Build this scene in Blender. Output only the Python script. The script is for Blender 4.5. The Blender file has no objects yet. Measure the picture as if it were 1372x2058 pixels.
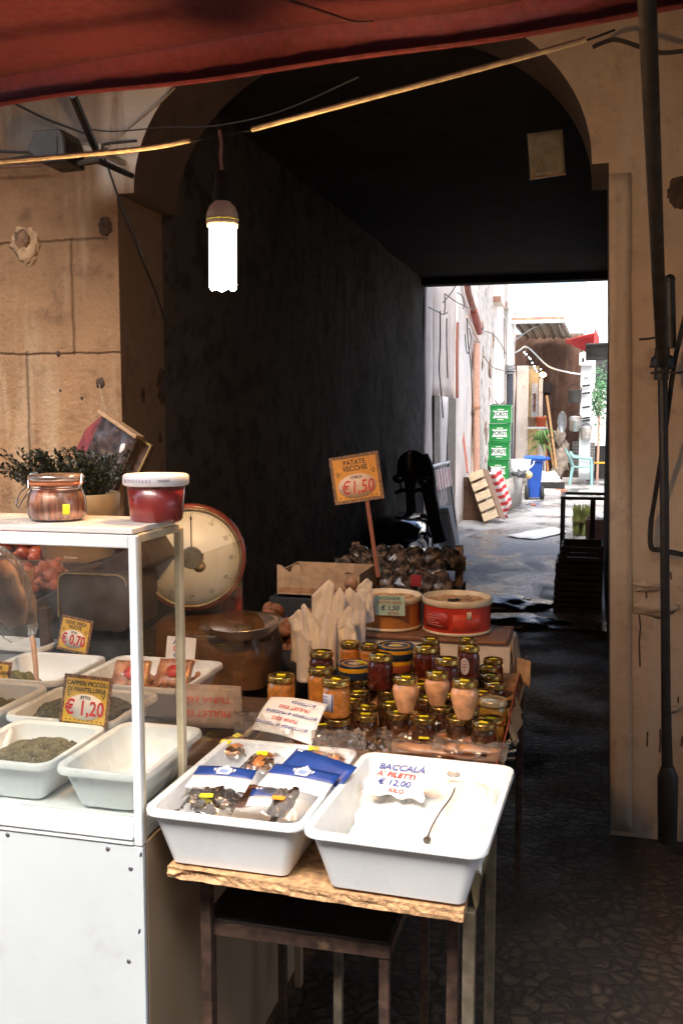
import bpy, bmesh, math, random
from math import sin, cos, pi, radians as R
from mathutils import Vector, Matrix, noise as mnoise
random.seed(7)
S = bpy.context.scene
C = S.collection

# ------------------------------------------------------------------ camera model (used to place real things at real distances)
F, CAMH, PITCH, YAW = 1950.0, 1.6, R(5.54), R(14.5)
def ray(px, py):
    x = (px - 686) / F; y = -(py - 1029) / F
    fz = cos(PITCH) + y * sin(PITCH); up = -sin(PITCH) + y * cos(PITCH)
    return Vector((x * cos(YAW) - fz * sin(YAW), x * sin(YAW) + fz * cos(YAW), up))
O = Vector((0, 0, CAMH))
def GZ(px, py, h): r = ray(px, py); return O + r * ((h - CAMH) / r.z)
def FY(px, py, Y): r = ray(px, py); return O + r * (Y / r.y)
def FX(px, py, X): r = ray(px, py); return O + r * (X / r.x)

# ------------------------------------------------------------------ materials
def _mix(nt, fac, a, b):
    n = nt.nodes.new('ShaderNodeMix'); n.data_type = 'RGBA'
    def put(sock, v):
        if isinstance(v, (tuple, list)): sock.default_value = tuple(v[:3]) + (1,)
        else: nt.links.new(v, sock)
    if isinstance(fac, (int, float)): n.inputs[0].default_value = fac
    else: nt.links.new(fac, n.inputs[0])
    put(n.inputs[6], a); put(n.inputs[7], b)
    return n.outputs[2]
def _noise(nt, vec, scale, detail=4, rough=.55, dist=0):
    n = nt.nodes.new('ShaderNodeTexNoise'); n.inputs['Scale'].default_value = scale
    n.inputs['Detail'].default_value = detail; n.inputs['Roughness'].default_value = rough; n.inputs['Distortion'].default_value = dist
    nt.links.new(vec, n.inputs['Vector']); return n.outputs['Fac']
def _ramp(nt, fac, a, b, ca=0., cb=1.):
    n = nt.nodes.new('ShaderNodeMapRange'); n.interpolation_type = 'SMOOTHSTEP'
    nt.links.new(fac, n.inputs[0]); n.inputs[1].default_value = a; n.inputs[2].default_value = b
    n.inputs[3].default_value = ca; n.inputs[4].default_value = cb; return n.outputs[0]
def _math(nt, op, a, b=None, c=None):
    n = nt.nodes.new('ShaderNodeMath'); n.operation = op
    for i, v in enumerate((a, b, c)):
        if v is None: continue
        if isinstance(v, (int, float)): n.inputs[i].default_value = v
        else: nt.links.new(v, n.inputs[i])
    return n.outputs[0]
def new_mat(name):
    m = bpy.data.materials.new(name); m.use_nodes = True; nt = m.node_tree
    bs = nt.nodes['Principled BSDF']; tc = nt.nodes.new('ShaderNodeTexCoord')
    return m, nt, bs, tc.outputs['Object']
MATS = {}
def M(name, col, rough=.5, metal=0., var=.18, scale=25., bump=0., bscale=None, coat=0., dirt=None, dirt_at=(.55, .75), dscale=8., aniso=None, sub=0.):
    if name in MATS: return MATS[name]
    m, nt, bs, oc = new_mat(name)
    vec = oc
    if aniso:
        mp = nt.nodes.new('ShaderNodeMapping'); mp.inputs['Scale'].default_value = aniso
        nt.links.new(oc, mp.inputs[0]); vec = mp.outputs[0]
    nf = _noise(nt, vec, scale)
    lo = [max(0, c * (1 - var)) for c in col]; hi = [min(1, c * (1 + var)) for c in col]
    c = _mix(nt, _ramp(nt, nf, .3, .7), lo, hi)
    if dirt:
        c = _mix(nt, _ramp(nt, _noise(nt, vec, dscale, 6, .65), *dirt_at), c, dirt)
    nt.links.new(c, bs.inputs['Base Color'])
    rr = _ramp(nt, _noise(nt, oc, scale * .7 + 1.3), .3, .7, max(.03, rough - .09), min(1, rough + .09))
    nt.links.new(rr, bs.inputs['Roughness'])
    bs.inputs['Metallic'].default_value = metal
    bs.inputs['Coat Weight'].default_value = coat; bs.inputs['Coat Roughness'].default_value = .06
    if sub: bs.inputs['Subsurface Weight'].default_value = sub; bs.inputs['Subsurface Radius'].default_value = (.02, .015, .01)
    if bump:
        b = nt.nodes.new('ShaderNodeBump'); b.inputs['Strength'].default_value = bump; b.inputs['Distance'].default_value = .01
        nt.links.new(_noise(nt, vec, bscale or scale * 2, 6, .6), b.inputs['Height']); nt.links.new(b.outputs[0], bs.inputs['Normal'])
    MATS[name] = m; return m
def thin(name, tint, gloss=.2, haze=.1, rough=.08, bump=0., bscale=40, hazecol=(.8, .8, .8), streak=0., fres=1.):
    """thin glass or plastic film: mostly see-through, partly glossy, a little milky"""
    if name in MATS: return MATS[name]
    m, nt, bs, oc = new_mat(name); out = nt.nodes['Material Output']; nt.nodes.remove(bs)
    tr = nt.nodes.new('ShaderNodeBsdfTransparent'); tr.inputs[0].default_value = (*tint, 1)
    gl = nt.nodes.new('ShaderNodeBsdfGlossy'); gl.inputs['Roughness'].default_value = rough
    df = nt.nodes.new('ShaderNodeBsdfDiffuse'); df.inputs[0].default_value = (*hazecol, 1)
    lw = nt.nodes.new('ShaderNodeFresnel'); lw.inputs[0].default_value = 1.45
    m1 = nt.nodes.new('ShaderNodeMixShader'); m2 = nt.nodes.new('ShaderNodeMixShader')
    hz = _ramp(nt, _noise(nt, oc, 14, 6, .65), .3, .8, haze * .3, haze * (1.7 + streak))
    nt.links.new(hz, m1.inputs[0]); nt.links.new(tr.outputs[0], m1.inputs[1]); nt.links.new(df.outputs[0], m1.inputs[2])
    g = _math(nt, 'ADD', _math(nt, 'MULTIPLY', lw.outputs[0], fres), gloss); g = _math(nt, 'MINIMUM', g, .9)
    nt.links.new(g, m2.inputs[0]); nt.links.new(m1.outputs[0], m2.inputs[1]); nt.links.new(gl.outputs[0], m2.inputs[2])
    if bump:
        b = nt.nodes.new('ShaderNodeBump'); b.inputs['Strength'].default_value = bump; b.inputs['Distance'].default_value = .01
        nt.links.new(_noise(nt, oc, bscale, 3), b.inputs['Height'])
        for s in (gl, df): nt.links.new(b.outputs[0], s.inputs['Normal'])
        nt.links.new(b.outputs[0], lw.inputs['Normal'])
    nt.links.new(m2.outputs[0], out.inputs[0]); MATS[name] = m; return m
def emit(name, col, st):
    if name in MATS: return MATS[name]
    m, nt, bs, oc = new_mat(name)
    bs.inputs['Base Color'].default_value = (.8, .8, .8, 1)
    bs.inputs['Emission Color'].default_value = (*col, 1); bs.inputs['Emission Strength'].default_value = st
    MATS[name] = m; return m

# ------------------------------------------------------------------ mesh builder
class MB:
    def __init__(s): s.v = []; s.f = []; s.sm = []
    def add(s, vs, fs, smooth=False, mtx=None):
        o = len(s.v)
        for p in vs:
            p = Vector(p); s.v.append(mtx @ p if mtx else p)
        for f in fs: s.f.append([i + o for i in f]); s.sm.append(smooth)
        return s
    def box(s, c, d, rot=None, mtx=None):
        x, y, z = d[0] / 2, d[1] / 2, d[2] / 2
        vs = [Vector((a * x, b * y, e * z)) for e in (-1, 1) for b in (-1, 1) for a in (-1, 1)]
        if rot is not None: vs = [rot @ v for v in vs]
        vs = [v + Vector(c) for v in vs]
        return s.add(vs, [(0, 2, 3, 1), (4, 5, 7, 6), (0, 1, 5, 4), (2, 6, 7, 3), (0, 4, 6, 2), (1, 3, 7, 5)], False, mtx)
    def bb(s, a, b):
        return s.box([(a[i] + b[i]) / 2 for i in range(3)], [abs(b[i] - a[i]) for i in range(3)])
    def loft(s, loops, cap0=True, cap1=True, smooth=True, closed=True):
        n = len(loops[0]); vs = [p for l in loops for p in l]; fs = []
        for i in range(len(loops) - 1):
            for j in range(n if closed else n - 1):
                k = (j + 1) % n
                fs.append((i * n + j, i * n + k, (i + 1) * n + k, (i + 1) * n + j))
        s.add(vs, fs, smooth)
        if cap0: s.add(loops[0], [tuple(reversed(range(n)))])
        if cap1: s.add(loops[-1], [tuple(range(n))])
        return s
    def lathe(s, prof, c=(0, 0, 0), n=28, mtx=None, sx=1., sy=1.):
        loops = []
        for r, z in prof:
            l = [Vector((c[0] + r * sx * cos(2 * pi * k / n), c[1] + r * sy * sin(2 * pi * k / n), c[2] + z)) for k in range(n)]
            loops.append([mtx @ p for p in l] if mtx else l)
        return s.loft(loops, False, False)
    def tube(s, pts, r, n=8, caps=True):
        pts = [Vector(p) for p in pts]; m = len(pts)
        rs = list(r) if isinstance(r, (list, tuple)) else [r] * m
        if len(rs) != m:
            rs = [rs[min(int(i * len(rs) / m), len(rs) - 1)] for i in range(m)]
        loops = []; ref = None
        for i, p in enumerate(pts):
            t = (pts[min(i + 1, m - 1)] - pts[max(i - 1, 0)]).normalized()
            if ref is None: ref = Vector((0, 0, 1)) if abs(t.z) < .9 else Vector((1, 0, 0))
            u = (ref - t * ref.dot(t)).normalized(); w = t.cross(u); ref = u
            loops.append([p + (u * cos(2 * pi * k / n) + w * sin(2 * pi * k / n)) * rs[i] for k in range(n)])
        return s.loft(loops, caps, caps)
    def grid(s, fn, nu, nv, smooth=True):
        vs = [fn(i / nu, j / nv) for j in range(nv + 1) for i in range(nu + 1)]
        w = nu + 1
        return s.add(vs, [(j * w + i, j * w + i + 1, (j + 1) * w + i + 1, (j + 1) * w + i) for j in range(nv) for i in range(nu)], smooth)
    def slab(s, fn, nu, nv, th):
        """a sheet with thickness: fn gives the top, the bottom lies th below along z or the given vector"""
        d = Vector((0, 0, -th)) if isinstance(th, (int, float)) else Vector(th)
        top = [Vector(fn(i / nu, j / nv)) for j in range(nv + 1) for i in range(nu + 1)]; w = nu + 1; N = len(top)
        vs = top + [p + d for p in top]; fs = []
        for j in range(nv):
            for i in range(nu):
                a = j * w + i; fs.append((a, a + 1, a + w + 1, a + w)); fs.append((N + a, N + a + w, N + a + w + 1, N + a + 1))
        edge = [i for i in range(nu)] + [j * w + nu for j in range(nv)] + [nv * w + i for i in range(nu, 0, -1)] + [j * w for j in range(nv, 0, -1)]
        for k in range(len(edge)):
            a, b = edge[k], edge[(k + 1) % len(edge)]; fs.append((b, a, N + a, N + b))
        return s.add(vs, fs, True)
    def ball(s, c, r, nz=0., seed=0, nu=12, nv=8, rot=None, freq=2.5):
        r = r if isinstance(r, (tuple, list)) else (r, r, r); loops = []
        for j in range(nv + 1):
            a = pi * j / nv; l = []
            for i in range(nu):
                b = 2 * pi * i / nu; d = Vector((sin(a) * cos(b), sin(a) * sin(b), -cos(a)))
                k = 1 + nz * mnoise.noise(d * freq + Vector((seed * 3.1, seed * 1.7, 0))) if nz else 1
                p = Vector((d.x * r[0] * k, d.y * r[1] * k, d.z * r[2] * k))
                if rot is not None: p = rot @ p
                l.append(p + Vector(c))
            loops.append(l)
        return s.loft(loops, False, False)
    def poly(s, pts, d):
        n = len(pts); d = Vector(d); pts = [Vector(p) for p in pts]
        return s.add(pts + [p + d for p in pts], [tuple(range(n)), tuple(range(2 * n - 1, n - 1, -1))] + [(j, j + n, (j + 1) % n + n, (j + 1) % n) for j in range(n)])
    def jitter(s, a, freq=8., seed=0.):
        for i, p in enumerate(s.v):
            q = p * freq + Vector((seed, seed, seed)); s.v[i] = p + mnoise.noise_vector(q) * a
        return s

def obj(name, mb, m, parent=None, bevel=0., loc=None, rot=None, sub=0, solid=0.):
    me = bpy.data.meshes.new(name); me.from_pydata([tuple(p) for p in mb.v], [], mb.f); me.update()
    bm = bmesh.new(); bm.from_mesh(me)
    bmesh.ops.remove_doubles(bm, verts=bm.verts, dist=1e-5)
    bmesh.ops.recalc_face_normals(bm, faces=bm.faces); bm.to_mesh(me); bm.free()
    if mb.sm and all(mb.sm): me.polygons.foreach_set('use_smooth', [True] * len(me.polygons))
    elif any(mb.sm):
        me.polygons.foreach_set('use_smooth', [True] * len(me.polygons)); me.set_sharp_from_angle(angle=R(38))
    me.materials.append(m)
    o = bpy.data.objects.new(name, me); C.objects.link(o)
    if parent: o.parent = parent
    if loc is not None: o.location = loc
    if rot is not None: o.rotation_euler = rot
    if bevel:
        b = o.modifiers.new('bevel', 'BEVEL'); b.width = bevel; b.segments = 2; b.limit_method = 'ANGLE'; b.angle_limit = R(40); b.harden_normals = False
    if solid:
        b = o.modifiers.new('solid', 'SOLIDIFY'); b.thickness = solid; b.offset = 0
    if sub:
        b = o.modifiers.new('sub', 'SUBSURF'); b.levels = b.render_levels = sub
    return o
def tag(o, label, cat, group=None, kind=None):
    if kind: o['kind'] = kind
    if label: o['label'] = label
    if cat: o['category'] = cat
    if group: o['group'] = group
    return o
def thing(name, label, cat, loc=(0, 0, 0), rotz=0., group=None, mtx=None):
    o = bpy.data.objects.new(name, None); C.objects.link(o); o.empty_display_size = .05
    if mtx is not None: o.matrix_world = mtx
    else: o.location = loc; o.rotation_euler = (0, 0, rotz)
    return tag(o, label, cat, group)
def dup(root, loc, rotz, label=None, name=None):
    r = root.copy(); C.objects.link(r); r.location = loc; r.rotation_euler = (0, 0, rotz)
    if label: r['label'] = label
    for ch in list(root.children):
        c = ch.copy(); C.objects.link(c); c.parent = r
        for g in ch.children:
            d = g.copy(); C.objects.link(d); d.parent = c
    return r
def frame(origin, xdir, ydir):
    x = Vector(xdir).normalized(); z = x.cross(Vector(ydir)).normalized(); y = z.cross(x)
    m = Matrix((x, y, z)).transposed().to_4x4(); m.translation = Vector(origin); return m
def frame_y(origin, xdir, ydir):
    y = Vector(ydir).normalized(); z = Vector(xdir).cross(y).normalized(); x = y.cross(z)
    m = Matrix((x, y, z)).transposed().to_4x4(); m.translation = Vector(origin); return m
def upright(loc, yaw=0., tilt=0., roll=0.):
    """local XY plane stands vertical and faces -Y"""
    return Matrix.Translation(Vector(loc)) @ Matrix.Rotation(R(yaw), 4, 'Z') @ Matrix.Rotation(R(90 - tilt), 4, 'X') @ Matrix.Rotation(R(roll), 4, 'Z')
def text(body, size, m, parent, x, y, z=.0015, align='CENTER', rot=0., sx=1., bold=0., name='lettering', shear=0., th=.0004):
    cu = bpy.data.curves.new('lettering', 'FONT'); cu.body = body; cu.size = size; cu.align_x = align; cu.align_y = 'CENTER'
    cu.extrude = th; cu.offset = bold * size; cu.shear = shear; cu.resolution_u = 3; cu.space_line = .82
    t = bpy.data.objects.new('lettering', cu); C.objects.link(t)
    dg = bpy.context.evaluated_depsgraph_get(); me = bpy.data.meshes.new_from_object(t.evaluated_get(dg))
    bpy.data.objects.remove(t); bpy.data.curves.remove(cu)
    me.materials.clear(); me.materials.append(m)
    o = bpy.data.objects.new(name, me); C.objects.link(o); o.parent = parent
    o.location = (x, y, z); o.rotation_euler = (0, 0, R(rot)); o.scale = (sx, 1, 1)
    return o

# palette
white_pl = M('white_plastic', (.73, .77, .79), .32, var=.03, scale=9, bump=.03, bscale=60, dirt=(.62, .58, .5), dirt_at=(.62, .9), dscale=6)
white_paint = M('white_paint', (.7, .735, .745), .38, var=.03, scale=5, bump=.04, bscale=90, dirt=(.5, .42, .32), dirt_at=(.68, .86), dscale=9)
panel_white = M('panel_white', (.49, .535, .56), .42, var=.05, scale=3, bump=.05, bscale=50, dirt=(.36, .37, .36), dirt_at=(.55, .85), dscale=4)
panel_beige = M('panel_beige', (.3, .215, .135), .5, var=.1, scale=4, dirt=(.2, .14, .09), dirt_at=(.55, .85), dscale=3)
old_frame = M('yellowed_frame', (.56, .48, .33), .4, var=.15, scale=16, dirt=(.26, .19, .11), dirt_at=(.55, .8), dscale=14)
glass = thin('pane_glass', (.96, .97, .95), .004, .012, .03, streak=1., fres=.35)
film = thin('clear_film', (.96, .96, .95), .05, .09, .14, bump=.45, bscale=26, hazecol=(.85, .85, .85), fres=.8)
jarglass = thin('jar_glass', (.95, .95, .93), .06, .02, .04)
wood = M('pale_wood', (.5, .3, .15), .6, var=.25, scale=14, bump=.2, aniso=(1, 8, 8), dirt=(.22, .12, .06), dirt_at=(.55, .8))
chip = M('chipboard_edge', (.42, .22, .1), .75, var=.5, scale=90, bump=.8, bscale=130, dirt=(.16, .07, .03), dirt_at=(.52, .7), dscale=40)
dark_wood = M('dark_wood', (.075, .042, .025), .6, var=.35, scale=12, bump=.3, aniso=(1, 6, 6))
mid_wood = M('brown_wood', (.2, .1, .055), .6, var=.3, scale=12, bump=.3, aniso=(1, 6, 6))
crate_wood = M('crate_wood', (.62, .5, .34), .65, var=.2, scale=12, bump=.3, aniso=(1, 8, 8))
carton = M('cardboard', (.42, .26, .14), .75, var=.12, scale=10, bump=.1, dirt=(.25, .14, .07), dirt_at=(.6, .85))
carton_red = M('red_carton', (.24, .05, .03), .6, var=.3, scale=14, bump=.1)
rust = M('rusty_steel', (.055, .03, .02), .7, .2, var=.5, scale=30, bump=.3, dirt=(.17, .105, .06), dirt_at=(.55, .75), dscale=22)
galv = M('grey_steel', (.12, .1, .07), .6, .3, var=.35, scale=24, bump=.15, dirt=(.08, .05, .03), dirt_at=(.5, .75), dscale=20)
black_metal = M('black_metal', (.016, .015, .015), .5, .2, var=.4, scale=20, bump=.1)
black_gloss = M('black_gloss', (.012, .012, .013), .14, 0, var=.3, coat=.7)
black_cloth = M('black_plastic', (.01, .009, .009), .75, var=.4, scale=12, bump=.2)
rubber = M('rubber', (.02, .02, .02), .8, var=.3)
cable_m = M('dark_cable', (.03, .024, .02), .55)
steel = M('bowl_steel', (.92, .85, .78), .3, .93, var=.12, scale=8, bump=.03)
chrome = M('chrome', (.7, .7, .68), .15, 1.)
gold = M('gold_lid', (.68, .47, .14), .2, .95, var=.18, scale=30, bump=.03)
gold_dark = M('dark_gold_lid', (.42, .28, .09), .22, .92, var=.3, scale=30)
yellow = M('yellow_sticker', (.85, .78, .02), .5, var=.05)
orange = M('orange_sticker', (.85, .25, .02), .5, var=.05)
paper = M('white_paper', (.78, .78, .76), .7, var=.03, scale=6, bump=.05, bscale=14)
bagpaper = M('paper_bag', (.8, .76, .72), .75, var=.08, scale=8, bump=.25, bscale=22)
ink_blue = M('blue_ink', (.02, .06, .3), .6, var=.2); ink_red = M('red_ink', (.6, .02, .015), .6, var=.12); ink_black = M('black_ink', (.02, .02, .02), .6)
ink_teal = M('dark_teal_ink', (.02, .07, .09), .6)
sign_board = M('speckled_board', (.22, .11, .05), .6, var=.8, scale=220)
sign_yellow = M('sign_yellow', (.78, .47, .05), .55, var=.06, scale=40)
sign_orange = M('sign_orange', (.72, .3, .04), .55, var=.1, scale=40)
oval_w = M('oval_white', (.8, .76, .7), .55, var=.02); oval_p = M('oval_peach', (.75, .5, .32), .55, var=.05)
# ------------------------------------------------------------------ world, sun, camera
SUN_EL, SUN_AZ = R(56), R(-8)       # azimuth: sun stands behind the camera, a little to its left
w = bpy.data.worlds.new('World'); S.world = w; w.use_nodes = True
nt = w.node_tree; bg = nt.nodes['Background']; sky = nt.nodes.new('ShaderNodeTexSky')
sky.sky_type = 'NISHITA'; sky.sun_disc = False; sky.sun_elevation = SUN_EL; sky.dust_density = 5.5; sky.air_density = .9; sky.ozone_density = 1.
sd = Vector((sin(SUN_AZ) * cos(SUN_EL), -cos(SUN_AZ) * cos(SUN_EL), sin(SUN_EL)))   # towards the sun
sky.sun_rotation = math.atan2(sd.x, sd.y)
nt.links.new(sky.outputs[0], bg.inputs[0]); bg.inputs[1].default_value = .15
sl = bpy.data.lights.new('sun', 'SUN'); sl.energy = 1.5; sl.angle = R(44); sl.color = (1, .97, .93)
so = bpy.data.objects.new('sun', sl); C.objects.link(so); so.rotation_euler = (-sd).to_track_quat('-Z', 'Y').to_euler(); so.location = (0, -6, 8)
cam = bpy.data.cameras.new('camera'); co = bpy.data.objects.new('camera', cam); C.objects.link(co)
cam.sensor_fit = 'VERTICAL'; cam.sensor_height = 36; cam.lens = F / 2058 * 36; cam.clip_end = 500; cam.clip_start = .05
co.location = O; co.rotation_euler = (R(90) - PITCH, 0, YAW); S.camera = co
S.view_settings.view_transform = 'Standard'; S.view_settings.look = 'None'; S.view_settings.gamma = 1; S.view_settings.use_curve_mapping = False
S.view_settings.exposure = 2.1
S.cycles.use_denoising = True
S.cycles.max_bounces = 8; S.cycles.transparent_max_bounces = 24; S.cycles.sample_clamp_indirect = 6.

# ------------------------------------------------------------------ setting: ground
m, nt, bs, oc = new_mat('cobbles'); MATS['cobbles'] = m
vo = nt.nodes.new('ShaderNodeTexVoronoi'); vo.feature = 'DISTANCE_TO_EDGE'; vo.inputs['Scale'].default_value = 21
ncol = nt.nodes.new('ShaderNodeTexNoise'); ncol.inputs['Scale'].default_value = 14; nt.links.new(oc, ncol.inputs['Vector'])
wv_ = nt.nodes.new('ShaderNodeVectorMath'); wv_.operation = 'MULTIPLY_ADD'; wv_.inputs[1].default_value = (.05, .05, .05); nt.links.new(ncol.outputs['Color'], wv_.inputs[0]); nt.links.new(oc, wv_.inputs[2]); oc2 = wv_.outputs[0]
nt.links.new(oc2, vo.inputs['Vector'])
vc = nt.nodes.new('ShaderNodeTexVoronoi'); vc.inputs['Scale'].default_value = 21; nt.links.new(oc2, vc.inputs['Vector'])
gap = _math(nt, 'MULTIPLY', _ramp(nt, vo.outputs['Distance'], .0, .3), _ramp(nt, _noise(nt, oc, 34, 5, .7), .25, .55))
cc = _mix(nt, vc.outputs['Color'], (.034, .023, .016), (.095, .066, .044))
c = _mix(nt, gap, (.02, .014, .01), cc); c = _mix(nt, _ramp(nt, _noise(nt, oc, 2.2), .5, .75), c, (.028, .02, .015))
nt.links.new(c, bs.inputs['Base Color']); nt.links.new(_ramp(nt, _noise(nt, oc, 3), .35, .65, .6, .95), bs.inputs['Roughness'])
b = nt.nodes.new('ShaderNodeBump'); b.inputs['Strength'].default_value = .45; b.inputs['Distance'].default_value = .014
nt.links.new(_math(nt, 'ADD', gap, _math(nt, 'MULTIPLY', _noise(nt, oc, 60), .9)), b.inputs['Height']); nt.links.new(b.outputs[0], bs.inputs['Normal'])
tag(obj('street', MB().add([(-60, -60, 0), (60, -60, 0), (60, 90, 0), (-60, 90, 0)], [(0, 1, 2, 3)]), m), 'dark worn cobbled street under the stall', 'street', kind='structure')
m, nt, bs, oc = new_mat('alley_paving'); MATS['alley_paving'] = m
mp = nt.nodes.new('ShaderNodeMapping'); mp.inputs['Scale'].default_value = (1, .5, 1); nt.links.new(oc, mp.inputs[0])
n1 = _noise(nt, mp.outputs[0], 1.6, 6, .6, .6); n2 = _noise(nt, oc, 9, 5, .6)
c = _mix(nt, _ramp(nt, n1, .35, .65), (.13, .128, .125), (.34, .335, .33)); c = _mix(nt, _ramp(nt, n2, .55, .75), c, (.06, .058, .056))
nt.links.new(c, bs.inputs['Base Color']); nt.links.new(_ramp(nt, n1, .38, .62, .16, .7), bs.inputs['Roughness'])
b = nt.nodes.new('ShaderNodeBump'); b.inputs['Strength'].default_value = .9; b.inputs['Distance'].default_value = .05
nt.links.new(_math(nt, 'ADD', n1, _math(nt, 'MULTIPLY', n2, .45)), b.inputs['Height']); nt.links.new(b.outputs[0], bs.inputs['Normal'])
def alley_h(u, v):
    x = -2.1 + 6 * u; y = 7.4 + 22.6 * v
    return Vector((x, y, .012 + .010 * mnoise.noise(Vector((x * 1.6, y * 1.1, 0)))))
tag(obj('alley_floor', MB().grid(alley_h, 40, 160), m), 'wet grey paving of the alley beyond the passage', 'alley', kind='structure')

# ------------------------------------------------------------------ plaster material with worn stone joints
def plaster(name, col, dark, light=None, joints=None, paint=None, bump=.35, stain=(.5, .72), spec=.25):
    m, nt, bs, oc = new_mat(name)
    n1 = _noise(nt, oc, 1.7, 6, .62); n2 = _noise(nt, oc, 7, 6, .65); n3 = _noise(nt, oc, 48, 4, .6)
    mp = nt.nodes.new('ShaderNodeMapping'); mp.inputs['Scale'].default_value = (5, 5, .7); nt.links.new(oc, mp.inputs[0])
    ns = _noise(nt, mp.outputs[0], 1.4, 5, .6)
    c = _mix(nt, _ramp(nt, n1, .3, .7), [k * .82 for k in col], [min(1, k * 1.12) for k in col])
    c = _mix(nt, _math(nt, 'MULTIPLY', _ramp(nt, n2, *stain), .65), c, dark)
    if light: c = _mix(nt, _math(nt, 'MULTIPLY', _ramp(nt, ns, .5, .68), .6), c, light)
    c = _mix(nt, _math(nt, 'MULTIPLY', _ramp(nt, n3, .58, .74), .35), c, dark)
    sep = nt.nodes.new('ShaderNodeSeparateXYZ'); nt.links.new(oc, sep.inputs[0])
    h = _math(nt, 'ADD', _math(nt, 'MULTIPLY', n2, .7), _math(nt, 'MULTIPLY', n3, .3))
    if paint:
        for (x0, x1, z0, z1, pc) in paint:
            mx = _math(nt, 'MULTIPLY', _ramp(nt, sep.outputs[0], x0, x0 + .12), _ramp(nt, sep.outputs[0], x1, x1 + .08, 1, 0))
            mz = _math(nt, 'MULTIPLY', _ramp(nt, sep.outputs[2], z0, z0 + .2), _ramp(nt, sep.outputs[2], z1, z1 + .2, 1, 0))
            c = _mix(nt, _math(nt, 'MULTIPLY', _math(nt, 'MULTIPLY', mx, mz), _ramp(nt, ns, .25, .52)), c, pc)
    if joints:
        for ax, val, lo, hi in joints:
            oth = 0 if ax == 2 else 2
            d = _math(nt, 'ABSOLUTE', _math(nt, 'SUBTRACT', _math(nt, 'ADD', sep.outputs[ax], _math(nt, 'MULTIPLY', n2, .03)), val + .015))
            k = _ramp(nt, d, .0, .010, .55, 0)
            k = _math(nt, 'MULTIPLY', k, _math(nt, 'MULTIPLY', _ramp(nt, sep.outputs[oth], lo - .02, lo), _ramp(nt, sep.outputs[oth], hi, hi + .02, 1, 0)))
            k = _math(nt, 'MULTIPLY', k, _ramp(nt, n1, .2, .5, .45, 1))
            c = _mix(nt, k, c, [q * .35 for q in dark]); h = _math(nt, 'SUBTRACT', h, _math(nt, 'MULTIPLY', k, .6))
    nt.links.new(c, bs.inputs['Base Color']); bs.inputs['Roughness'].default_value = .85; bs.inputs['Specular IOR Level'].default_value = spec
    b = nt.nodes.new('ShaderNodeBump'); b.inputs['Strength'].default_value = bump; b.inputs['Distance'].default_value = .03
    nt.links.new(h, b.inputs['Height']); nt.links.new(b.outputs[0], bs.inputs['Normal'])
    MATS[name] = m; return m
jz1 = FY(100, 712, 3.75).z; jz2 = FY(60, 488, 3.75).z; jx = FY(147, 600, 3.75).x; jz3 = FY(30, 950, 3.75).z
fac_mat = plaster('facade_stone', (.235, .135, .07), (.09, .045, .025), (.32, .23, .145),
    bump=.7, joints=[(2, jz1, -8, -1.9), (2, jz2, -8, -1.98), (0, jx, jz1, jz2), (2, jz3, -8, -1.95), (0, FY(60, 850, 3.75).x, jz3, jz1)],
    paint=[(-2.05, -1.5, 2.45, 3.2, (.72, .69, .63)), (-2.75, -2.05, 2.62, 3.4, (.42, .37, .31))])
jamb_mat = plaster('reveal_shaded', (.085, .056, .037), (.035, .021, .014), None)  # shaded tone of the reveal stone, for the arch soffit
pier_mat = plaster('pier_stone', (.4, .305, .215), (.16, .1, .065), (.42, .37, .31), stain=(.52, .75))
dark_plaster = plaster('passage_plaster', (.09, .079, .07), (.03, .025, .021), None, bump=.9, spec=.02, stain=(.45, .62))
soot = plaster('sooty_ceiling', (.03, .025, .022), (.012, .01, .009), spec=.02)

# ------------------------------------------------------------------ arched building
bld = thing('arched_building', 'old plastered building with a dark arched passage through it', 'building', (0, 3.75, 0))
TOP = 4.0
SP = 2.52; XL, XR = -1.925, .03; AXL, AXR, AB = -1.85, -.03, .68
acx, aa = (AXL + AXR) / 2, (AXR - AXL) / 2
arc = [(acx + aa * cos(t), SP + AB * sin(t)) for t in [pi * k / 40 for k in range(41)]]    # right to left
hole = [(.10, 0), (XR, SP)] + arc + [(XL, SP), (XL, 0)]
TH = .43
def wall_front(y):
    mb = MB()
    mb.add([(-9, y, 0), (XL, y, 0), (XL, y, SP), (-9, y, SP)], [(0, 1, 2, 3)])
    mb.add([(-9, y, SP), (AXL, y, SP), (AXL, y, TOP), (-9, y, TOP)], [(0, 1, 2, 3)])
    for i in range(20, 40):
        (x0, z0), (x1, z1) = arc[i], arc[i + 1]
        mb.add([(x1, y, z1), (x0, y, z0), (x0, y, TOP), (x1, y, TOP)], [(0, 1, 2, 3)])
    return mb
mb = wall_front(0)
obj('wall', mb, fac_mat, bld)
mb = MB()
mb.add([(.10, 0, 0), (7, 0, 0), (7, 0, SP), (XR, 0, SP)], [(0, 1, 2, 3)])
mb.add([(AXR, 0, SP), (7, 0, SP), (7, 0, TOP), (AXR, 0, TOP)], [(0, 1, 2, 3)])
for i in range(20):
    (x0, z0), (x1, z1) = arc[i], arc[i + 1]
    mb.add([(x1, 0, z1), (x0, 0, z0), (x0, 0, TOP), (x1, 0, TOP)], [(0, 1, 2, 3)])
obj('pier', mb, pier_mat, bld)
mb = MB()
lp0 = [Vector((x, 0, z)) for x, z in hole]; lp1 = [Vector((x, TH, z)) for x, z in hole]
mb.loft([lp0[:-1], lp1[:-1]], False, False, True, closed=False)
obj('arch_reveal', mb, jamb_mat, bld)
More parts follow.
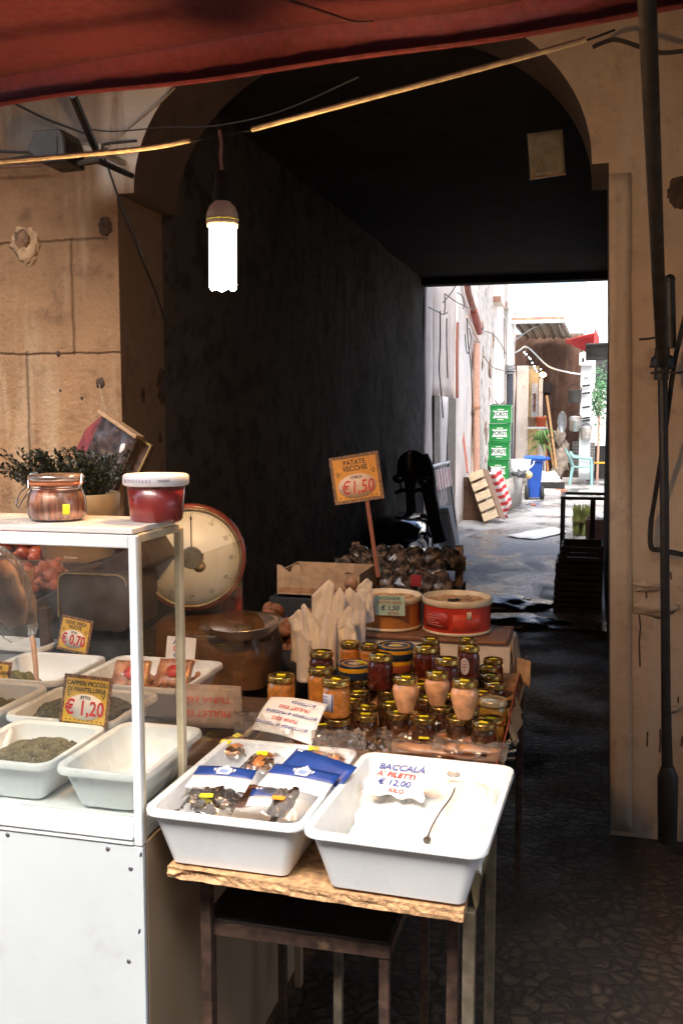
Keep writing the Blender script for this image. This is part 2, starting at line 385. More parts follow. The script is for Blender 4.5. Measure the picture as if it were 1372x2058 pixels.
obj('jamb', MB().loft([lp0[-2:], lp1[-2:]], False, False, True, closed=False), plaster('jamb_lit', (.17, .11, .07), (.07, .04, .025), None, bump=.6), bld)  # left return: lighter copy of the reveal stone, painted as lit
# passage shell behind the arch: walls, ceiling with its end beam, roof
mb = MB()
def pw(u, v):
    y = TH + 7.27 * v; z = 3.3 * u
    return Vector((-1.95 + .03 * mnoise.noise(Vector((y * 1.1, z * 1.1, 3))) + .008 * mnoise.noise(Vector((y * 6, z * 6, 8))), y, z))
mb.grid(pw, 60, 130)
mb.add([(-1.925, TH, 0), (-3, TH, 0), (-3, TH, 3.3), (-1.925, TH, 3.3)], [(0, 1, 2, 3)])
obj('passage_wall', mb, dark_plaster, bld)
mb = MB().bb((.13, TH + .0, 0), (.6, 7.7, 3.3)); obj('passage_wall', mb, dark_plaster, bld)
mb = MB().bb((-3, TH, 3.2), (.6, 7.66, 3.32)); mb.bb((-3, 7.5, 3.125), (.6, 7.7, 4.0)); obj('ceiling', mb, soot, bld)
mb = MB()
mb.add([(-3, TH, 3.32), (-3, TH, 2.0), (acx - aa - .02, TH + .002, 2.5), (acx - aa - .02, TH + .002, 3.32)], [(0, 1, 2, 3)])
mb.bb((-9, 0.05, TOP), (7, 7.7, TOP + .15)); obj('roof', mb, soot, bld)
obj('sky_blocker', MB().bb((-1.95, -2.9, 3.42), (7, -.002, 3.6)).bb((-9, -1.1, 3.42), (-1.951, -.002, 3.6)), soot, bld)  # unseen slabs added to hold skylight off the facade, shallower at left
mb = MB().bb((-9, 7.66, 0), (-1.96, 7.7, TOP)); mb.bb((.6, 7.66, 0), (7, 7.7, TOP)); mb.bb((-9, .02, 0), (-8.9, 7.65, TOP)); mb.bb((6.9, .02, 0), (7, 7.65, TOP))
obj('back_wall', mb, dark_plaster, bld)
# plaster knob round a hole, small holes, patches on the left face
p = FY(50, 485, 3.75)
mb = MB()
for (dx, dz, rx, rz, th) in ((.0, .0, .062, .058, .012), (.012, -.055, .05, .045, .016), (.05, -.01, .02, .045, .014)): mb.ball((p.x + dx, 0, p.z + dz), (rx, th, rz), .4, dx * 90 + 2, 26, 18)
obj('plaster_patch', mb, M('patch_plaster', (.36, .23, .125), .85, var=.3, scale=24, bump=.7, dirt=(.2, .11, .06), dirt_at=(.5, .7), dscale=14), bld)
hole_m = M('hole_dark', (.05, .028, .018), .9, var=.4)
mb = MB(); mb.ball((p.x - .005, -.012, p.z + .008), (.036, .006, .04), .35, 9, 26, 18); obj('wall_hole', mb, M('hole_brown', (.14, .075, .04), .9, var=.5, scale=30), bld)
mb = MB()
for (hx, hy, hr) in ((202, 770, .02), (118, 711, .011), (212, 455, .032), (288, 795, .012), (60, 1000, .01), (165, 800, .006), (122, 785, .005)):
    if hx > 240: continue
    q = FY(hx, hy, 3.75)
    obj('wall_hole', MB().ball((q.x, 0, q.z), (hr, .006, hr * 1.15), .3, hx, 24, 16), hole_m, bld)
# peeling lump and cracks on the right pier
mb = MB()
for (hx, hy, rx, rz) in ((1320, 1220, .085, .035), (1300, 1178, .05, .02), (1350, 1420, .03, .02)):
    q = FY(hx, hy, 3.75); obj('plaster_patch', MB().ball((q.x, .004, q.z), (rx, .022, rz), .7, hx, 18, 10), pier_mat, bld)
mb = MB()
for pts in ([(1283, 1235), (1286, 1260), (1283, 1290), (1285, 1340)], [(1296, 1180), (1298, 1200), (1294, 1205)], [(1325, 1465), (1326, 1490), (1324, 1512)], [(1370, 1480), (1368, 1500)], [(1346, 1150), (1348, 1165)], [(1300, 1470), (1299, 1500)], [(1362, 1400), (1360, 1425)]):
    obj('crack', MB().tube([Vector((FY(a, b_, 3.75).x, 0, FY(a, b_, 3.75).z)) for a, b_ in pts], .0035, 5), hole_m, bld)
q = FY(1366, 388, 3.75); obj('wall_hole', MB().ball((q.x, 0, q.z), (.045, .006, .055), .3, 4, 24, 16), hole_m, bld)
q0 = FX(288, 795, -1.925); q1 = FX(335, 760, -1.925)
mb = MB()
for q, r_ in ((q0, .018), (FX(322, 880, -1.925), .014), (FX(325, 775, -1.925), .05)):
    obj('wall_hole', MB().ball((q.x, q.y - 3.75, q.z), (.006, r_, r_ * 1.6), .6, r_ * 100, 20, 14), hole_m, bld)
# raised skin along the pier's edge
mb = MB().slab(lambda u, v: Vector((.104 - .072 * v * 1 + .075 * u + .006 * mnoise.noise(Vector((v * 9, u, 1))), -.005, .02 + 2.46 * v)), 3, 40, (0, .004, 0))
obj('pier_edging', mb, pier_mat, bld)
# the house on the other side of the market street (behind the viewer) keeps the stall in shade
ob = thing('opposite_building', 'plain plastered house on the other side of the market street', 'building', (0, -3.6, 0))
obj('wall', MB().bb((-14, -.4, 0), (14, 0, 6.0)), pier_mat, ob); obj('roof', MB().bb((-14.2, -4, 6.0), (14.2, .2, 6.15)), soot, ob)
obj('door', MB().bb((-.6, .001, 0), (.6, .05, 2.2)), dark_wood, ob)
for k in (-5, -2.5, 2.5, 5): obj('window', MB().bb((k - .5, .001, 1.1), (k + .5, .05, 2.6)), M('shutter_green', (.03, .08, .05), .5), ob)

# ------------------------------------------------------------------ awning, rope, bulb, lamp, poles
red_cloth = M('red_awning', (.078, .006, .0085), .85, var=.18, scale=60, bump=.15, bscale=220, dirt=(.09, .01, .01), dirt_at=(.5, .8), dscale=3)
nt = red_cloth.node_tree; bs = nt.nodes['Principled BSDF']; out = nt.nodes['Material Output']
trl = nt.nodes.new('ShaderNodeBsdfTranslucent'); trl.inputs[0].default_value = (.2, .012, .014, 1)
mx = nt.nodes.new('ShaderNodeMixShader'); mx.inputs[0].default_value = .1
nt.links.new(bs.outputs[0], mx.inputs[1]); nt.links.new(trl.outputs[0], mx.inputs[2]); nt.links.new(mx.outputs[0], out.inputs[0])
h0_, h1_ = FY(0, 215, 2.15), FY(1200, 43, 1.99)
hemL, hemR = h0_ + (h0_ - h1_) * 2.2, h1_ + (h1_ - h0_) * 1.9
aw = thing('awning', 'red cloth awning stretched over the stall with a rolled hem', 'awning', (0, 0, 0))
def hem(u):
    p = hemL.lerp(hemR, u); return Vector((p.x, p.y, p.z + .006 * sin(p.x * 3.1) + .003 * sin(p.x * 9)))
def canopy(u, v):
    p = hem(u); y = p.y - .03 + (-1.12) * v
    return Vector((p.x, y, p.z + .062 + .02 * v + .010 * sin(p.x * 6) * (1 - v) + .02 * mnoise.noise(Vector((p.x * 2.5, v * 4, 2))) * min(1, v * 3)))
mb = MB(); mb.slab(canopy, 200, 24, .0015); obj('canopy', mb, red_cloth, aw)
def band(u, v):
    p = hem(u); a = v
    return Vector((p.x, p.y + .014 * sin(a * pi) + .004 * mnoise.noise(Vector((p.x * 14, v, 0))) - .03 * v, p.z + .078 * v + .005 * mnoise.noise(Vector((p.x * 6, v * 2, 0)))))
mb = MB(); mb.slab(band, 300, 6, (0, .0015, 0)); obj('hem_band', mb, red_cloth, aw)
mb = MB(); mb.tube([hem(k / 240) + Vector((0, 0, .002)) for k in range(241)], .007, 8); obj('hem_roll', mb, red_cloth, aw)
mb = MB()
sp0, sp1 = FY(440, -40, 1.78), FY(760, 128, 2.06)
pts = []
for k in range(11):
    q = sp0.lerp(sp1, k / 10); u = (q.x - hemL.x) / (hemR.x - hemL.x); h_ = hem(u); v = (h_.y - .03 - q.y) / 1.12
    pts.append(canopy(u, max(v, 0)) - Vector((0, 0, .003)))
mb.tube(pts, .0032, 6); obj('seam', mb, M('seam_cord', (.05, .008, .008), .8), aw)
# rope on which the bulb hangs
rope = []
rp = [(-80, 334), (0, 325), (150, 312), (300, 297), (380, 283), (443, 271), (510, 258), (700, 208), (900, 155), (1060, 112), (1175, 80), (1235, 58)]
for (x, y) in rp: rope.append(FY(x, y, 1.9))
def smooth(pts, k=6):
    out = []; n = len(pts)
    for i in range(n - 1):
        p0, p1, p2, p3 = pts[max(i - 1, 0)], pts[i], pts[i + 1], pts[min(i + 2, n - 1)]
        for j in range(k):
            t = j / k
            out.append(.5 * ((2 * p1) + (p2 - p0) * t + (2 * p0 - 5 * p1 + 4 * p2 - p3) * t * t + (3 * p1 - p0 - 3 * p2 + p3) * t ** 3))
    return out + [pts[-1]]
can = M('rope_cane', (.38, .31, .2), .5, var=.25, scale=60)
ra1 = smooth([FY(x, y, 1.9) for x, y in ((-80, 334), (0, 325), (150, 312), (300, 297), (382, 282))]); ra2 = smooth([FY(x, y, 1.9) for x, y in ((506, 260), (700, 208), (900, 155), (1060, 112), (1177, 79))])  # one rod in two lengths; the gap stands for the bulb cap's shadow
tag(obj('awning_rod', MB().tube(ra1, .0052, 8), can), 'cane coloured rod under the hem, left length, cut for the cap shadow', 'rod')
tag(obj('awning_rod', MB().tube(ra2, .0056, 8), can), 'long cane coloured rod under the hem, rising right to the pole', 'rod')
tag(obj('cable', MB().tube([p + Vector((0, .007, .001)) for p in smooth(rope)], .0022, 6), black_cloth), 'thin black wire added across the shadow gap in the cane rod', 'cable')
bulb = thing('light_bulb', 'lit white tubular bulb hanging on a cable under the awning', 'light bulb', FY(447, 450, 1.9))
mb = MB(); prof = [(.0, .052), (.011, .052), (.013, .046), (.026, .034), (.0315, .02), (.0325, .008), (.0325, .0), (.031, -.006), (0, -.006)]
obj('cap', MB().lathe(prof[::-1]), M('bulb_cap', (.7, .6, .45), .4, var=.05), bulb)
obj('cap_ring', MB().lathe([(.0330, .0065), (.0334, .0065), (.0334, .0095), (.0330, .0095)]), M('cap_ring', (.5, .55, .12), .3, .5), bulb)
mb = MB()
for k in range(4):
    a = k * pi / 2 + .5
    for s_ in (-1, 1):
        b_ = a + s_ * .38; mb.tube([Vector((.0195 * cos(b_), .0195 * sin(b_), z)) for z in (-.004, -.03, -.06, -.09, -.118)], .0085, 10)
    mb.tube([Vector((.0195 * cos(a + t * .38), .0195 * sin(a + t * .38), -.118 - .008 * cos(t * pi / 2))) for t in (-1, -.5, 0, .5, 1)], .0085, 10)
obj('tube', mb, emit('bulb_glow', (1, .54, .225), 150), bulb)
sock = obj('socket', MB().lathe([(0, .044), (.019, .044), (.0195, .062), (.015, .07), (.014, .1), (.006, .106), (0, .106)]), black_cloth, bulb)
mb = MB(); mb.tube([Vector((.001, 0, .104)), Vector((-.002, 0, .13)), Vector((.0, 0, .16)), Vector((-.004, .0, .185))], .0036, 8); obj('cable', mb, M('pink_cable', (.32, .17, .13), .5), bulb)

# floodlight box on the left wall
q = FY(112, 305, 3.45)
fl = thing('floodlight', 'dark box shaped lamp fixed to the wall under the awning', 'lamp', q)
def hexloop(y, k): return [Vector((x * k, y, z * k)) for x, z in [(-.085, -.01), (-.05, .062), (.062, .064), (.078, .03), (.085, -.058), (-.012, -.062)]]
obj('housing', MB().loft([hexloop(-.07, .92), hexloop(-.062, 1), hexloop(.07, 1), hexloop(.085, .8)], smooth=False), M('lamp_housing', (.014, .01, .008), .55, var=.3, bump=.1), fl, bevel=.004)
obj('bracket', MB().tube([Vector((.08, .02, -.045)), Vector((.15, .05, -.03)), Vector((.17, .3, -.03))], .012, 8), black_metal, fl)
obj('lead', MB().tube([Vector((-.3, .1, .01)), Vector((-.09, .0, -.005))], .006, 6), black_metal, fl)
obj('face_plate', MB().box((.0, -.071, 0), (.1, .006, .07)), black_metal, fl)
tag(obj('awning_strut', MB().tube([FY(146, 190, 3.2), FY(192, 298, 3.5)], .016, 8), black_metal), 'short dark strut slanting from the awning to the wall lamp', 'strut')
q = FY(190, 303, 3.55)
tag(obj('clamp', MB().box(q, (.09, .06, .03)).box(q + Vector((.02, .1, 0)), (.03, .2, .02)).tube([q + Vector((-.12, 0, .0)), q + Vector((.05, 0, .005))], .007, 8), M('clamp_steel', (.35, .3, .24), .4, .6), bevel=.003), 'small pale metal clamp at the foot of the dark strut', 'clamp')
def wire(name, pts, r, label, m=cable_m, cat='cable'):
    return tag(obj(name, MB().tube(smooth([Vector(p) for p in pts], 5), r, 6), m), label, cat)
wy = 3.7
wire('cable', [FY(28, 207, wy), FY(90, 238, wy), FY(170, 268, wy)], .0045, 'cable sagging from the left end of the hem to the strut')
wire('cable', [FY(165, 258, wy), FY(230, 264, wy), FY(330, 256, 3.6), FY(430, 253, 3.4), FY(560, 225, 3.2), FY(720, 155, 2.9)], .0028, 'thin cable crossing the dark arch under the rod')
wire('cable', [FY(215, 298, wy), FY(262, 256, wy), FY(320, 208, wy), FY(352, 176, wy)], .004, 'thin cord rising from the clamp towards the arch', M('cord', (.35, .28, .2), .7), 'cord')
wire('cable', [FY(-20, 303, wy), FY(60, 306, wy), FY(170, 300, wy), FY(210, 290, wy), (FY(240, 286, wy)), FY(275, 283, wy)], .006, 'dark cable running level along the wall behind the lamp box')
wire('cable', [FY(205, 300, wy), FY(222, 350, wy), FY(240, 400, wy), FY(270, 470, 3.72), FX(290, 530, -1.9), FX(318, 600, -1.9), FX(335, 660, -1.9)], .0045, 'dark wire slanting down the wall corner beside the bulb')
wire('cable', [FY(-20, 338, wy), FY(70, 333, wy), FY(90, 330, wy)], .005, 'short rusty cable below the lamp box', M('rust_cable', (.2, .09, .05), .6))
# square sheet hanging in the passage
q0, q1 = FY(1097, 310, 4.9), None
pm = upright(q0, 0, 0, 5)
pt = thing('hanging_sheet', 'square grey panel hanging under the passage ceiling', 'panel', mtx=pm)
obj('plate', MB().slab(lambda u, v: Vector((-.083 + .166 * u, -.105 + .21 * v, .006 * abs(u - v) * 3)), 8, 8, .004), M('grey_panel', (.32, .3, .22), .5, var=.2, scale=20), pt)
obj('crease', MB().tube([Vector((-.075, -.098, .012)), Vector((-.02, -.02, .012))], .003, 6), M('pale_crease', (.6, .4, .25), .5), pt)
obj('edge_strip', MB().box((0, -.106, .005), (.17, .007, .02)), M('rust_edge', (.4, .2, .11), .5), pt)
obj('hanger', MB().tube([Vector((-.06, .1, 0)), Vector((-.06, .36, 0))], .002, 5).tube([Vector((.06, .1, 0)), Vector((.06, .36, 0))], .002, 5), black_metal, pt)

# dark poles at the right pier
py = 3.56
pole = thing('awning_pole', 'dark tapering pole leaning against the right stone pier', 'pole', FY(1338, 1690, 3.6))
base = pole.location.copy()
def L(p): return Vector(p) - base
obj('upper_shaft', MB().tube([L(FY(1296, -60, 1.72)), L(FY(1299, 0, 1.8)), L(FY(1322, 560, 3.1)), L(FY(1330, 735, py))], [.016, .016, .019, .019], 12), black_metal, pole)
obj('lower_shaft', MB().tube([L(FY(1330, 735, py)), L(FY(1334, 1000, py)), L(FY(1337, 1400, py)), L(FY(1340, 1560, py))], [.0165, .0155, .0165, .02], 12), black_metal, pole)
obj('sleeve', MB().tube([L(FY(1340, 1540, py)), L(FY(1341, 1560, py)), L(FY(1340, 1690, 3.6))], [.022, .036, .034], 12), black_metal, pole)
k0 = L(FY(1329, 728, py))
obj('knob', MB().ball(k0, (.036, .03, .034), .4, 2).tube([k0 + Vector((0, 0, -.06)), k0 + Vector((0, 0, .05))], .025, 10), black_metal, pole)
mb = MB(); mb.tube([L(FY(1345, 562, 3.6)), L(FY(1348, 700, 3.6))], .017, 10); mb.ball(L(FY(1345, 562, 3.6)), .019); obj('stub', mb, black_metal, pole)
for pts in ([(1283, 682), (1300, 681), (1318, 678)], [(1306, 750), (1330, 747), (1360, 749), (1385, 747)]):
    obj('wire', MB().tube([L(FY(a, b_, py - .03)) for a, b_ in pts], .004, 6), black_metal, pole)
wire('rod', [FY(1385, 600, 3.6), FY(1356, 720, 3.58), FY(1338, 850, 3.6), FY(1318, 980, 3.66), FY(1308, 1042, 3.7)], .0085, 'thin dark rod slanting across the pier behind the pole', black_metal, 'rod')
wire('bracket', [FY(1308, 1040, 3.70), FY(1307, 1098, 3.70), FY(1330, 1106, 3.7), FY(1400, 1120, 3.7)], .0095, 'dark hooked iron bracket on the right pier', black_metal, 'bracket')
mb = MB(); q = FY(1240, 88, 3.6)
tag(obj('cable', MB().tube(smooth([FY(1190, 95, 3.6), FY(1215, 84, 3.6), FY(1240, 80, 3.6), FY(1290, 96, 3.6), FY(1330, 106, 3.6), FY(1390, 100, 3.6)]), .008, 6), cable_m), 'thick dark cable looping behind the pole near the awning', 'cable')

# picture-like packet hung by string from a nail, on the left wall
a_, b_, c_, d_ = FY(205, 832, 3.66), FY(275, 880, 3.6), FY(235, 985, 3.6), FY(160, 930, 3.66)
fm = frame(a_, b_ - a_, (a_ - d_))
hb = thing('hanging_packet', 'tilted wooden framed packet hung by string from a nail in the wall', 'framed packet', mtx=fm)
W_ = (b_ - a_).length; H_ = .26
obj('back_board', MB().box((W_ / 2, -H_ / 2, -.02), (W_, H_, .03)), dark_wood, hb, bevel=.003)
mb = MB(); mb.grid(lambda u, v: Vector((.006 + (W_ - .012) * u, -.01 - (H_ - .02) * v, -.002 + .006 * mnoise.noise(Vector((u * 4, v * 5, 1))))), 14, 16)
fm_ = M('glossy_wrap', (.035, .02, .018), .3, var=.8, scale=30, coat=.15, dirt=(.3, .09, .05), dirt_at=(.62, .72), dscale=26); obj('glossy_front', mb, fm_, hb)
obj('frame_bar', MB().box((W_ / 2, .006, -.005), (W_ + .02, .016, .05)), M('frame_wood', (.3, .18, .09), .5, var=.3, aniso=(2, 20, 20)), hb, bevel=.002)
obj('red_flap', MB().poly([(-.002, 0, -.01), (-.055, -.1, -.01), (-.06, -.2, -.01), (-.002, -.2, -.01)], (0, 0, -.012)), M('red_flap', (.14, .015, .015), .4, var=.4, scale=30), hb)
obj('white_patch', MB().ball((W_ * .8, -.07, .002), (.012, .024, .003), .4, 2), M('white_patch', (.6, .55, .52), .4), hb)
n_ = fm.inverted() @ FY(200, 772, 3.74)
obj('string', MB().tube([Vector((.0, .01, 0)), n_ * .5 + Vector((.01, 0, 0)), n_], .0015, 5).tube([Vector((.02, .012, 0)), n_ * .6 + Vector((.012, 0, 0)), n_], .0015, 5).tube([Vector((.0, .01, 0)), Vector((-.03, .03, 0)), Vector((-.05, .025, 0))], .0015, 5), M('string', (.25, .18, .1), .8), hb)
q = FY(283, 905, 3.62); fm2 = frame(q, (b_ - a_), (a_ - d_))
hb2 = thing('small_frame', 'narrow dark framed strip behind the hung packet', 'frame', mtx=fm2)
obj('panel', MB().box((0, -.05, -.03), (.05, .17, .02)), dark_wood, hb2)
obj('rim', MB().box((.024, -.05, -.018), (.006, .17, .008)).box((0, .034, -.018), (.05, .008, .008)), M('gilt_rim', (.3, .2, .07), .5), hb2)

# ------------------------------------------------------------------ price signs
def price_sign(name, label, mtx, w, h, lines, price, psize, yel, ov, inkp, cat='price sign', stick=None, mid='ETTO', oy=-.12, bold=.02, shear=0, lsize=None):
    r = thing(name, label, cat, mtx=mtx, group='yellow price signs with red prices')
    b = obj('board', MB().box((0, 0, 0), (w, h, .004)), sign_board, r, bevel=.0008)
    f = obj('yellow_field', MB().box((0, .0 * h, .0026), (w * .87, h * .86, .0012)), yel, r)
    rx, ry = w * .39, h * .255
    o = obj('price_oval', MB().lathe([(0, .0032), (1, .0032), (1, .0042), (0, .0042)], n=40, sx=rx, sy=ry), ov, r); o.location = (0, oy * h, 0)
    for i, t in enumerate(lines):
        text(t, lsize or h * .14, ink_black, r, 0, h * (.335 - .125 * i), .0034, bold=.02, sx=.92)
    text(mid, h * .085, ink_black, r, 0, (oy + .18) * h, .0045, bold=.02)
    text(price, psize, inkp, r, 0, (oy - .035) * h, .0046, bold=bold, name='price', sx=.78, shear=shear)
    mb = MB()
    for k in range(9):
        mb.ball((w * (-.36 + .09 * k), -h * .385, .0035), (w * .014, h * .016, .0008), 0, 0, 8, 4)
    for s_ in (-1, 1):
        for (dx, dy, rr) in ((.36, .09, .02), (.33, .13, .016), (.38, .14, .016), (.36, .17, .012)):
            mb.ball((s_ * w * dx, h * dy, .0035), (w * rr, h * rr, .0008), 0, 0, 8, 4)
    obj('ornament', mb, ink_black, r)
    if stick: obj('stick', MB().box((stick[0], -h / 2 - stick[1] / 2 + .04, -.006), (.017, stick[1], .008)), M('red_stick', (.26, .075, .035), .6, var=.2, aniso=(20, 1, 20)), r, bevel=.002)
    return r

# ------------------------------------------------------------------ white plastic trays
def rrect(x0, x1, y0, y1, r, z, n=6):
    pts = []
    for cx, cy, a0 in ((x1 - r, y1 - r, 0), (x0 + r, y1 - r, 90), (x0 + r, y0 + r, 180), (x1 - r, y0 + r, 270)):
        for k in range(n + 1):
            a = R(a0 + 90 * k / n); pts.append(Vector((cx + r * cos(a), cy + r * sin(a), z)))
    return pts
def tray_mesh(w_, l_, h_, tp=.03, lip=.012, r=.032):
    def lp(i, z, rr=None): return rrect(-w_ / 2 + i, w_ / 2 - i, -l_ / 2 + i, l_ / 2 - i, max(.006, rr or r - i * .4), z)
    t = .003
    return MB().loft([lp(lip + tp + .006, 0), lp(lip + tp, .004), lp(lip + .002, h_ - .02), lp(lip, h_ - .014), lp(.001, h_ - .013), lp(0, h_ - .008), lp(.002, h_ - .001), lp(.005, h_), lp(lip - .002, h_), lp(lip + .003, h_ - .004), lp(lip + t + .003, h_ - .02), lp(lip + tp + t, .012), lp(lip + tp + .014, .005)], True, True)
def tray(label, x0, x1, y0, y1, zr, h_, group, tp=.03, rz=0., parts=()):
    o = obj('plastic_tray', tray_mesh(x1 - x0, y1 - y0, h_, tp), white_pl, loc=((x0 + x1) / 2, (y0 + y1) / 2, zr - h_), rot=(0, 0, R(rz)))
    tag(o, label, 'tray', group); return o

# ------------------------------------------------------------------ glass display case
CF, CR = 1.47, -.735            # front plane and right plane
cs = thing('display_case', 'white framed glass display case on a white cabinet', 'display case', (-1.35, CF, 0))
def cl(p): return Vector(p) - Vector((-1.35, CF, 0))
def cbox(n, a, b, m, bev=.002, par=None):
    return obj(n, MB().bb(cl(a), cl(b)), m, par or cs, bevel=bev)
XL0 = -2.05
zt = 1.405
cab = cbox('cabinet', (XL0, CF + .008, .02), (CR - .004, 2.19, .872), panel_beige, .003)
fp = cbox('front_panel', (XL0, CF - .004, .0), (CR + .004, CF + .006, .866), panel_white, .0015)
sp = cbox('side_panel', (CR - .002, CF + .012, .0), (CR + .004, 2.336, .868), panel_beige, .001)
sc_m = M('screw', (.16, .15, .17), .4, .6)
for (sx_, sy_) in ((16, 1678), (217, 1706), (263, 1746), (259, 1932)):
    q = FY(sx_, sy_, CF - .004); mb = MB(); mb.lathe([(0, .0015), (.0035, .0012), (.0045, 0)], n=12, mtx=Matrix.Translation(cl(q)) @ Matrix.Rotation(R(90), 4, 'X')); obj('screw', mb, sc_m, fp)
for (sx_, sy_) in ((283, 1718), (280, 1872)):
    q = FX(sx_, sy_, CR + .004); mb = MB(); mb.lathe([(0, .0015), (.0035, .0012), (.0045, 0)], n=12, mtx=Matrix.Translation(cl(q)) @ Matrix.Rotation(R(90), 4, 'Y')); obj('screw', mb, sc_m, sp)
cbox('counter', (XL0, CF + .001, .872), (CR - .001, 1.80, .888), white_paint, .002)
cbox('back_counter', (XL0, 1.801, .872), (CR - .001, 2.3, .887), dark_wood, .002)
mb = MB().bb(cl((XL0, CF - .007, .868)), cl((CR - .012, CF + .0, .876))); mb.bb(cl((XL0, CF - .010, .878)), cl((CR - .012, CF + .0, .886))); mb.bb(cl((XL0, CF - .005, .886)), cl((CR - .012, CF + .0, .915)))
obj('ledge', mb, white_paint, cs, bevel=.002)
cbox('front_post', (CR - .011, CF - .006, .868), (CR + .004, CF + .006, zt), white_paint, .002)
cbox('corner_strip', (CR - .0, CF + .007, .868), (CR + .003, CF + .016, zt), old_frame, .001)
cbox('side_post', (CR - .012, 1.648, .868), (CR + .002, 1.664, zt - .008), old_frame, .002)
cbox('top_rail', (XL0, CF - .005, zt - .022), (CR - .0115, CF + .006, zt), white_paint, .002)
cbox('side_rail', (CR - .010, CF + .0165, zt - .014), (CR + .001, 1.647, zt), old_frame, .0015)
cbox('bottom_rail', (CR - .008, CF + .0165, .889), (CR + .001, 1.647, .912), white_paint, .0015)
obj('bottom_rail', MB().bb(cl((CR - .008, 1.665, .889)), cl((CR + .001, 2.3, .896))), old_frame, cs, bevel=.001)
tsh = MB().bb(cl((XL0, CF - .004, zt + .002)), cl((CR - .004, 1.655, zt + .011))); obj('top_shelf', tsh, M('shelf_white', (.7, .68, .66), .2, var=.04, dirt=(.3, .26, .22), dirt_at=(.6, .8), dscale=20), cs, bevel=.001)
obj('front_pane', MB().bb(cl((XL0, CF + .001, .916)), cl((CR - .012, CF + .004, zt - .023))), glass, cs)
side_glass = thin('side_pane_glass', (.97, .965, .94), .0, .02, .03, hazecol=(.5, .44, .35), streak=1., fres=.13)
obj('side_pane', MB().bb(cl((CR - .004, CF + .018, .914)), cl((CR - .001, 1.646, zt - .015))), side_glass, cs)
obj('side_pane', MB().bb(cl((CR - .004, 1.667, .90)), cl((CR - .001, 1.985, 1.335))), side_glass, cs)

GT = 'white trays of preserves inside the display case'
TH_ = .082; ZR = .972; zc = .89
tA = tray('white tray half full of capers at the front pane', -1.155, -.942, 1.515, 1.757, ZR, TH_, GT, .022)
tB = tray('empty white tray in the front corner of the case', -.930, -.745, 1.505, 1.790, ZR + .003, TH_, GT, .022)
tC = tray('white tray of capers behind the empty tray', -1.205, -.945, 1.763, 2.010, ZR, TH_, GT, .022)
tD = tray('white tray of marinated fish behind the caper tray', -1.20, -.90, 2.020, 2.300, ZR + .004, TH_, GT, .022)
tE = tray('white tray holding a heap of green olives and a spoon', -1.47, -1.225, 2.015, 2.290, ZR, TH_, GT, .022)
tG = tray('white tray behind the front caper tray, cut by the left edge', -1.48, -1.225, 1.763, 2.005, ZR, TH_, GT, .022)
tF = tray('low white tray at the back left behind the olives', -1.78, -1.435, 2.305, 2.42, ZR + .004, TH_, GT, .022)
for (tr_, dx) in ((tC, .09), (tE, .08), (tG, .08)):
    bx = tr_.bound_box; y1 = bx[2][1]; y0 = bx[0][1]
    obj('handle_slot', MB().bb((dx - .018, (y0 if tr_ is not tE else y1 - .006) + .001, TH_ + .0002), (dx + .018, (y0 if tr_ is not tE else y1 - .006) + .006, TH_ + .0008)), hole_m, tr_)
# capers and olives
def heap(name, label, cat, cx, cy, z0, rx, ry, hz, r0, n, m, seed, fall=.3, el=1.):
    rnd = random.Random(seed); mb = MB()
    def hgt(x, y): return hz * (1 - fall * ((x / rx) ** 2 + (y / ry) ** 2)) + .006 * mnoise.noise(Vector((x * 30, y * 30, seed)))
    mb.grid(lambda u, v: Vector((cx + rx * (2 * u - 1), cy + ry * (2 * v - 1), z0 + max(.002, hgt(rx * (2 * u - 1), ry * (2 * v - 1)) - r0 * .6))), 24, 24)
    for k in range(n):
        x, y = rnd.uniform(-rx, rx) * .98, rnd.uniform(-ry, ry) * .98
        z = max(.002, hgt(x, y)) + rnd.uniform(-.3, .4) * r0
        rr = r0 * rnd.uniform(.75, 1.15)
        mb.ball((cx + x, cy + y, z0 + z), (rr * el, rr, rr * .9), .15, k % 17, 7, 5, Matrix.Rotation(rnd.uniform(0, 3), 3, 'Z'))
    return tag(obj(name, mb, m), label, cat, kind='stuff')
caper_m = M('capers', (.115, .105, .06), .7, var=.5, scale=70, dirt=(.3, .28, .22), dirt_at=(.56, .7), dscale=160)
caper_d = M('dark_capers', (.085, .078, .04), .65, var=.5, scale=70, dirt=(.24, .22, .16), dirt_at=(.6, .75), dscale=160)
olive_m = M('olives', (.13, .12, .03), .35, var=.35, scale=60, coat=.3)
heap('capers', 'salted capers filling the front tray of the case', 'capers', -1.048, 1.636, ZR - TH_ + .022, .068, .083, .047, .0048, 1700, caper_m, 3)
heap('capers', 'dark capers heaped behind the small yellow sign', 'capers', -1.075, 1.885, ZR - TH_ + .018, .093, .088, .072, .0048, 2200, caper_d, 4)
heap('olives', 'heap of green olives lying in a white tray', 'olives', -1.39, 2.11, ZR - TH_ + .01, .055, .07, .055, .0105, 150, olive_m, 5, fall=.7, el=1.2)
heap('olives', 'green olives in the tray behind the front left one', 'olives', -1.36, 1.885, ZR - TH_ + .012, .088, .083, .045, .0105, 200, olive_m, 6, el=1.2)
sp_ = thing('spoon', 'pale wooden spoon standing in the tray of olives', 'spoon', (-1.345, 2.13, ZR - .06))
obj('handle', MB().tube([Vector((0, 0, .0)), Vector((-.008, .01, .06)), Vector((-.026, .03, .12)), Vector((-.04, .04, .15))], [.006, .007, .007, .006], 8), M('spoon_wood', (.5, .3, .2), .5), sp_)
obj('bowl', MB().ball((.005, -.01, -.004), (.022, .03, .01)), M('spoon_wood', (.5, .3, .2), .5), sp_)
scp = thing('scoop', 'white plastic scoop lying in the front caper tray', 'scoop', (-1.118, 1.64, ZR - .035), R(20))
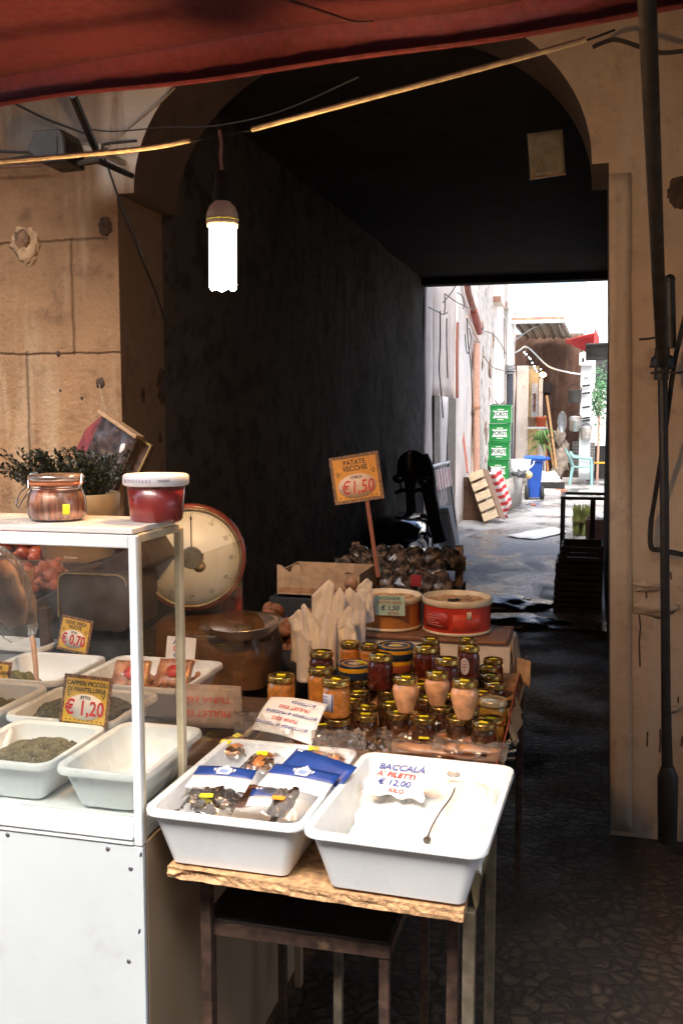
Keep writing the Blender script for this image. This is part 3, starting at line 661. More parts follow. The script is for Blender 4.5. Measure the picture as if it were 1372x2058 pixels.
obj('handle', MB().slab(lambda u, v: Vector((-.008 + .016 * u, -.02 + .09 * v, .0 + .03 * v * v + .004 * cos((u - .5) * 5))), 4, 8, .003), white_pl, scp)
obj('bowl', MB().ball((.0, -.045, -.004), (.024, .032, .012)), white_pl, scp)
# marinated fish packets in tray D
rnd = random.Random(5); mb = MB()
for k in range(90):
    x, y = rnd.uniform(-1.15, -.95), rnd.uniform(2.06, 2.26); a = rnd.uniform(0, 3)
    mb.tube([Vector((x - .02 * cos(a), y - .02 * sin(a), .925 + rnd.uniform(0, .022))), Vector((x, y, .932 + rnd.uniform(0, .022))), Vector((x + .02 * cos(a), y + .02 * sin(a), .925 + rnd.uniform(0, .02)))], [.003, .006, .003], 6)
tag(obj('fish_fillets', mb, M('fillets', (.3, .12, .06), .35, var=.5, scale=40, dirt=(.45, .3, .2), dirt_at=(.55, .7), dscale=40, coat=.4)), 'reddish marinated fillets spread in the tray by the post', 'fish', kind='stuff')
for i, (lx, ly, lab) in enumerate(((-1.085, 2.13, 'clear packet with a red round label lying on the fillets'), (-.99, 2.17, 'clear packet leaning beside the glass post on the fillets'))):
    pk = thing('packet', lab, 'packet', mtx=upright((lx, ly, .975), 4 - 8 * i, 38, 2))
    obj('contents', MB().slab(lambda u, v: Vector((-.045 + .09 * u, -.035 + .07 * v, .004 * mnoise.noise(Vector((u * 4, v * 4, i))))), 8, 8, .012), M('packet_red', (.34, .13, .05), .3, var=.5, scale=40, coat=.4, dirt=(.45, .35, .12), dirt_at=(.55, .75), dscale=30), pk)
    obj('round_label', MB().lathe([(0, .0055), (.016, .0055), (.016, .007), (0, .007)], n=20), M('round_red', (.5, .04, .03), .4, var=.3), pk)
ac = thing('paper_sign', 'small handwritten white card between the glass posts', 'sign', mtx=upright((-1.02, 2.285, 1.005), -6, 12))
obj('card', MB().box((0, 0, 0), (.085, .06, .0015)), paper, ac)
text('Alici', .021, ink_blue, ac, -.005, .016, .001, bold=.01); text('0,80', .02, ink_red, ac, -.005, -.002, .001, bold=.01); text('€', .016, ink_blue, ac, -.015, -.019, .001)
price_sign('price_sign', 'small yellow sign priced 1,20 standing in the capers', upright((-1.005, 1.772, 1.015), 3, 12, -3), .108, .104, ['CAPPERI PICCOLI', 'DI PANTELLERIA'], '€ 1,20', .042, sign_yellow, oval_w, ink_red, lsize=.0128)
price_sign('price_sign', 'small yellow sign priced 0,70 before the dark metal box', upright(FY(151, 1276, 2.33), -8, 10, -6), .104, .094, ['OLIVE VERDI', 'NUOVE'], '€ 0,70', .038, sign_yellow, oval_w, ink_red, lsize=.0135)
price_sign('price_sign', 'small yellow sign cut by the left edge, priced 0,60', upright(FY(-18, 1366, 2.03), 0, 10, -2), .108, .094, ['   OLIVA DI', '   CASTELVETRANO'], '€ 0,60', .038, sign_yellow, oval_w, ink_red, lsize=.0135)
# bag hanging inside the case at the left
bg_ = thing('plastic_bag', 'clear bag of brown powder hanging inside the case', 'bag', FY(14, 1195, 1.75))
def pill(sx_, sy_, sz_, tp, seed, nz):
    loops = []
    for j in range(15):
        t = j / 14; z = sz_ * (t - .5) * 2; k = min(1, (sin(pi * (.04 + .92 * t)) ** .35)) * (1 + tp * (t - .5)); l = []
        for i in range(22):
            a = 2 * pi * i / 22; d = Vector((cos(a), sin(a), t * 3)); q = 1 + nz * mnoise.noise(d * 2 + Vector((seed, 0, 0)))
            l.append(Vector((sx_ * k * q * cos(a), sy_ * k * q * sin(a), z)))
        loops.append(l)
    return MB().loft(loops)
tilt = Matrix.Rotation(R(-20), 4, 'Y')
def xf(mb, m): mb.v = [m @ Vector(p) for p in mb.v]; return mb
obj('powder', xf(pill(.042, .02, .07, .1, 1, .1), tilt), M('brown_powder', (.33, .17, .1), .6, var=.2, scale=40, dirt=(.45, .25, .12), dirt_at=(.6, .75)), bg_)
obj('film', xf(pill(.058, .026, .098, .1, 4, .3), tilt), film, bg_)

# things on the top shelf
ZS = zt + .0112
def jarglass_body(prof): return MB().lathe(prof)
q = GZ(77, 1052, ZS)
cj = thing('clip_top_jar', 'glass clip top jar of anchovies on the white shelf', 'jar', (q.x, 1.565, ZS))
R_ = .051
obj('contents', MB().lathe([(0, .003), (R_ * .85, .003), (R_ * .96, .012), (R_ * .97, .03), (R_ * .9, .046), (R_ * .72, .056), (0, .058)]), M('anchovies', (.5, .2, .11), .35, var=.5, scale=14, dirt=(.75, .48, .34), dirt_at=(.5, .6), dscale=5, aniso=(9, 9, .9), coat=.3), cj)
obj('glass_wall', MB().lathe([(R_ * .8, 0), (R_ * .97, .004), (R_ * 1.03, .014), (R_ * 1.02, .034), (R_ * .95, .05), (R_ * .84, .06), (R_ * .84, .064)]), jarglass, cj)
obj('seal', MB().lathe([(R_ * .8, .064), (R_ * .92, .0645), (R_ * .93, .067), (R_ * .92, .0695), (R_ * .8, .07)]), M('rubber_seal', (.45, .14, .05), .5), cj)
lid_ = obj('lid', MB().lathe([(0, .07), (R_ * .9, .0705), (R_ * .98, .076), (R_ * .98, .081), (R_ * .9, .083), (0, .0845)]), thin('lid_glass', (.8, .6, .5), .2, .25, .1, hazecol=(.7, .5, .4)), cj)
mb = MB()
for s_ in (-1, 1):
    x = s_ * R_ * .97
    mb.tube([Vector((x, -.012, .058)), Vector((x * 1.08, -.006, .07)), Vector((x * 1.04, .0, .083)), Vector((x * .9, .01, .085))], .0013, 6)
x = -R_ * 1.0
mb.tube([Vector((x, -.01, .062)), Vector((x - .012, -.016, .05)), Vector((x - .02, -.02, .028)), Vector((x - .016, -.02, .02)), Vector((x - .006, -.014, .04)), Vector((x, .002, .06))], .0014, 6)
for z in (.058, .062): mb.tube([Vector((R_ * .87 * cos(2 * pi * k / 30), R_ * .87 * sin(2 * pi * k / 30), z)) for k in range(31)], .0011, 5)
obj('wire_clip', mb, chrome, cj)
obj('price_sticker', MB().slab(lambda u, v: Vector((R_ * 1.036 * sin(.72 + .22 * u), -R_ * 1.036 * cos(.72 + .22 * u), .014 + .018 * v)), 5, 2, (.0, .0008, 0)), yellow, cj)
q = GZ(272, 1056, ZS)
tb = thing('plastic_tub', 'tub of dark red paste with a white lid on the shelf', 'tub', (q.x, 1.6, ZS))
obj('tub_wall', MB().lathe([(0, 0), (.044, 0), (.0465, .004), (.0525, .07), (0, .07)]), M('red_paste', (.2, .022, .02), .28, var=.25, scale=12, coat=.4, dirt=(.2, .03, .02), dirt_at=(.55, .8)), tb)
obj('lid', MB().lathe([(.05, .064), (.0565, .064), (.059, .067), (.0585, .081), (.055, .084), (.046, .0845), (.0455, .083), (0, .083)]), M('tub_lid', (.74, .73, .76), .4, var=.04), tb)
text('FRANTOIO', .0085, M('grey_ink', (.45, .42, .5), .6), tb, 0, 0, 0) if False else None
mb = MB()
for k in range(11):
    a = -.75 + k * .1; mb.box((.0592 * sin(a), -.0592 * cos(a), .0735), (.0035, .0006, .006), Matrix.Rotation(a, 3, 'Z'))
for k in range(12):
    a = .5 + k * .03; mb.box((.0592 * sin(a), -.0592 * cos(a), .075), (.0012, .0006, .004), Matrix.Rotation(a, 3, 'Z'))
obj('lid_print', mb, M('grey_print', (.42, .38, .45), .6), tb)
# ------------------------------------------------------------------ behind the case: low stand, produce boxes, pot, scale
bt = thing('back_table', 'low dark wooden stand behind the display case', 'table', (-1.5, 2.9, 0))
obj('tabletop', MB().bb((-.9, -.42, .72), (.6, .5, .75)), dark_wood, bt, bevel=.003)
for lx, ly in ((-.85, -.38), (.55, -.38), (-.85, .45), (.55, .45)): obj('leg', MB().box((lx, ly, .36), (.05, .05, .72)), dark_wood, bt, bevel=.002)
def open_box(mb, a, b, t):
    x0, y0, z0 = a; x1, y1, z1 = b
    mb.bb((x0, y0, z0), (x1, y1, z0 + t)); mb.bb((x0, y0, z0 + t), (x1, y0 + t, z1)); mb.bb((x0, y1 - t, z0 + t), (x1, y1, z1))
    mb.bb((x0, y0 + t, z0 + t), (x0 + t, y1 - t, z1)); mb.bb((x1 - t, y0 + t, z0 + t), (x1, y1 - t, z1)); return mb
tomato = M('tomato_red', (.36, .07, .03), .35, var=.4, scale=18, coat=.2)
onion = M('dried_tomato', (.34, .1, .05), .5, var=.45, scale=30, bump=.3)
def produce(name, label, cat, n, bx, r, m, seed, nz=.25):
    rnd = random.Random(seed); mb = MB()
    for k in range(n):
        mb.ball((rnd.uniform(bx[0], bx[1]), rnd.uniform(bx[2], bx[3]), rnd.uniform(bx[4], bx[5])), [r * rnd.uniform(.8, 1.2) for _ in range(3)], nz, k, 10, 7)
    return tag(obj(name, mb, m), label, cat, kind='stuff')
# upper dark crate carries the pot
zU = FY(120, 1106, 2.75).z
q0, q1 = FY(-120, 1106, 2.75), FY(178, 1106, 2.75)
uc = thing('wooden_crate', 'dark wooden crate of tomatoes with a pale label, behind the case', 'crate', (q0.x, 2.75, zU - .085))
obj('box', open_box(MB(), (0, 0, 0), (q1.x - q0.x, .34, .048), .012), dark_wood, uc, bevel=.002)
obj('pallet_foot', MB().bb((.0, 0, -.02), (.06, .34, -.002)).bb((q1.x - q0.x - .06, 0, -.02), (q1.x - q0.x, .34, -.002)), dark_wood, uc)
p_ = FY(141, 1115, 2.745) - uc.location; obj('crate_label', MB().box((p_.x, -.002, p_.z - .01), (.045, .002, .006)), M('label_tan', (.5, .4, .25), .6), uc)
qa, qb = FY(-40, 1090, 2.83), FY(92, 1090, 2.83)
produce('tomatoes', 'red tomatoes piled in the dark crate behind the glass', 'tomatoes', 46, (qa.x, qb.x, 2.79, 3.0, zU - .05, zU + .028), .024, tomato, 3)
zL = FY(60, 1190, 2.6).z
lc0, lc1 = FY(-60, 1190, 2.62), FY(150, 1190, 2.62)
lcr = thing('cardboard_box', 'pale cardboard box of dried tomatoes under the dark crate', 'box', (lc0.x, 2.62, zL - .03))
W2 = FY(150, 1150, 2.92).x - lc0.x
obj('box', MB().bb((0, 0, 0), (W2, .3, .006)).bb((0, .294, .006), (W2, .3, zU - .1 - zL + .03)).bb((0, .0, .006), (.006, .294, .09)).bb((W2 - .006, 0, .006), (W2, .294, .09)).bb((.006, 0, .006), (W2 - .006, .006, .022)), carton, lcr)
produce('dried_tomatoes', 'reddish dried tomatoes heaped in the pale box behind the trays', 'dried tomatoes', 60, (FY(20, 1180, 2.7).x, FY(128, 1180, 2.7).x, 2.66, 2.86, zL - .0, zL + .065), .024, onion, 9, .5)
# boxes below, bringing the produce up from the stand
sb = thing('support_crate', 'dark plastic crate under the boxes of tomatoes', 'crate', (-1.75, 2.61, .75))
obj('box', MB().bb((-.35, 0, 0), (.4, .45, zL - .03 - .752)), black_cloth, sb, bevel=.004)
sb2 = thing('support_block', 'dark block holding the upper crate above the pale box', 'block', (q0.x + .2, 2.93, .75))
obj('block', MB().bb((-.2, 0, 0), (q1.x - q0.x - .25, .2, zU - .085 - .02 - .752)), black_cloth, sb2, bevel=.004)
# potted plant
q = FY(158, 1100, 2.9); PR = (FY(240, 1050, 2.9).x - FY(92, 1050, 2.9).x) / 2
pot = thing('potted_plant', 'cream pot of dark bushy herbs behind the glass jar', 'potted plant', (q.x, 2.9, zU - .072))
hp = FY(158, 990, 2.9).z - (zU - .072)
obj('pot', MB().lathe([(0, .0), (PR * .78, .0), (PR * .84, .006), (PR * .97, hp * .72), (PR * 1.0, hp * .74), (PR * 1.03, hp * .98), (PR * 1.0, hp), (PR * .94, hp * .97), (PR * .9, hp * .8), (0, hp * .8)], n=40), M('cream_pot', (.55, .43, .27), .5, var=.08), pot)
rnd = random.Random(11); leaf = MB(); stem = MB()
for k in range(190):
    a = rnd.uniform(0, 2 * pi); rr = PR * .8 * math.sqrt(rnd.random()); L_ = rnd.uniform(.09, .2)
    px_ = rnd.gauss(0, 1); lean = Vector((cos(a) * rr * 1.3 + rnd.uniform(-.05, .05) - .02, sin(a) * rr * .8, 0))
    if rnd.random() < .12: lean.x -= .12; L_ *= .95
    p0 = Vector((cos(a) * rr * .7, sin(a) * rr * .7, hp * .8)); p1 = p0 + lean * .5 + Vector((0, 0, L_ * .6)); p2 = p0 + lean * 1.1 + Vector((0, 0, L_))
    stem.tube([p0, p1, p2], [.002, .0016, .0008], 4, False)
    for j in range(26):
        t = .15 + .85 * j / 26; c = p0 * (1 - t) ** 2 + p1 * 2 * t * (1 - t) + p2 * t * t
        d = Vector((rnd.uniform(-1, 1), rnd.uniform(-1, 1), rnd.uniform(0, 1.2))).normalized(); s_ = d.cross(Vector((rnd.uniform(-1, 1), rnd.uniform(-1, 1), rnd.uniform(-1, 1)))).normalized()
        ll = rnd.uniform(.012, .022); ww = ll * .26
        leaf.add([c, c + d * ll * .5 + s_ * ww, c + d * ll, c + d * ll * .5 - s_ * ww], [(0, 1, 2, 3)])
obj('foliage', leaf, M('dark_leaf', (.02, .027, .013), .55, var=.5, scale=60), pot); obj('stems', stem, M('dark_stem', (.03, .025, .015), .7), pot)
# slanted dark board and metal box behind the trays
bA, bB = FY(62, 1212, 2.52), FY(300, 1075, 2.52)
sd_ = (bB - bA); ln = sd_.length
tag(obj('slanted_board', MB().box((ln / 2, 0, 0), (ln, .26, .075)), M('brown_board', (.05, .028, .02), .5, var=.3, scale=8, aniso=(1, 6, 6)), bevel=.006), 'dark brown board sloping up to the right behind the trays', 'board')
bd = bpy.context.scene.objects['slanted_board']; bd.location = bA + Vector((0, .13, -.045)); bd.rotation_euler = (0, -math.atan2(sd_.z, sd_.x), 0)
mq = FY(180, 1268, 2.46)
mbx = thing('metal_box', 'dark rounded metal box behind the small yellow sign', 'box', (mq.x, 2.46, .75))
mw = FY(255, 1200, 2.46).x - mq.x
obj('body', MB().loft([rrect(-.09, mw + .0, 0, .2, .02, z) for z in (0, FY(200, 1290, 2.46).z - .75)], smooth=True), black_cloth, mbx)
zz0, zz1 = FY(200, 1268, 2.46).z - .75, FY(200, 1152, 2.46).z - .75
def fl_(y, k=0): return [Vector((p.x, y, p.y)) for p in rrect(-.1 + k, mw + .004 - k, zz0 + k, zz1 - k, .03, 0)]
obj('screen_shell', MB().loft([fl_(0, .006), fl_(.004), fl_(.19), fl_(.2, .01)]), M('brown_box', (.055, .04, .03), .45, var=.25, scale=10), mbx)
obj('rim', MB().tube([Vector((p.x, -.001, p.y)) for p in rrect(-.1 + .004, mw, zz0 + .004, zz1 - .004, .03, 0)][:15] , .0028, 6), M('box_rim', (.28, .22, .12), .4, .3), mbx)
tag(obj('stand_post', MB().bb(FY(78, 1222, 2.46), FY(96, 1222, 2.46) + Vector((0, .03, -.7))), dark_wood, bevel=.002), 'dark upright post under the low end of the sloping board', 'post')

# scale
dc = FY(385, 1121, 2.85); DR = (FY(474, 1121, 2.85).x - FY(296, 1121, 2.85).x) / 2
scl = thing('scale', 'old shop scale with a round white dial and a red rim', 'scale', (dc.x, 2.95, .75))
dz = dc.z - .75; dm = Matrix.Translation((0, -.1, dz)) @ Matrix.Rotation(R(21), 4, 'Z') @ Matrix.Rotation(R(90), 4, 'X')
obj('dial_case', MB().lathe([(0, -.06), (DR * 1.02, -.06), (DR * 1.12, -.05), (DR * 1.14, -.012), (DR * 1.11, .004), (DR * 1.03, .004), (DR * 1.02, -.003)], n=56, mtx=dm), M('red_enamel', (.2, .035, .022), .3, var=.3, scale=8, coat=.5, dirt=(.1, .06, .04), dirt_at=(.5, .75), dscale=9), scl)
face = obj('dial_face', MB().lathe([(0, -.006), (DR * 1.03, -.006), (DR * 1.03, -.002), (0, -.002)], n=56, mtx=dm), M('dial_white', (.84, .9, .86), .35, var=.05, scale=12, dirt=(.5, .5, .42), dirt_at=(.6, .9)), scl)
obj('bezel', MB().lathe([(DR * 1.0, -.001), (DR * 1.06, -.001), (DR * 1.06, .008), (DR * 1.02, .010), (DR * 1.0, .004)], n=56, mtx=dm), M('brass_bezel', (.3, .25, .17), .4, .6, var=.3), scl)
mb = MB()
for k in range(120):
    a = 2 * pi * k / 120; l = .012 if k % 10 == 0 else (.008 if k % 5 == 0 else .005); r0 = DR * .955 - l / 2
    mb.box((r0 * cos(a), r0 * sin(a), -.0015), (l, .0009 if k % 10 else .0016, .0006), Matrix.Rotation(a, 3, 'Z'), mtx=dm)
obj('graduations', mb, M('dial_ink', (.12, .13, .13), .6), face)
for k in range(0, 12):
    a = pi / 2 - 2 * pi * k / 12
    t_ = text(str(k * 10), .016, MATS['dial_ink'], face, 0, 0, 0); t_.matrix_local = dm @ Matrix.Translation((DR * .82 * cos(a), DR * .82 * sin(a), -.0018)) @ Matrix.Rotation(a - pi / 2, 4, 'Z')
obj('pointer', MB().box((0, DR * .44, .001), (.0035, DR * .88, .0012), mtx=dm), ink_black, face)
mb = MB(); mb.lathe([(0, .003), (DR * .22, .003), (DR * .24, -.001)], n=24, mtx=dm); mb.box((-.028, 0, .002), (.03, .022, .004), mtx=dm); mb.box((.028, .004, .002), (.02, .02, .004), mtx=dm)
obj('hub_plate', mb, M('hub_grey', (.2, .21, .2), .4, .5, var=.3), face)
obj('stain', MB().lathe([(0, -.0012), (.02, -.0014), (.0, -.0018)], c=(.024, -.028, 0), n=20, mtx=dm), M('tan_stain', (.5, .4, .24), .6, var=.3, scale=60), face)
bronze = M('scale_body', (.15, .075, .03), .38, .2, var=.45, scale=9, coat=.3, dirt=(.08, .04, .02), dirt_at=(.5, .7), dscale=9)
obj('column', MB().loft([rrect(-.07, .07, -.03, .08, .03, z) for z in (.21, .3, dz - DR * .85)]), M('column_brown', (.09, .05, .03), .4, var=.3, scale=9, coat=.3), scl)
obj('body', MB().loft([rrect(-.16 - i, .24 + i, -.15 - i, .12 + i, .05, z) for z, i in ((0, 0), (.1, .004), (.17, -.01), (.2, -.04), (.215, -.07))]), bronze, scl)
bc = FY(490, 1250, 2.85)
bl = Vector((bc.x - dc.x, -.1, bc.z - .75)); br = (FY(561, 1262, 2.85).x - FY(419, 1262, 2.85).x) / 2
bmx = Matrix.Translation(bl) @ Matrix.Rotation(R(-2), 4, 'Y') @ Matrix.Rotation(R(4), 4, 'X')
obj('weighing_bowl', MB().lathe([(0, -.054), (br * .4, -.05), (br * .72, -.036), (br * .95, -.012), (br * 1.0, 0), (br * 1.02, .001), (br * 1.0, .003), (br * .93, -.009), (br * .7, -.033), (br * .38, -.047), (0, -.051)], n=48, mtx=bmx), steel, scl)
obj('bowl_arm', MB().tube([bl + Vector((0, 0, -.055)), bl + Vector((0, 0, -.1)), Vector((bl.x, bl.y, .2))], [.018, .014, .03], 10).tube([bl + Vector((-br * .8, 0, -.05)), bl + Vector((0, .0, -.075)), bl + Vector((br * .8, 0, -.045))], .006, 8), M('arm_metal', (.25, .2, .13), .35, .7), scl)
# clear side screen beyond the scale: red edge strip
tag(obj('red_strip', MB().bb(FY(473, 1180, 3.0), FY(484, 1235, 3.0) + Vector((0, .01, 0))), M('red_strip', (.3, .03, .025), .5)), 'small red strip standing beside the scale dial', 'strip')
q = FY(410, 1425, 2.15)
gs = thing('paper_sign', 'dimmed card behind the side glass with reflected red writing painted on', 'sign', mtx=upright(FY(412, 1420, 2.2), 6, 35, 1))
obj('card', MB().slab(lambda u, v: Vector((-.085 + .17 * u + .02 * (1 - v), -.055 + .11 * v, .006 * sin(u * 3))), 10, 4, .0012), M('dim_card', (.36, .29, .25), .7), gs)  # dimness behind the glass is put into the card colour
text('TUNA EGG', .022, ink_red, gs, .0, .015, .009, sx=1.2, rot=180); text('MULLET EGG', .022, ink_red, gs, 0, -.02, .009, sx=1.1, rot=180)  # red lines of the leaning sheet repeated as a painted reflection

# the case with its goods, and things behind it, scaled up about the camera
def scale_about_camera(objs, k):
    for o in objs:
        o.matrix_world = Matrix.Translation(O * (1 - k)) @ Matrix.Diagonal((k, k, k, 1)) @ o.matrix_basis
BEHIND = {'back_table', 'wooden_crate', 'cardboard_box', 'tomatoes', 'dried_tomatoes', 'support_crate', 'support_block', 'potted_plant', 'slanted_board', 'metal_box', 'stand_post'}
CASE = {'display_case', 'plastic_tray', 'capers', 'olives', 'spoon', 'scoop', 'fish_fillets', 'packet', 'price_sign', 'plastic_bag', 'clip_top_jar', 'plastic_tub'}
def stem_of(o): return o.name.split('.')[0]
scale_about_camera([o for o in list(C.objects) if o.parent is None and stem_of(o) in CASE], 1.1)
scale_about_camera([o for o in list(C.objects) if o.parent is None and stem_of(o) == 'paper_sign' and 'between' in o['label']], 1.1)
scale_about_camera([o for o in list(C.objects) if o.parent is None and stem_of(o) in BEHIND], 1.06)

# ------------------------------------------------------------------ stall table
BZ = .75
tbl = thing('stall_table', 'long chipboard topped stall table on thin metal legs', 'table', (-.48, 1.62, 0))
bx0, bx1, by0, by1 = -.765, -.198, 1.612, 3.42
top = MB()
n_ = 40
def edge(u): return Vector((bx0 + (bx1 - bx0) * u, 1.634 + (1.606 - 1.634) * u, 0))
loops = []
rnd = random.Random(2)
for i in range(n_ + 1):
    e = edge(i / n_); d = .005 * mnoise.noise(Vector((i * .7, 0, 0))) + .002 * rnd.uniform(-1, 1)
    bite = .010 * math.exp(-((i / n_ - .12) / .07) ** 2)
    loops.append([Vector((e.x, by1, BZ)), Vector((e.x, e.y + d * .5, BZ)), Vector((e.x, e.y + d + bite, BZ - .007)), Vector((e.x, e.y - d + bite * .8, BZ - .013)), Vector((e.x, e.y + d * .7, BZ - .021)), Vector((e.x, by1, BZ - .022))])
for l in loops:
    for p in l: p -= tbl.location
top.loft(loops, True, True, False)
obj('tabletop', top, M('chipboard', (.5, .29, .14), .7, var=.4, scale=60, bump=.7, bscale=120, dirt=(.2, .09, .04), dirt_at=(.55, .72), dscale=30), tbl)
def leg(x, y, z, m, r=.0125, par=None, org=None): return obj('leg', MB().bb((x - r, y - r, 0) , (x + r, y + r, z)), m, par, bevel=.002)
to = tbl.location
for (lx, ly, mm) in ((FY(943, 1850, 1.66).x, 1.66, galv), (FY(915, 1850, 1.75).x, 1.72, rust), (FX(985, 1800, -.2).x, FX(985, 1800, -.2).y, galv), (-.72, 1.72, rust), (-.22, 3.3, rust), (-.72, 3.3, rust)):
    leg(lx - to.x, ly - to.y, BZ - .023, mm, .011, tbl)
obj('apron_rail', MB().bb((-.25, .09, BZ - .05), (.27, .11, BZ - .024)).bb((.25, .12, BZ - .05), (.27, 1.7, BZ - .024)), rust, tbl)
# hanging cloth edge at the right back of the front tray
tag(obj('table_cloth', MB().slab(lambda u, v: Vector((bx1 + .003 + .008 * v + .004 * sin(u * 11 + v), 1.66 + .42 * u, BZ + .075 - (.055 + .02 * sin(u * 5)) * v - .045)), 14, 8, (.002, 0, 0)), M('olive_cloth', (.16, .12, .05), .8, var=.3, scale=14, bump=.3)), 'olive brown cloth edge hanging over the table beside the white tray', 'cloth')
# low bench under the table
bn = thing('low_bench', 'low dark bench with a rusty angle iron frame under the table', 'bench', (-.55, 1.72, 0))
A_, B_ = GZ(410, 1842, .6), GZ(778, 1912, .6)
bw0, bw1, by_ = A_.x + .55, B_.x + .55, A_.y - 1.72 - .01
obj('board', MB().bb((bw0 + .004, by_ + .004, .588), (bw1 - .004, by_ + .5, .602)), M('dark_board', (.02, .016, .014), .55, var=.3), bn, bevel=.002)
obj('frame', MB().bb((bw0, by_ - .002, .572), (bw1, by_ + .003, .598)).bb((bw1 - .004, by_ + .004, .572), (bw1 + .001, by_ + .5, .598)).bb((bw0 - .001, by_ + .004, .572), (bw0 + .004, by_ + .5, .598)), rust, bn)
for lx, ly, mm in ((bw0 + .012, by_ + .012, rust), (bw1 - .012, by_ + .012, rust), (bw0 + .012, by_ + .48, rust), (bw1 - .012, by_ + .48, rust)): leg(lx, ly, .571, mm, .01, bn)
q = GZ(660, 1892, .57); leg(q.x + .55, .12, .571, galv, .009, bn)
q = FY(590, 1900, 2.3)
tag(obj('pale_batten', MB().bb((q.x - .006, 2.325, .1), (q.x + .012, 2.345, .86)), panel_beige, bevel=.002), 'pale upright batten at the back corner of the white cabinet', 'batten')
# trays on the table
TT = 'large white trays at the front of the table'
tL = tray('large white tray of packets with blue and white header cards', -.800, -.483, 1.60, 2.028, .872, .12, TT, .03, -.8)
tR = tray('large white tray of salted cod at the table corner', -.478, -.148, 1.575, 2.010, .874, .12, TT, .03, -2.2)

# salted cod
cod_m = M('salt_cod', (.78, .77, .72), .75, var=.06, scale=22, bump=.5, bscale=70, dirt=(.62, .55, .42), dirt_at=(.64, .85), dscale=14)
def cod(name, label, cx, cy, z, w_, l_, rz, seed, h_=.035):
    mr = Matrix.Translation((cx, cy, z)) @ Matrix.Rotation(R(rz), 4, 'Z')
    def up(u, v):
        x = (u - .5) * w_; y = (v - .5) * l_
        k = max(0, 1 - max(abs(2 * u - 1), abs(2 * v - 1)) ** 6)
        wv = 1 + .12 * mnoise.noise(Vector((v * 3, seed, 0))); 
        zz = h_ * (k ** .4) * (.7 + .5 * mnoise.noise(Vector((u * 2.2, v * 2.6, seed)))) + .004 * mnoise.noise(Vector((u * 12, v * 14, seed))) + .006 * mnoise.noise(Vector((u * 5, v * 6, seed + 4)))
        return mr @ Vector((x * wv + .008 * mnoise.noise(Vector((v * 5, 0, seed))), y, max(zz, -.001)))
    return tag(obj(name, MB().slab(up, 30, 36, .01), cod_m), label, 'fish', 'salted cod fillets in the tray')
cod('cod_fillet', 'thick white slab of salted cod filling the middle of the tray', -.338, 1.775, .822, .165, .285, 2, 1, .042)
cod('cod_fillet', 'white salted cod fillet along the right wall of the tray', -.222, 1.79, .826, .108, .36, 0, 2, .04)
cod('cod_fillet', 'salted cod fillet at the back of the tray under the card', -.32, 1.925, .815, .25, .12, -3, 3, .046)
cod('cod_fillet', 'small salted cod piece between the card and the left tray wall', -.41, 1.85, .80, .06, .14, 4, 4, .04)
tag(obj('cod_skin', MB().tube(smooth([Vector((-.27, 1.655, .852)), Vector((-.268, 1.69, .858)), Vector((-.262, 1.75, .862)), Vector((-.252, 1.82, .864)), Vector((-.25, 1.87, .866))]), [.0024, .0022] + [.0016] * 18 + [.001], 6).ball((-.27, 1.65, .852), (.007, .011, .004), .4, 3), M('fish_skin', (.06, .045, .035), .6, var=.5, scale=60)), 'dark torn strip of skin between the cod slabs', 'fish skin')
tag(obj('cod_skin', MB().ball((-.262, 1.94, .866), (.013, .01, .004), .6, 5).tube([Vector((-.275, 1.95, .868)), Vector((-.25, 1.935, .868))], .002, 5), M('skin_grey', (.35, .32, .28), .7)), 'small grey scrap of skin on the cod at the tray back', 'fish skin')
cs1, cs2 = GZ(724, 1590, .885), GZ(852, 1612, .885)
bs_ = thing('handwritten_card', 'white card with handwritten cod price lying in the right tray', 'sign', mtx=frame((cs1 + cs2) / 2 + Vector((0, .055, .012)), cs2 - cs1 + Vector((0, .006, 0)), Vector((.0, .87, .42))))
def scal(u, v):
    x = -.062 + .124 * u + .004 * sin(v * 14); y = -.044 + .088 * v + .004 * sin(u * 17)
    return Vector((x, y, .0025 * sin(u * 3) + .001 * sin(v * 5)))
obj('card', MB().slab(scal, 24, 16, .0012), paper, bs_)
text('BACCALÀ', .021, ink_blue, bs_, .002, .026, .006, bold=.012, shear=.15, rot=2); text("A' FILETTI", .018, ink_red, bs_, -.004, .006, .006, bold=.012, shear=.1, rot=0)
text('€ 12,00', .021, ink_blue, bs_, -.002, -.014, .006, bold=.008, shear=.1, rot=1); text('KILO', .014, ink_red, bs_, .008, -.033, .006, bold=.01)
tag(obj('cod_edge', MB().slab(lambda u, v: Vector((-.352 + .06 * u, 1.782 - .006 * u + .004 * sin(u * 9), .846 + .004 * v)), 12, 2, .003), M('brown_edge', (.3, .15, .06), .6, var=.4, scale=50)), 'thin brown edge of fish below the handwritten card', 'fish edge')

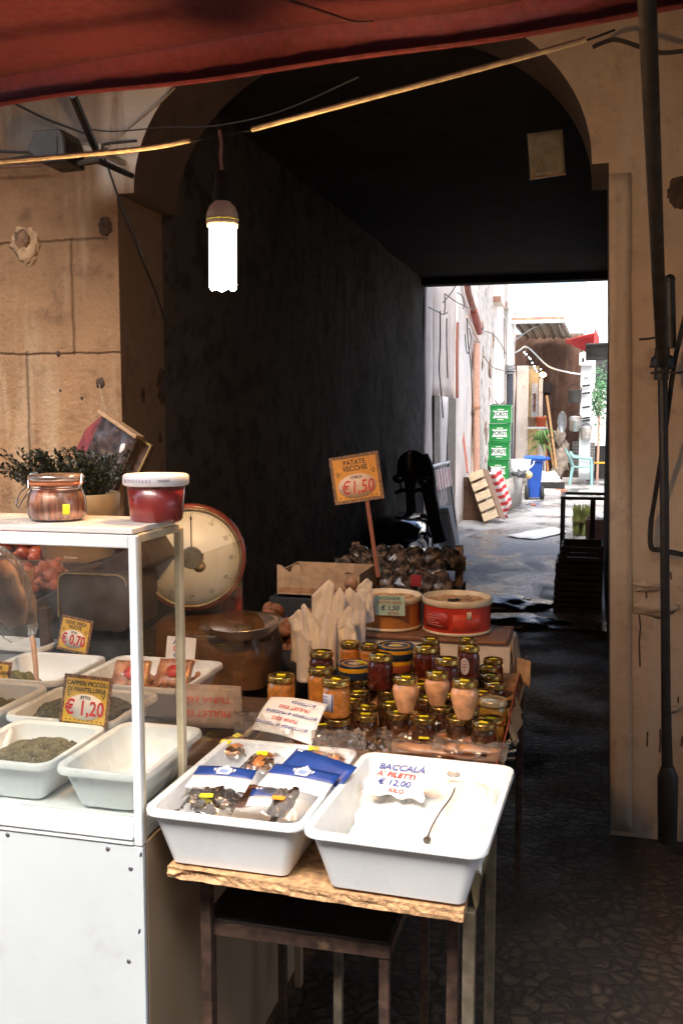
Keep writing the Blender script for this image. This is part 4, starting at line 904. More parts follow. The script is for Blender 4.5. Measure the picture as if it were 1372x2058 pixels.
# packets in the left tray
dk_meat = M('dark_bottarga', (.025, .014, .01), .3, var=.5, scale=20, coat=.5)
am_meat = M('amber_bottarga', (.36, .13, .035), .3, var=.4, scale=18, coat=.4)
card_blue = M('header_blue', (.012, .05, .25), .45, var=.15); card_white = M('header_white', (.78, .78, .8), .5, var=.02)
def pack(label, c1, c2, meat, sticker, ms, lean, emblem=True, dots=False, cz=.862, blueh=.034, whh=.044):
    """header card whose lower corners lie at c1, c2; its clear bag hangs below, towards the viewer"""
    x = (c2 - c1); wd = x.length
    t = thing('fish_packet', label, 'packet', mtx=frame((c1 + c2) / 2, x, Vector((0, cos(R(lean)), sin(R(lean))))), group='bottarga packets in the left tray')
    hc = obj('header_card', MB().slab(lambda u, v: Vector((-wd / 2 + wd * u, whh * v, .003 * sin(u * 3.1))), 10, 3, .0014), card_white, t)
    obj('blue_band', MB().slab(lambda u, v: Vector((-wd / 2 + wd * u, whh + blueh * v, .0032 * sin(u * 3.1) + .0001)), 10, 3, .0015), card_blue, hc)
    if emblem:
        mb = MB(); ez = .0058; ey = whh + blueh * .42
        mb.poly([(-.013, ey - .012, ez), (.013, ey - .012, ez), (.017, ey, ez), (.014, ey + .01, ez), (-.014, ey + .01, ez), (-.017, ey, ez)], (0, 0, .0004))
        mb.poly([(-.009, ey + .011, ez), (.009, ey + .011, ez), (.007, ey + .016, ez), (-.007, ey + .016, ez)], (0, 0, .0004)); mb.poly([(-.003, ey + .017, ez), (.003, ey + .017, ez), (.0, ey + .024, ez)], (0, 0, .0004))
        for s_ in (-1, 1): mb.poly([(s_ * .018, ey + .008, ez), (s_ * .024, ey + .006, ez), (s_ * .02, ey - .004, ez)], (0, 0, .0004))
        e = obj('emblem', mb, card_white, hc)
        mb = MB(); mb.poly([(-.008, ey - .009, ez + .0006), (.008, ey - .009, ez + .0006), (.0095, ey + .005, ez + .0006), (-.0095, ey + .005, ez + .0006)], (0, 0, .0003)); obj('shield', mb, M('shield_blue', (.2, .28, .5), .5), hc)
    if dots:
        obj('dots', MB().lathe([(0, .004), (.003, .004)], c=(-wd / 2 + .012, whh + blueh - .006, 0), n=10).lathe([(0, .004), (.003, .004)], c=(-wd / 2 + .02, whh + blueh - .006, 0), n=10), card_white, hc)
    if meat:
        mb = MB(); mb.ball((.004, -.04, -.004), (.021, .042, .014), .5, ms, 18, 12, freq=1.6); mb.ball((-.012, -.016, .0), (.013, .018, .01), .5, ms + 3); mb.ball((.012, -.01, .002), (.012, .02, .009), .4, ms + 5)
        obj('contents', mb, meat, t)
        def fb(u, v):
            x_ = (-.5 + u) * wd * .95; y_ = -.085 * v; e = (1 - abs(2 * u - 1) ** 3) * sin(pi * min(1, .12 + v * .8)) ** .6
            return Vector((x_, y_, .017 * e + .006 * mnoise.noise(Vector((u * 7, v * 7, ms))) - .004))
        obj('film', MB().grid(fb, 18, 16), film, t)
        if sticker: obj('price_sticker', MB().box((.003, -.05, .0195), (.026, .011, .001), Matrix.Rotation(R(5), 3, 'Z')), sticker, t)
    return t
def Tz(x, y, z=.862): return GZ(x, y, z)
pack('blue and white header packet, yellow sticker, near the tray front', Tz(372, 1581, .868), Tz(492, 1592, .868), dk_meat, yellow, 1, 12)
pack('blue and white header packet with an orange sticker below', Tz(518, 1578, .872), Tz(650, 1602, .872), dk_meat, orange, 2, 14)
pack('plain blue header card tilted behind the orange sticker packet', Tz(548, 1556, .860), Tz(668, 1598, .860) , None, None, 3, 24, False, True, whh=.02, blueh=.062)
pack('header card with two white dots in the middle of the tray', Tz(494, 1620, .845), Tz(548, 1622, .845), None, None, 4, 8, False, True, whh=.036, blueh=.032)
def amber(label, x, y, z, sx_, sy_, rz, stk, seed, m=am_meat):
    t = thing('fish_packet', label, 'packet', GZ(x, y, z), R(rz), 'amber packets at the back of the left tray')
    mb = MB(); mb.ball((0, 0, 0), (sx_, sy_, .015), .4, seed, 18, 10, freq=1.5); obj('contents', mb, m, t)
    obj('film', MB().grid(lambda u, v: Vector(((u - .5) * sx_ * 2.3, (v - .5) * sy_ * 2.2, .019 * (sin(pi * u) * sin(pi * v)) ** .5 + .007 * mnoise.noise(Vector((u * 6, v * 6, seed))) - .004)), 18, 18), film, t)
    for (dx, dy, rr) in stk: obj('price_sticker', MB().box((dx, dy, .0185), (.024, .013, .001), Matrix.Rotation(R(rr), 3, 'Z') @ Matrix.Rotation(R(18), 3, 'X')), yellow, t)
amber('amber fish packet with two yellow stickers at the tray back left', 468, 1500, .852, .036, .052, 10, [(.006, .022, 70), (-.012, -.022, -20)], 3)
amber('amber fish packet with one yellow sticker beside the blue cards', 527, 1530, .848, .028, .045, -8, [(.0, .0, 18)], 5)
amber('amber fish packet with a yellow sticker in the back right of the tray', 634, 1520, .852, .04, .04, 12, [(-.004, .0, -10)], 7)
amber('amber packet without sticker under the middle header card', 500, 1600, .825, .05, .03, 60, [], 9)
amber('amber roe pieces in clear film beside the right tray', 668, 1530, .852, .032, .03, 0, [], 12, M('roe', (.5, .2, .08), .3, var=.5, scale=40, coat=.4))
amber('amber fish packet filling the back corner behind the blue cards', 600, 1496, .85, .04, .035, -14, [], 15)
for i, (x, y) in enumerate(((340, 1600), (655, 1640), (560, 1495), (690, 1490), (430, 1660))):
    pass
# white crumpled paper at the tray back
tag(obj('crumpled_film', MB().grid(lambda u, v: GZ(470 + 120 * u, 1500 - 70 * v, .872) + Vector((0, 0, .035 * sin(pi * v) * (.7 + .5 * mnoise.noise(Vector((u * 6, v * 5, 0)))) + .012 * mnoise.noise(Vector((u * 14, v * 12, 3))))), 30, 18), film), 'crumpled clear film bulging beside the leaning handwritten sheet', 'plastic film')
tag(obj('crumpled_film', MB().grid(lambda u, v: GZ(625 + 110 * u, 1520 - 50 * v, .872) + Vector((0, 0, .026 * sin(pi * v) * (.7 + .5 * mnoise.noise(Vector((u * 6, v * 5, 9)))) + .012 * mnoise.noise(Vector((u * 14, v * 12, 5))))), 30, 18), film), 'crumpled clear film between the two big trays at their back', 'plastic film')
# leaning handwritten sheet, written to be read from the other side
p1, p2, p4 = GZ(506, 1466, .876), GZ(624, 1492, .876), FY(543, 1395, 2.18)
p3 = FY(658, 1416, 2.16)
hs = thing('handwritten_sheet', 'white sheet with blue and red handwriting upside down, leaning on jars', 'sign', mtx=frame((p1 + p2 + p3 + p4) / 4, (p2 - p1) + (p3 - p4), (p4 - p1) + (p3 - p2)))
inv = hs.matrix_world.inverted(); cr = [inv @ p for p in (p1, p2, p3, p4)]
for p in cr: p.z *= .15
def sheet(u, v):
    p = cr[0].lerp(cr[1], u).lerp(cr[3].lerp(cr[2], u), v); return p + Vector((0, 0, .007 * sin(pi * u) + .006 * sin(pi * v) - .004))
obj('sheet', MB().slab(sheet, 16, 12, .0008), paper, hs)
W_ = ((p2 - p1).length + (p3 - p4).length) / 2; HH = (p4 - p1).length
for k, (t_, mm, sz, dx) in enumerate((('BOTTARGA di TONNO', ink_blue, .0135, .004), ('TUNA EGG', ink_red, .0145, 0), ('BOTTARGA di MUGGINE', ink_blue, .0125, .004), ('MULLET EGG', ink_red, .0145, .0), ('BOTTARGA', ink_blue, .0125, .012))):
    text(t_, sz, mm, hs, dx + .002 * k, HH * (-.36 + .175 * k), .0115, bold=.0, rot=180 - 1, sx=1., shear=.15)
# ------------------------------------------------------------------ jars
dark_red = M('dark_red_sauce', (.085, .013, .008), .14, var=.5, scale=40, coat=.7, dirt=(.2, .06, .03), dirt_at=(.58, .75), dscale=30)
amber = M('amber_sauce', (.5, .19, .035), .14, var=.3, scale=50, coat=.7, dirt=(.62, .3, .09), dirt_at=(.5, .75), dscale=60)
peach = M('peach_cream', (.8, .43, .22), .12, var=.22, scale=40, coat=.8, dirt=(.75, .45, .25), dirt_at=(.55, .8), dscale=20)
brown_s = M('brown_sauce', (.075, .028, .01), .16, var=.7, scale=30, coat=1.)
gold_oil = M('golden_oil', (.42, .25, .04), .15, var=.4, scale=25, coat=.8)
def jar_proto(kind):
    """unit parts, radius r and height h in metres"""
def jar(label, x, y, z0, r, h, fill, lid_m=gold, sticker=yellow, shape='straight', name='jar', group=None, lab=None, rz=0):
    t = thing(name, label, 'jar', (x, y, z0), R(rz), group)
    lh = min(.015, h * .2)
    hb = h - lh
    if shape == 'straight': prof = [(0, 0), (r * .88, 0), (r * .97, .004), (r, .01), (r, hb * .8), (r * .95, hb * .88), (r * .86, hb * .94), (r * .84, hb), (0, hb)]
    elif shape == 'urn': prof = [(0, 0), (r * .6, 0), (r * .66, .004), (r * .72, hb * .15), (r * .9, hb * .4), (r * 1.04, hb * .66), (r * 1.05, hb * .78), (r * .98, hb * .88), (r * .86, hb * .95), (r * .84, hb), (0, hb)]
    else: prof = [(0, 0), (r * .9, 0), (r, .006), (r, hb * .7), (r * .9, hb * .92), (r * .86, hb), (0, hb)]
    obj('body', MB().lathe(prof, n=26), fill, t)
    lr = r * (.98 if shape != 'urn' else .93)
    l = obj('lid', MB().lathe([(lr * .9, hb - .001), (lr, hb), (lr * 1.01, hb + .003), (lr * .98, hb + .006), (lr * .985, h - .003), (lr * .95, h), (lr * .88, h + .0004), (lr * .84, h - .0012), (0, h - .0008)], n=30), lid_m, t)
    if sticker:
        a = R(rnd.uniform(-25, 25)); obj('price_sticker', MB().box((0, 0, h + .0002), (.023, .012, .0012), Matrix.Rotation(a, 3, 'Z')), sticker, l)
    if lab:
        wd, z0_, z1_, mm = lab
        def lf(u, v): a = -.35 + (u - .5) * wd; return Vector(((r + .0008) * sin(a), -(r + .0008) * cos(a), z0_ + (z1_ - z0_) * v))
        if mm is lab_round:
            lf0 = lf
            def lf(u, v):
                uu, vv = 2 * u - 1, 2 * v - 1; k = math.sqrt(max(0, 1 - vv * vv)); return lf0(.5 + .5 * uu * max(k, .02), v)
        lb = obj('label', MB().slab(lf, 12, 14 if mm is lab_round else 2, (0, .0006, 0)), mm, t)
        if mm is lab_round:
            mb = MB()
            for q_ in range(4): mb.slab(lambda u, v: lf0(.5 + (u - .5) * (.3, .5, .55, .3)[q_], .78 - .17 * q_ + .05 * v) + Vector((0, -.0008, 0)), 6, 1, (0, .0004, 0))
            obj('label_print', mb, M('label_print_pink', (.55, .2, .3), .6), lb)
        if mm is not lab_round:
            obj('label_stripe', MB().slab(lambda u, v: Vector(((r + .0016) * sin(-.35 + wd * (.36 + .1 * u)), -(r + .0016) * cos(-.35 + wd * (.36 + .1 * u)), z0_ + (z1_ - z0_) * v)), 3, 2, (0, .0005, 0)), ink_blue, lb)
            mb = MB()
            for k in range(5):
                mb.slab(lambda u, v: Vector(((r + .0016) * sin(-.35 + wd * (-.42 + (.5 - .1 * (k % 2)) * u)), -(r + .0016) * cos(-.35 + wd * (-.42 + (.5 - .1 * (k % 2)) * u)), z0_ + (z1_ - z0_) * (.82 - .15 * k) + .0022 * v)), 6, 1, (0, .0004, 0))
            obj('label_print', mb, M('label_print', (.35, .3, .5), .6), lb)
    return t
lab_blue = M('label_paleblue', (.55, .62, .75), .5, var=.05); lab_round = M('label_round', (.6, .62, .72), .5, var=.05)
rnd = random.Random(21)
T0 = BZ + .004
# shallow carton that holds the jars
jt = thing('jar_tray', 'shallow reddish cardboard tray that holds the jars', 'tray', (bx0, 2.20, BZ))
jw = bx1 - bx0 + .004
obj('bottom', MB().bb((0.02, 0, .001), (jw - .02, 1.0, .004)), carton, jt)
obj('side_wall', MB().slab(lambda u, v: Vector((jw - .02 + .012 * v + .004 * sin(u * 7), 1.0 * u + .02, .004 + .06 * v * (1 - .25 * (1 - u)) + .004 * mnoise.noise(Vector((u * 9, v, 3))))), 20, 4, (.004, 0, 0)), carton_red, jt)
obj('torn_flap', MB().slab(lambda u, v: Vector((jw - .006 + .02 * v + .005 * sin(u * 12), .3 + .3 * u, .045 - .05 * v + .005 * mnoise.noise(Vector((u * 8, v * 3, 5))))), 14, 4, (.003, 0, 0)), carton, jt)
obj('back_flap', MB().slab(lambda u, v: Vector((jw - .02 + .045 * u, .80 - .05 * u + .02 * v, .03 + .075 * v + .008 * mnoise.noise(Vector((u * 8, v * 5, 7))))), 10, 6, (0, .004, 0)), M('torn_card', (.42, .28, .16), .8, var=.3, scale=20), jt)
ZJ = T0 + .074       # top of the lower layer
# lower layer: short jars, one kind
LOW = [(718, 1348), (718, 1389), (706, 1404), (734, 1418), (734, 1434), (981, 1339), (1018, 1341), (985, 1356), (1011, 1352), (968, 1365), (994, 1373), (1012, 1364), (970, 1389), (845, 1374), (887, 1418), (600, 1385), (640, 1400), (680, 1442), (860, 1400), (905, 1395), (800, 1430), (945, 1405), (1005, 1400), (780, 1385), (830, 1345), (760, 1350), (900, 1350), (640, 1365), (560, 1412), (920, 1440)]
placed = []; low_pts = []
for (px_, py_) in LOW:
    p = GZ(px_, py_, ZJ); ok = True
    if not (bx0 + .05 < p.x < bx1 - .025): p.x = min(max(p.x, bx0 + .05), bx1 - .045)
    for q in placed:
        d = (Vector((p.x, p.y)) - q)
        if d.length < .0685:
            ok = False
    if not ok: continue
    placed.append(Vector((p.x, p.y))); low_pts.append(p)
for it in range(260):
    p = Vector((rnd.uniform(bx0 + .05, bx1 - .05), rnd.uniform(2.42, 3.12)))
    if all((p - q).length > .0695 for q in placed): placed.append(p); low_pts.append(Vector((p.x, p.y, ZJ)))
first = jar('short sauce jar with gold lid in the bottom layer of jars', low_pts[0].x, low_pts[0].y, T0, .0325, .074, brown_s, gold_dark, yellow, 'short', group='short jars in the bottom layer')
for i, p in enumerate(low_pts[1:]): dup(first, (p.x, p.y, T0), R(rnd.uniform(-40, 40)))
UP = [
 (565, 1356, 57, .092, amber, gold, 'straight', 'amber jar beside the handwritten sheet at the far left', None),
 (646, 1309, 50, .092, dark_red, gold_dark, 'straight', 'dark red jar against the paper bags at the left', None),
 (644, 1341, 52, .095, amber, gold_dark, 'straight', 'amber jar squeezed between the dark red jar and the labelled jar', None),
 (675, 1364, 60, .098, amber, gold, 'straight', 'amber jar with a pale blue label behind the handwritten sheet', (.85, .02, .066, lab_blue)),
 (764, 1315, 52, .1, dark_red, gold, 'straight', 'tall dark red jar standing alone in the middle', None),
 (703, 1290, 42, .085, amber, gold_dark, 'straight', 'small amber jar in front of the white box, left one', None),
 (742, 1294, 38, .085, amber, gold_dark, 'straight', 'small amber jar beside the blue tins', None),
 (856, 1299, 50, .1, dark_red, gold, 'straight', 'dark red jar right of the blue tins with a yellow sticker', None),
 (865, 1283, 40, .1, dark_red, gold_dark, 'straight', 'dark red jar hidden behind another next to the tins', None),
 (898, 1323, 50, .09, dark_red, gold, 'straight', 'dark red jar with a small pale label behind the peach jars', (.6, .03, .05, lab_blue)),
 (943, 1298, 42, .1, dark_red, gold, 'straight', 'dark red jar with a round white label before the white box', (.95, .018, .07, lab_round)),
 (937, 1283, 36, .1, dark_red, gold_dark, 'straight', 'dark red jar touching the white box behind the round labelled jar', None),
 (815, 1360, 52, .094, peach, gold, 'urn', 'peach jar, leftmost of the three urn shaped ones', None),
 (878, 1351, 50, .09, peach, gold, 'urn', 'peach jar, middle one of the three urn shaped ones', None),
 (933, 1367, 54, .1, peach, gold, 'urn', 'peach jar, rightmost of the three urn shaped ones', None)]
for (px_, py_, wp, h_, fill, lm, shp, lab, lb) in UP:
    p = GZ(px_, py_, ZJ + h_ + .001); dist = math.hypot(p.x, p.y); r = wp / 2 / F * dist * 1.0
    jar(lab, p.x, p.y, ZJ + .001, r, h_, fill, lm, yellow, shp, group='jars of sauce standing on the bottom layer', lab=lb)
p = GZ(985, 1429, .83); jar('low glass jar of golden oil with pale lid at the front right', p.x, p.y, T0, .037, .058, gold_oil, gold, yellow, 'short'); 
p = GZ(988, 1405, .84); jar('low glass jar with a whitish gold lid at the right front', p.x, p.y + .03, T0, .04, .078, gold_oil, M('pale_lid', (.6, .5, .3), .3, .6), None, 'short')
# round label print
# blue and yellow tins
def tin(label, px_, py_, z, wp, stickn, z0):
    p = GZ(px_, py_, z); r = wp / 2 / F * math.hypot(p.x, p.y); h_ = z - z0
    t = thing('fish_tin', label, 'tin', (p.x, p.y, z0), 0, 'round blue and yellow fish tins')
    obj('body', MB().lathe([(0, 0), (r * .97, 0), (r, .003), (r, h_ - .004), (r * .97, h_), (0, h_)], n=36), M('tin_navy', (.018, .04, .09), .3, var=.2, coat=.4), t)
    obj('yellow_band', MB().lathe([(r * 1.004, h_ * .55), (r * 1.006, h_ * .56), (r * 1.006, h_ * .86), (r * 1.004, h_ * .87)], n=36), M('tin_yellow', (.75, .42, .02), .35, var=.1), t)
    lid = obj('lid', MB().lathe([(r * .9, h_ - .002), (r * 1.03, h_ - .002), (r * 1.035, h_ + .002), (r * .98, h_ + .003), (r * .96, h_ + .001), (0, h_ + .001)], n=36), M('tin_blue', (.02, .07, .2), .3, var=.15, coat=.4), t)
    obj('yellow_ring', MB().lathe([(r * .80, h_ + .0012), (r * .80, h_ + .0022), (r * .72, h_ + .0022), (r * .72, h_ + .0012)], n=36), MATS['tin_yellow'], lid)
    obj('lid_emblem', MB().lathe([(0, h_ + .002), (r * .38, h_ + .002), (r * .40, h_ + .0012)], n=24, sy=.7).box((0, r * .58, h_ + .0018), (r * .7, r * .14, .001)), M('tin_cream', (.6, .5, .45), .4, var=.4, scale=80), lid)
    for (dx, dy) in stickn: obj('price_sticker', MB().box((dx * r, dy * r, h_ + .0034), (.024, .012, .001), Matrix.Rotation(.3, 3, 'Z')), yellow, lid)
zt1 = ZJ + .075
tin('upper blue and yellow round tin of a stack of two', 795, 1298, zt1, 74, [(0, -.1)], ZJ + .04)
tin('lower round tin with a yellow edge under the upper one', 795, 1298 , ZJ + .038, 72, [], ZJ + .001) if False else None
pp = GZ(795, 1298, zt1)
jb = thing('fish_tin', 'lower round tin with a coloured edge under the blue one', 'tin', (pp.x, pp.y, ZJ + .001), 0, 'round blue and yellow fish tins')
rr_ = 36 / F * math.hypot(pp.x, pp.y)
obj('body', MB().lathe([(0, 0), (rr_ * .97, 0), (rr_, .003), (rr_, .034), (rr_ * .97, .037), (0, .037)], n=36), M('tin_green', (.06, .1, .07), .3, var=.6, scale=30, dirt=(.4, .1, .06), dirt_at=(.5, .6), dscale=14), jb)
obj('yellow_band', MB().lathe([(rr_ * 1.004, .024), (rr_ * 1.006, .025), (rr_ * 1.006, .034), (rr_ * 1.004, .035)], n=36), MATS['tin_yellow'], jb)
tin('blue and yellow round tin beside the tall dark red jar', 712, 1334, ZJ + .04, 66, [(.2, .45), (.55, .1)], ZJ + .001)

# flat packets between jars and trays
def flatpack(label, a, b, wd, m, seed, z=BZ + .02, stick=None, film_m=film, th=.012, zz=.012):
    A, B = GZ(*a, z), GZ(*b, z); d = (B - A); L_ = d.length
    t = thing('long_packet', label, 'packet', (A.x, A.y, z), math.atan2(d.y, d.x), 'long vacuum packets in front of the jars')
    mb = MB(); mb.tube([Vector((L_ * (.06 + .88 * k / 8), .006 * mnoise.noise(Vector((k * .7, seed, 0))), .002)) for k in range(9)], [wd * .28 * (1 + .3 * mnoise.noise(Vector((k * .9, seed, 4)))) * (.35 if k in (0, 8) else 1) for k in range(9)], 12)
    mb.v = [Vector((v.x, v.y, v.z * .55)) for v in mb.v]; obj('contents', mb, m, t)
    obj('film', MB().grid(lambda u, v: Vector((L_ * (-.06 + 1.14 * u), wd * (v - .5) * 1.25, zz * sin(pi * v) + .012 * mnoise.noise(Vector((u * 9, v * 5, seed))) + .002)), 40, 12), film_m, t)
    if stick: obj('price_sticker', MB().box((L_ * stick[0], wd * stick[1], zz + .010), (.026, .013, .001), Matrix.Rotation(R(12), 3, 'Z')), yellow, t)
cured = M('cured_roe', (.33, .11, .03), .25, var=.5, scale=14, coat=.5, dirt=(.05, .02, .01), dirt_at=(.55, .7), dscale=9)
pale_roe = M('pale_roe', (.45, .22, .09), .3, var=.4, scale=20, coat=.4)
flatpack('long dark packet lying beside the handwritten sheet', (625, 1478), (775, 1476), .07, dk_meat, 1, stick=(.16, .35))
flatpack('long brown roe packet in front of the peach jars', (790, 1468), (980, 1496), .075, cured, 2)
flatpack('pale roe packet against the back rim of the cod tray', (782, 1498), (990, 1522), .07, pale_roe, 3, z=BZ + .03, stick=(.32, .3))
flatpack('clear packet with crumpled end at the table edge', (880, 1500), (1010, 1512), .06, pale_roe, 5, z=BZ + .05)
flatpack('short dark packet between the two white trays', (700, 1500), (780, 1502), .06, dk_meat, 7, z=BZ + .03)
foil = M('foil', (.75, .75, .76), .25, .8, var=.1, scale=40, bump=.6, bscale=60)
def crumple(label, px_, py_, z, s_, seed, m=foil, cat='foil', nm='foil_wrap', fl=.5):
    p = GZ(px_, py_, z); mb = MB(); mb.ball((0, 0, 0), (s_, s_ * .7, s_ * fl), .9, seed, 22, 14, freq=4.); tag(obj(nm, mb, m, loc=p), label, cat)
crumple('crumpled foil wrapped piece in front of the peach jars', 862, 1455, BZ + .03, .034, 2)
crumple('crumpled foil lying right of the other foil piece', 925, 1462, BZ + .03, .03, 5)
crumple('small crumpled foil under the rightmost peach jar', 945, 1443, BZ + .03, .02, 8)
crumple('golden wrapped piece with a pale edge at the right front', 990, 1452, BZ + .03, .03, 4, M('gold_wrap', (.55, .36, .07), .3, var=.5, scale=40, coat=.5), 'packet', 'wrapped_piece')
crumple('small orange wrapped piece lying before the left peach jar', 800, 1442, BZ + .025, .03, 6, M('orange_wrap', (.5, .24, .06), .3, var=.6, scale=50, coat=.5), 'packet', 'wrapped_piece', .4)
crumple('yellowish wrapped slice beside the orange piece before the jars', 850, 1440, BZ + .025, .034, 9, M('yellow_wrap', (.5, .34, .1), .35, var=.5, scale=50, coat=.4), 'packet', 'wrapped_piece', .35)
for i, (a, b) in enumerate((((985, 1500), (1042, 1488)), ((980, 1515), (1036, 1508)), ((975, 1525), (1034, 1524)))):
    A, B = GZ(*a, BZ + .04), GZ(*b, BZ + .06)
    tag(obj('film_end', MB().grid(lambda u, v: A.lerp(B, u) + Vector((0, (v - .5) * .03 * (1 - .4 * u), .008 * mnoise.noise(Vector((u * 4, v * 6, i))))), 14, 6), film), ['stiff clear film end sticking out highest beyond the table', 'clear film end sticking out between two others', 'lowest clear film end by the cod tray corner'][i], 'plastic film')

# white box with a wooden board and two big tins
BY = 3.20
b0, b1 = FY(708, 1300, BY), FY(1025, 1300, BY)
zb = FY(860, 1283, BY).z - .012
wb = thing('white_box', 'long white box on the table under a brown board', 'box', (b0.x, BY, BZ + .001))
obj('carton', MB().bb((0, 0, 0), (b1.x - b0.x, .24, zb - BZ)), M('white_card', (.8, .79, .77), .6, var=.04, dirt=(.5, .42, .35), dirt_at=(.6, .9)), wb, bevel=.003)
obj('end_flap', MB().slab(lambda u, v: Vector((b1.x - b0.x + .002 + .014 * v, .24 * u, (zb - BZ) * (1 - .0 * v) - .09 * v + .01 * sin(u * 5))), 8, 4, (.003, 0, 0)), M('torn_white', (.45, .33, .22), .7, var=.3), wb)
brd = thing('brown_board', 'thin brown wooden board lying on the white box', 'board', (b0.x, BY, zb + .003))
obj('plank', MB().bb((.008, -.012, 0), (b1.x - b0.x - .008, .24, .016)), M('plank_brown', (.24, .12, .07), .6, var=.25, aniso=(1, 9, 9), scale=10), brd, bevel=.006)
ZT = zb + .0205
def bigtin(label, pxl, pxr, ptop, pbot, Yc, wall, group='big round tins of salted anchovies'):
    c0, c1 = FY(pxl, 1220, Yc), FY(pxr, 1220, Yc); r = (c1.x - c0.x) / 2 * 1.01; cx = (c0.x + c1.x) / 2
    h_ = FY(pxl, ptop, Yc).z - ZT
    t = thing('anchovy_tin', label, 'tin', (cx, Yc, ZT), 0, group)
    obj('wall', MB().lathe([(r * .96, .004), (r * .965, .012), (r * .965, h_ - .026), (r * .97, h_ - .02)], n=48), wall, t)
    obj('rim', MB().lathe([(r * .97, h_ - .024), (r * 1.0, h_ - .022), (r * 1.005, h_ - .003), (r * .985, h_), (r * .95, h_ - .002), (r * .945, h_ - .03)], n=48), M('tin_cream_rim', (.75, .66, .48), .35, var=.06), t)
    obj('foot', MB().lathe([(0, 0), (r * .95, 0), (r * .99, .003), (r * .99, .009), (r * .955, .012)], n=48), MATS['tin_cream_rim'], t)
    def fillz(u, v):
        a = 2 * pi * u; q = r * .945 * v; return Vector((q * cos(a), q * sin(a), h_ - .018 + .009 * mnoise.noise(Vector((q * cos(a) * 28, q * sin(a) * 28, r)))))
    obj('contents', MB().grid(fillz, 48, 14), M('anchovy_salt', (.6, .36, .18), .6, var=.4, scale=50, bump=.5, dirt=(.75, .6, .42), dirt_at=(.5, .7), dscale=40), t)
    obj('dark_fish', MB().ball((-.015, -.03, h_ - .012), (.014, .01, .006), .4, 2).ball((.0, -.01, h_ - .012), (.012, .02, .005), .4, 5), dk_meat, t)
    return t, r, h_
tinbrown = M('tin_brown', (.42, .17, .05), .35, var=.25, scale=14, coat=.3, dirt=(.45, .2, .05), dirt_at=(.5, .7), dscale=7)
tinred = M('tin_red', (.55, .045, .03), .35, var=.1, scale=12, coat=.3)
def curved(r, a0, a1, z0, z1, off=.0012):
    return MB().slab(lambda u, v: Vector(((r * .965 + off) * sin(a0 + (a1 - a0) * u), -(r * .965 + off) * cos(a0 + (a1 - a0) * u), z0 + (z1 - z0) * v)), 14, 2, (0, .0006, 0))
t1, r1, h1 = bigtin('brown round tin of salted anchovies behind a pale green card', 717, 846, 1190, 1262, 3.33, tinbrown)
obj('blue_panel', curved(r1, -1.25, -.55, .016, .04), M('tin_paleblue', (.4, .5, .65), .4, var=.2, scale=60), t1)
obj('orange_panel', curved(r1, -1.3, -.4, .044, h1 - .03), M('tin_orange', (.55, .22, .06), .4, var=.2), t1)
text('SALATE', .014, ink_blue, t1, -.086, -r1 * .79, .028, bold=.03).rotation_euler = (R(90), 0, -.86)
t2, r2, h2 = bigtin('red round tin of salted anchovies on the brown board', 850, 987, 1194, 1266, 3.32, tinred)
obj('dark_panel', curved(r2, -1.0, -.12, .022, h2 - .04), M('tin_darkred', (.4, .035, .025), .4, var=.3, scale=90), t2)
mb = MB()
for k in range(8):
    z = .034 + .008 * k
    if z > h2 - .048: break
    mb.slab(lambda u, v: Vector(((r2 * .965 + .0026) * sin(-.92 + (.62 - .1 * (k % 3)) * u), -(r2 * .965 + .0026) * cos(-.92 + (.62 - .1 * (k % 3)) * u), z + .0022 * v)), 8, 1, (0, .0005, 0))
obj('fine_print', mb, M('pink_print', (.6, .3, .26), .5), t2)
obj('white_tag', curved(r2, .42, .56, h2 - .062, h2 - .036), M('tag_cream', (.7, .62, .5), .5), t2)
obj('bright_panel', curved(r2, .0, .9, .018, h2 - .045, .0008), M('tin_bright', (.62, .07, .04), .4), t2)
gc1, gc2 = FY(751, 1240, 3.33 - r1), FY(814, 1236, 3.33 - r1)
gcard = thing('price_card', 'pale green handwritten price card on the brown tin', 'price card', mtx=frame(FY(783, 1217, 3.325 - r1 - .004), Vector((1, 0, .02)), Vector((0, -.04, 1))))
obj('card', MB().box((0, 0, 0), (.104, .069, .0012)), M('card_green', (.42, .62, .55), .6, var=.03), gcard)
text('ACCIUGHE', .0145, ink_teal, gcard, 0, .025, .0012, bold=.01); text('SOTTO SALE', .0145, M('ink_brown', (.4, .07, .03), .6), gcard, -.002, .010, .0012, bold=.012)
text('€ 1,50', .024, M('ink_navy', (.02, .05, .16), .6), gcard, 0, -.009, .0012, bold=.02, shear=.15); text('ETTO', .011, MATS['ink_brown'], gcard, .012, -.027, .0012, bold=.03, sx=1.3)

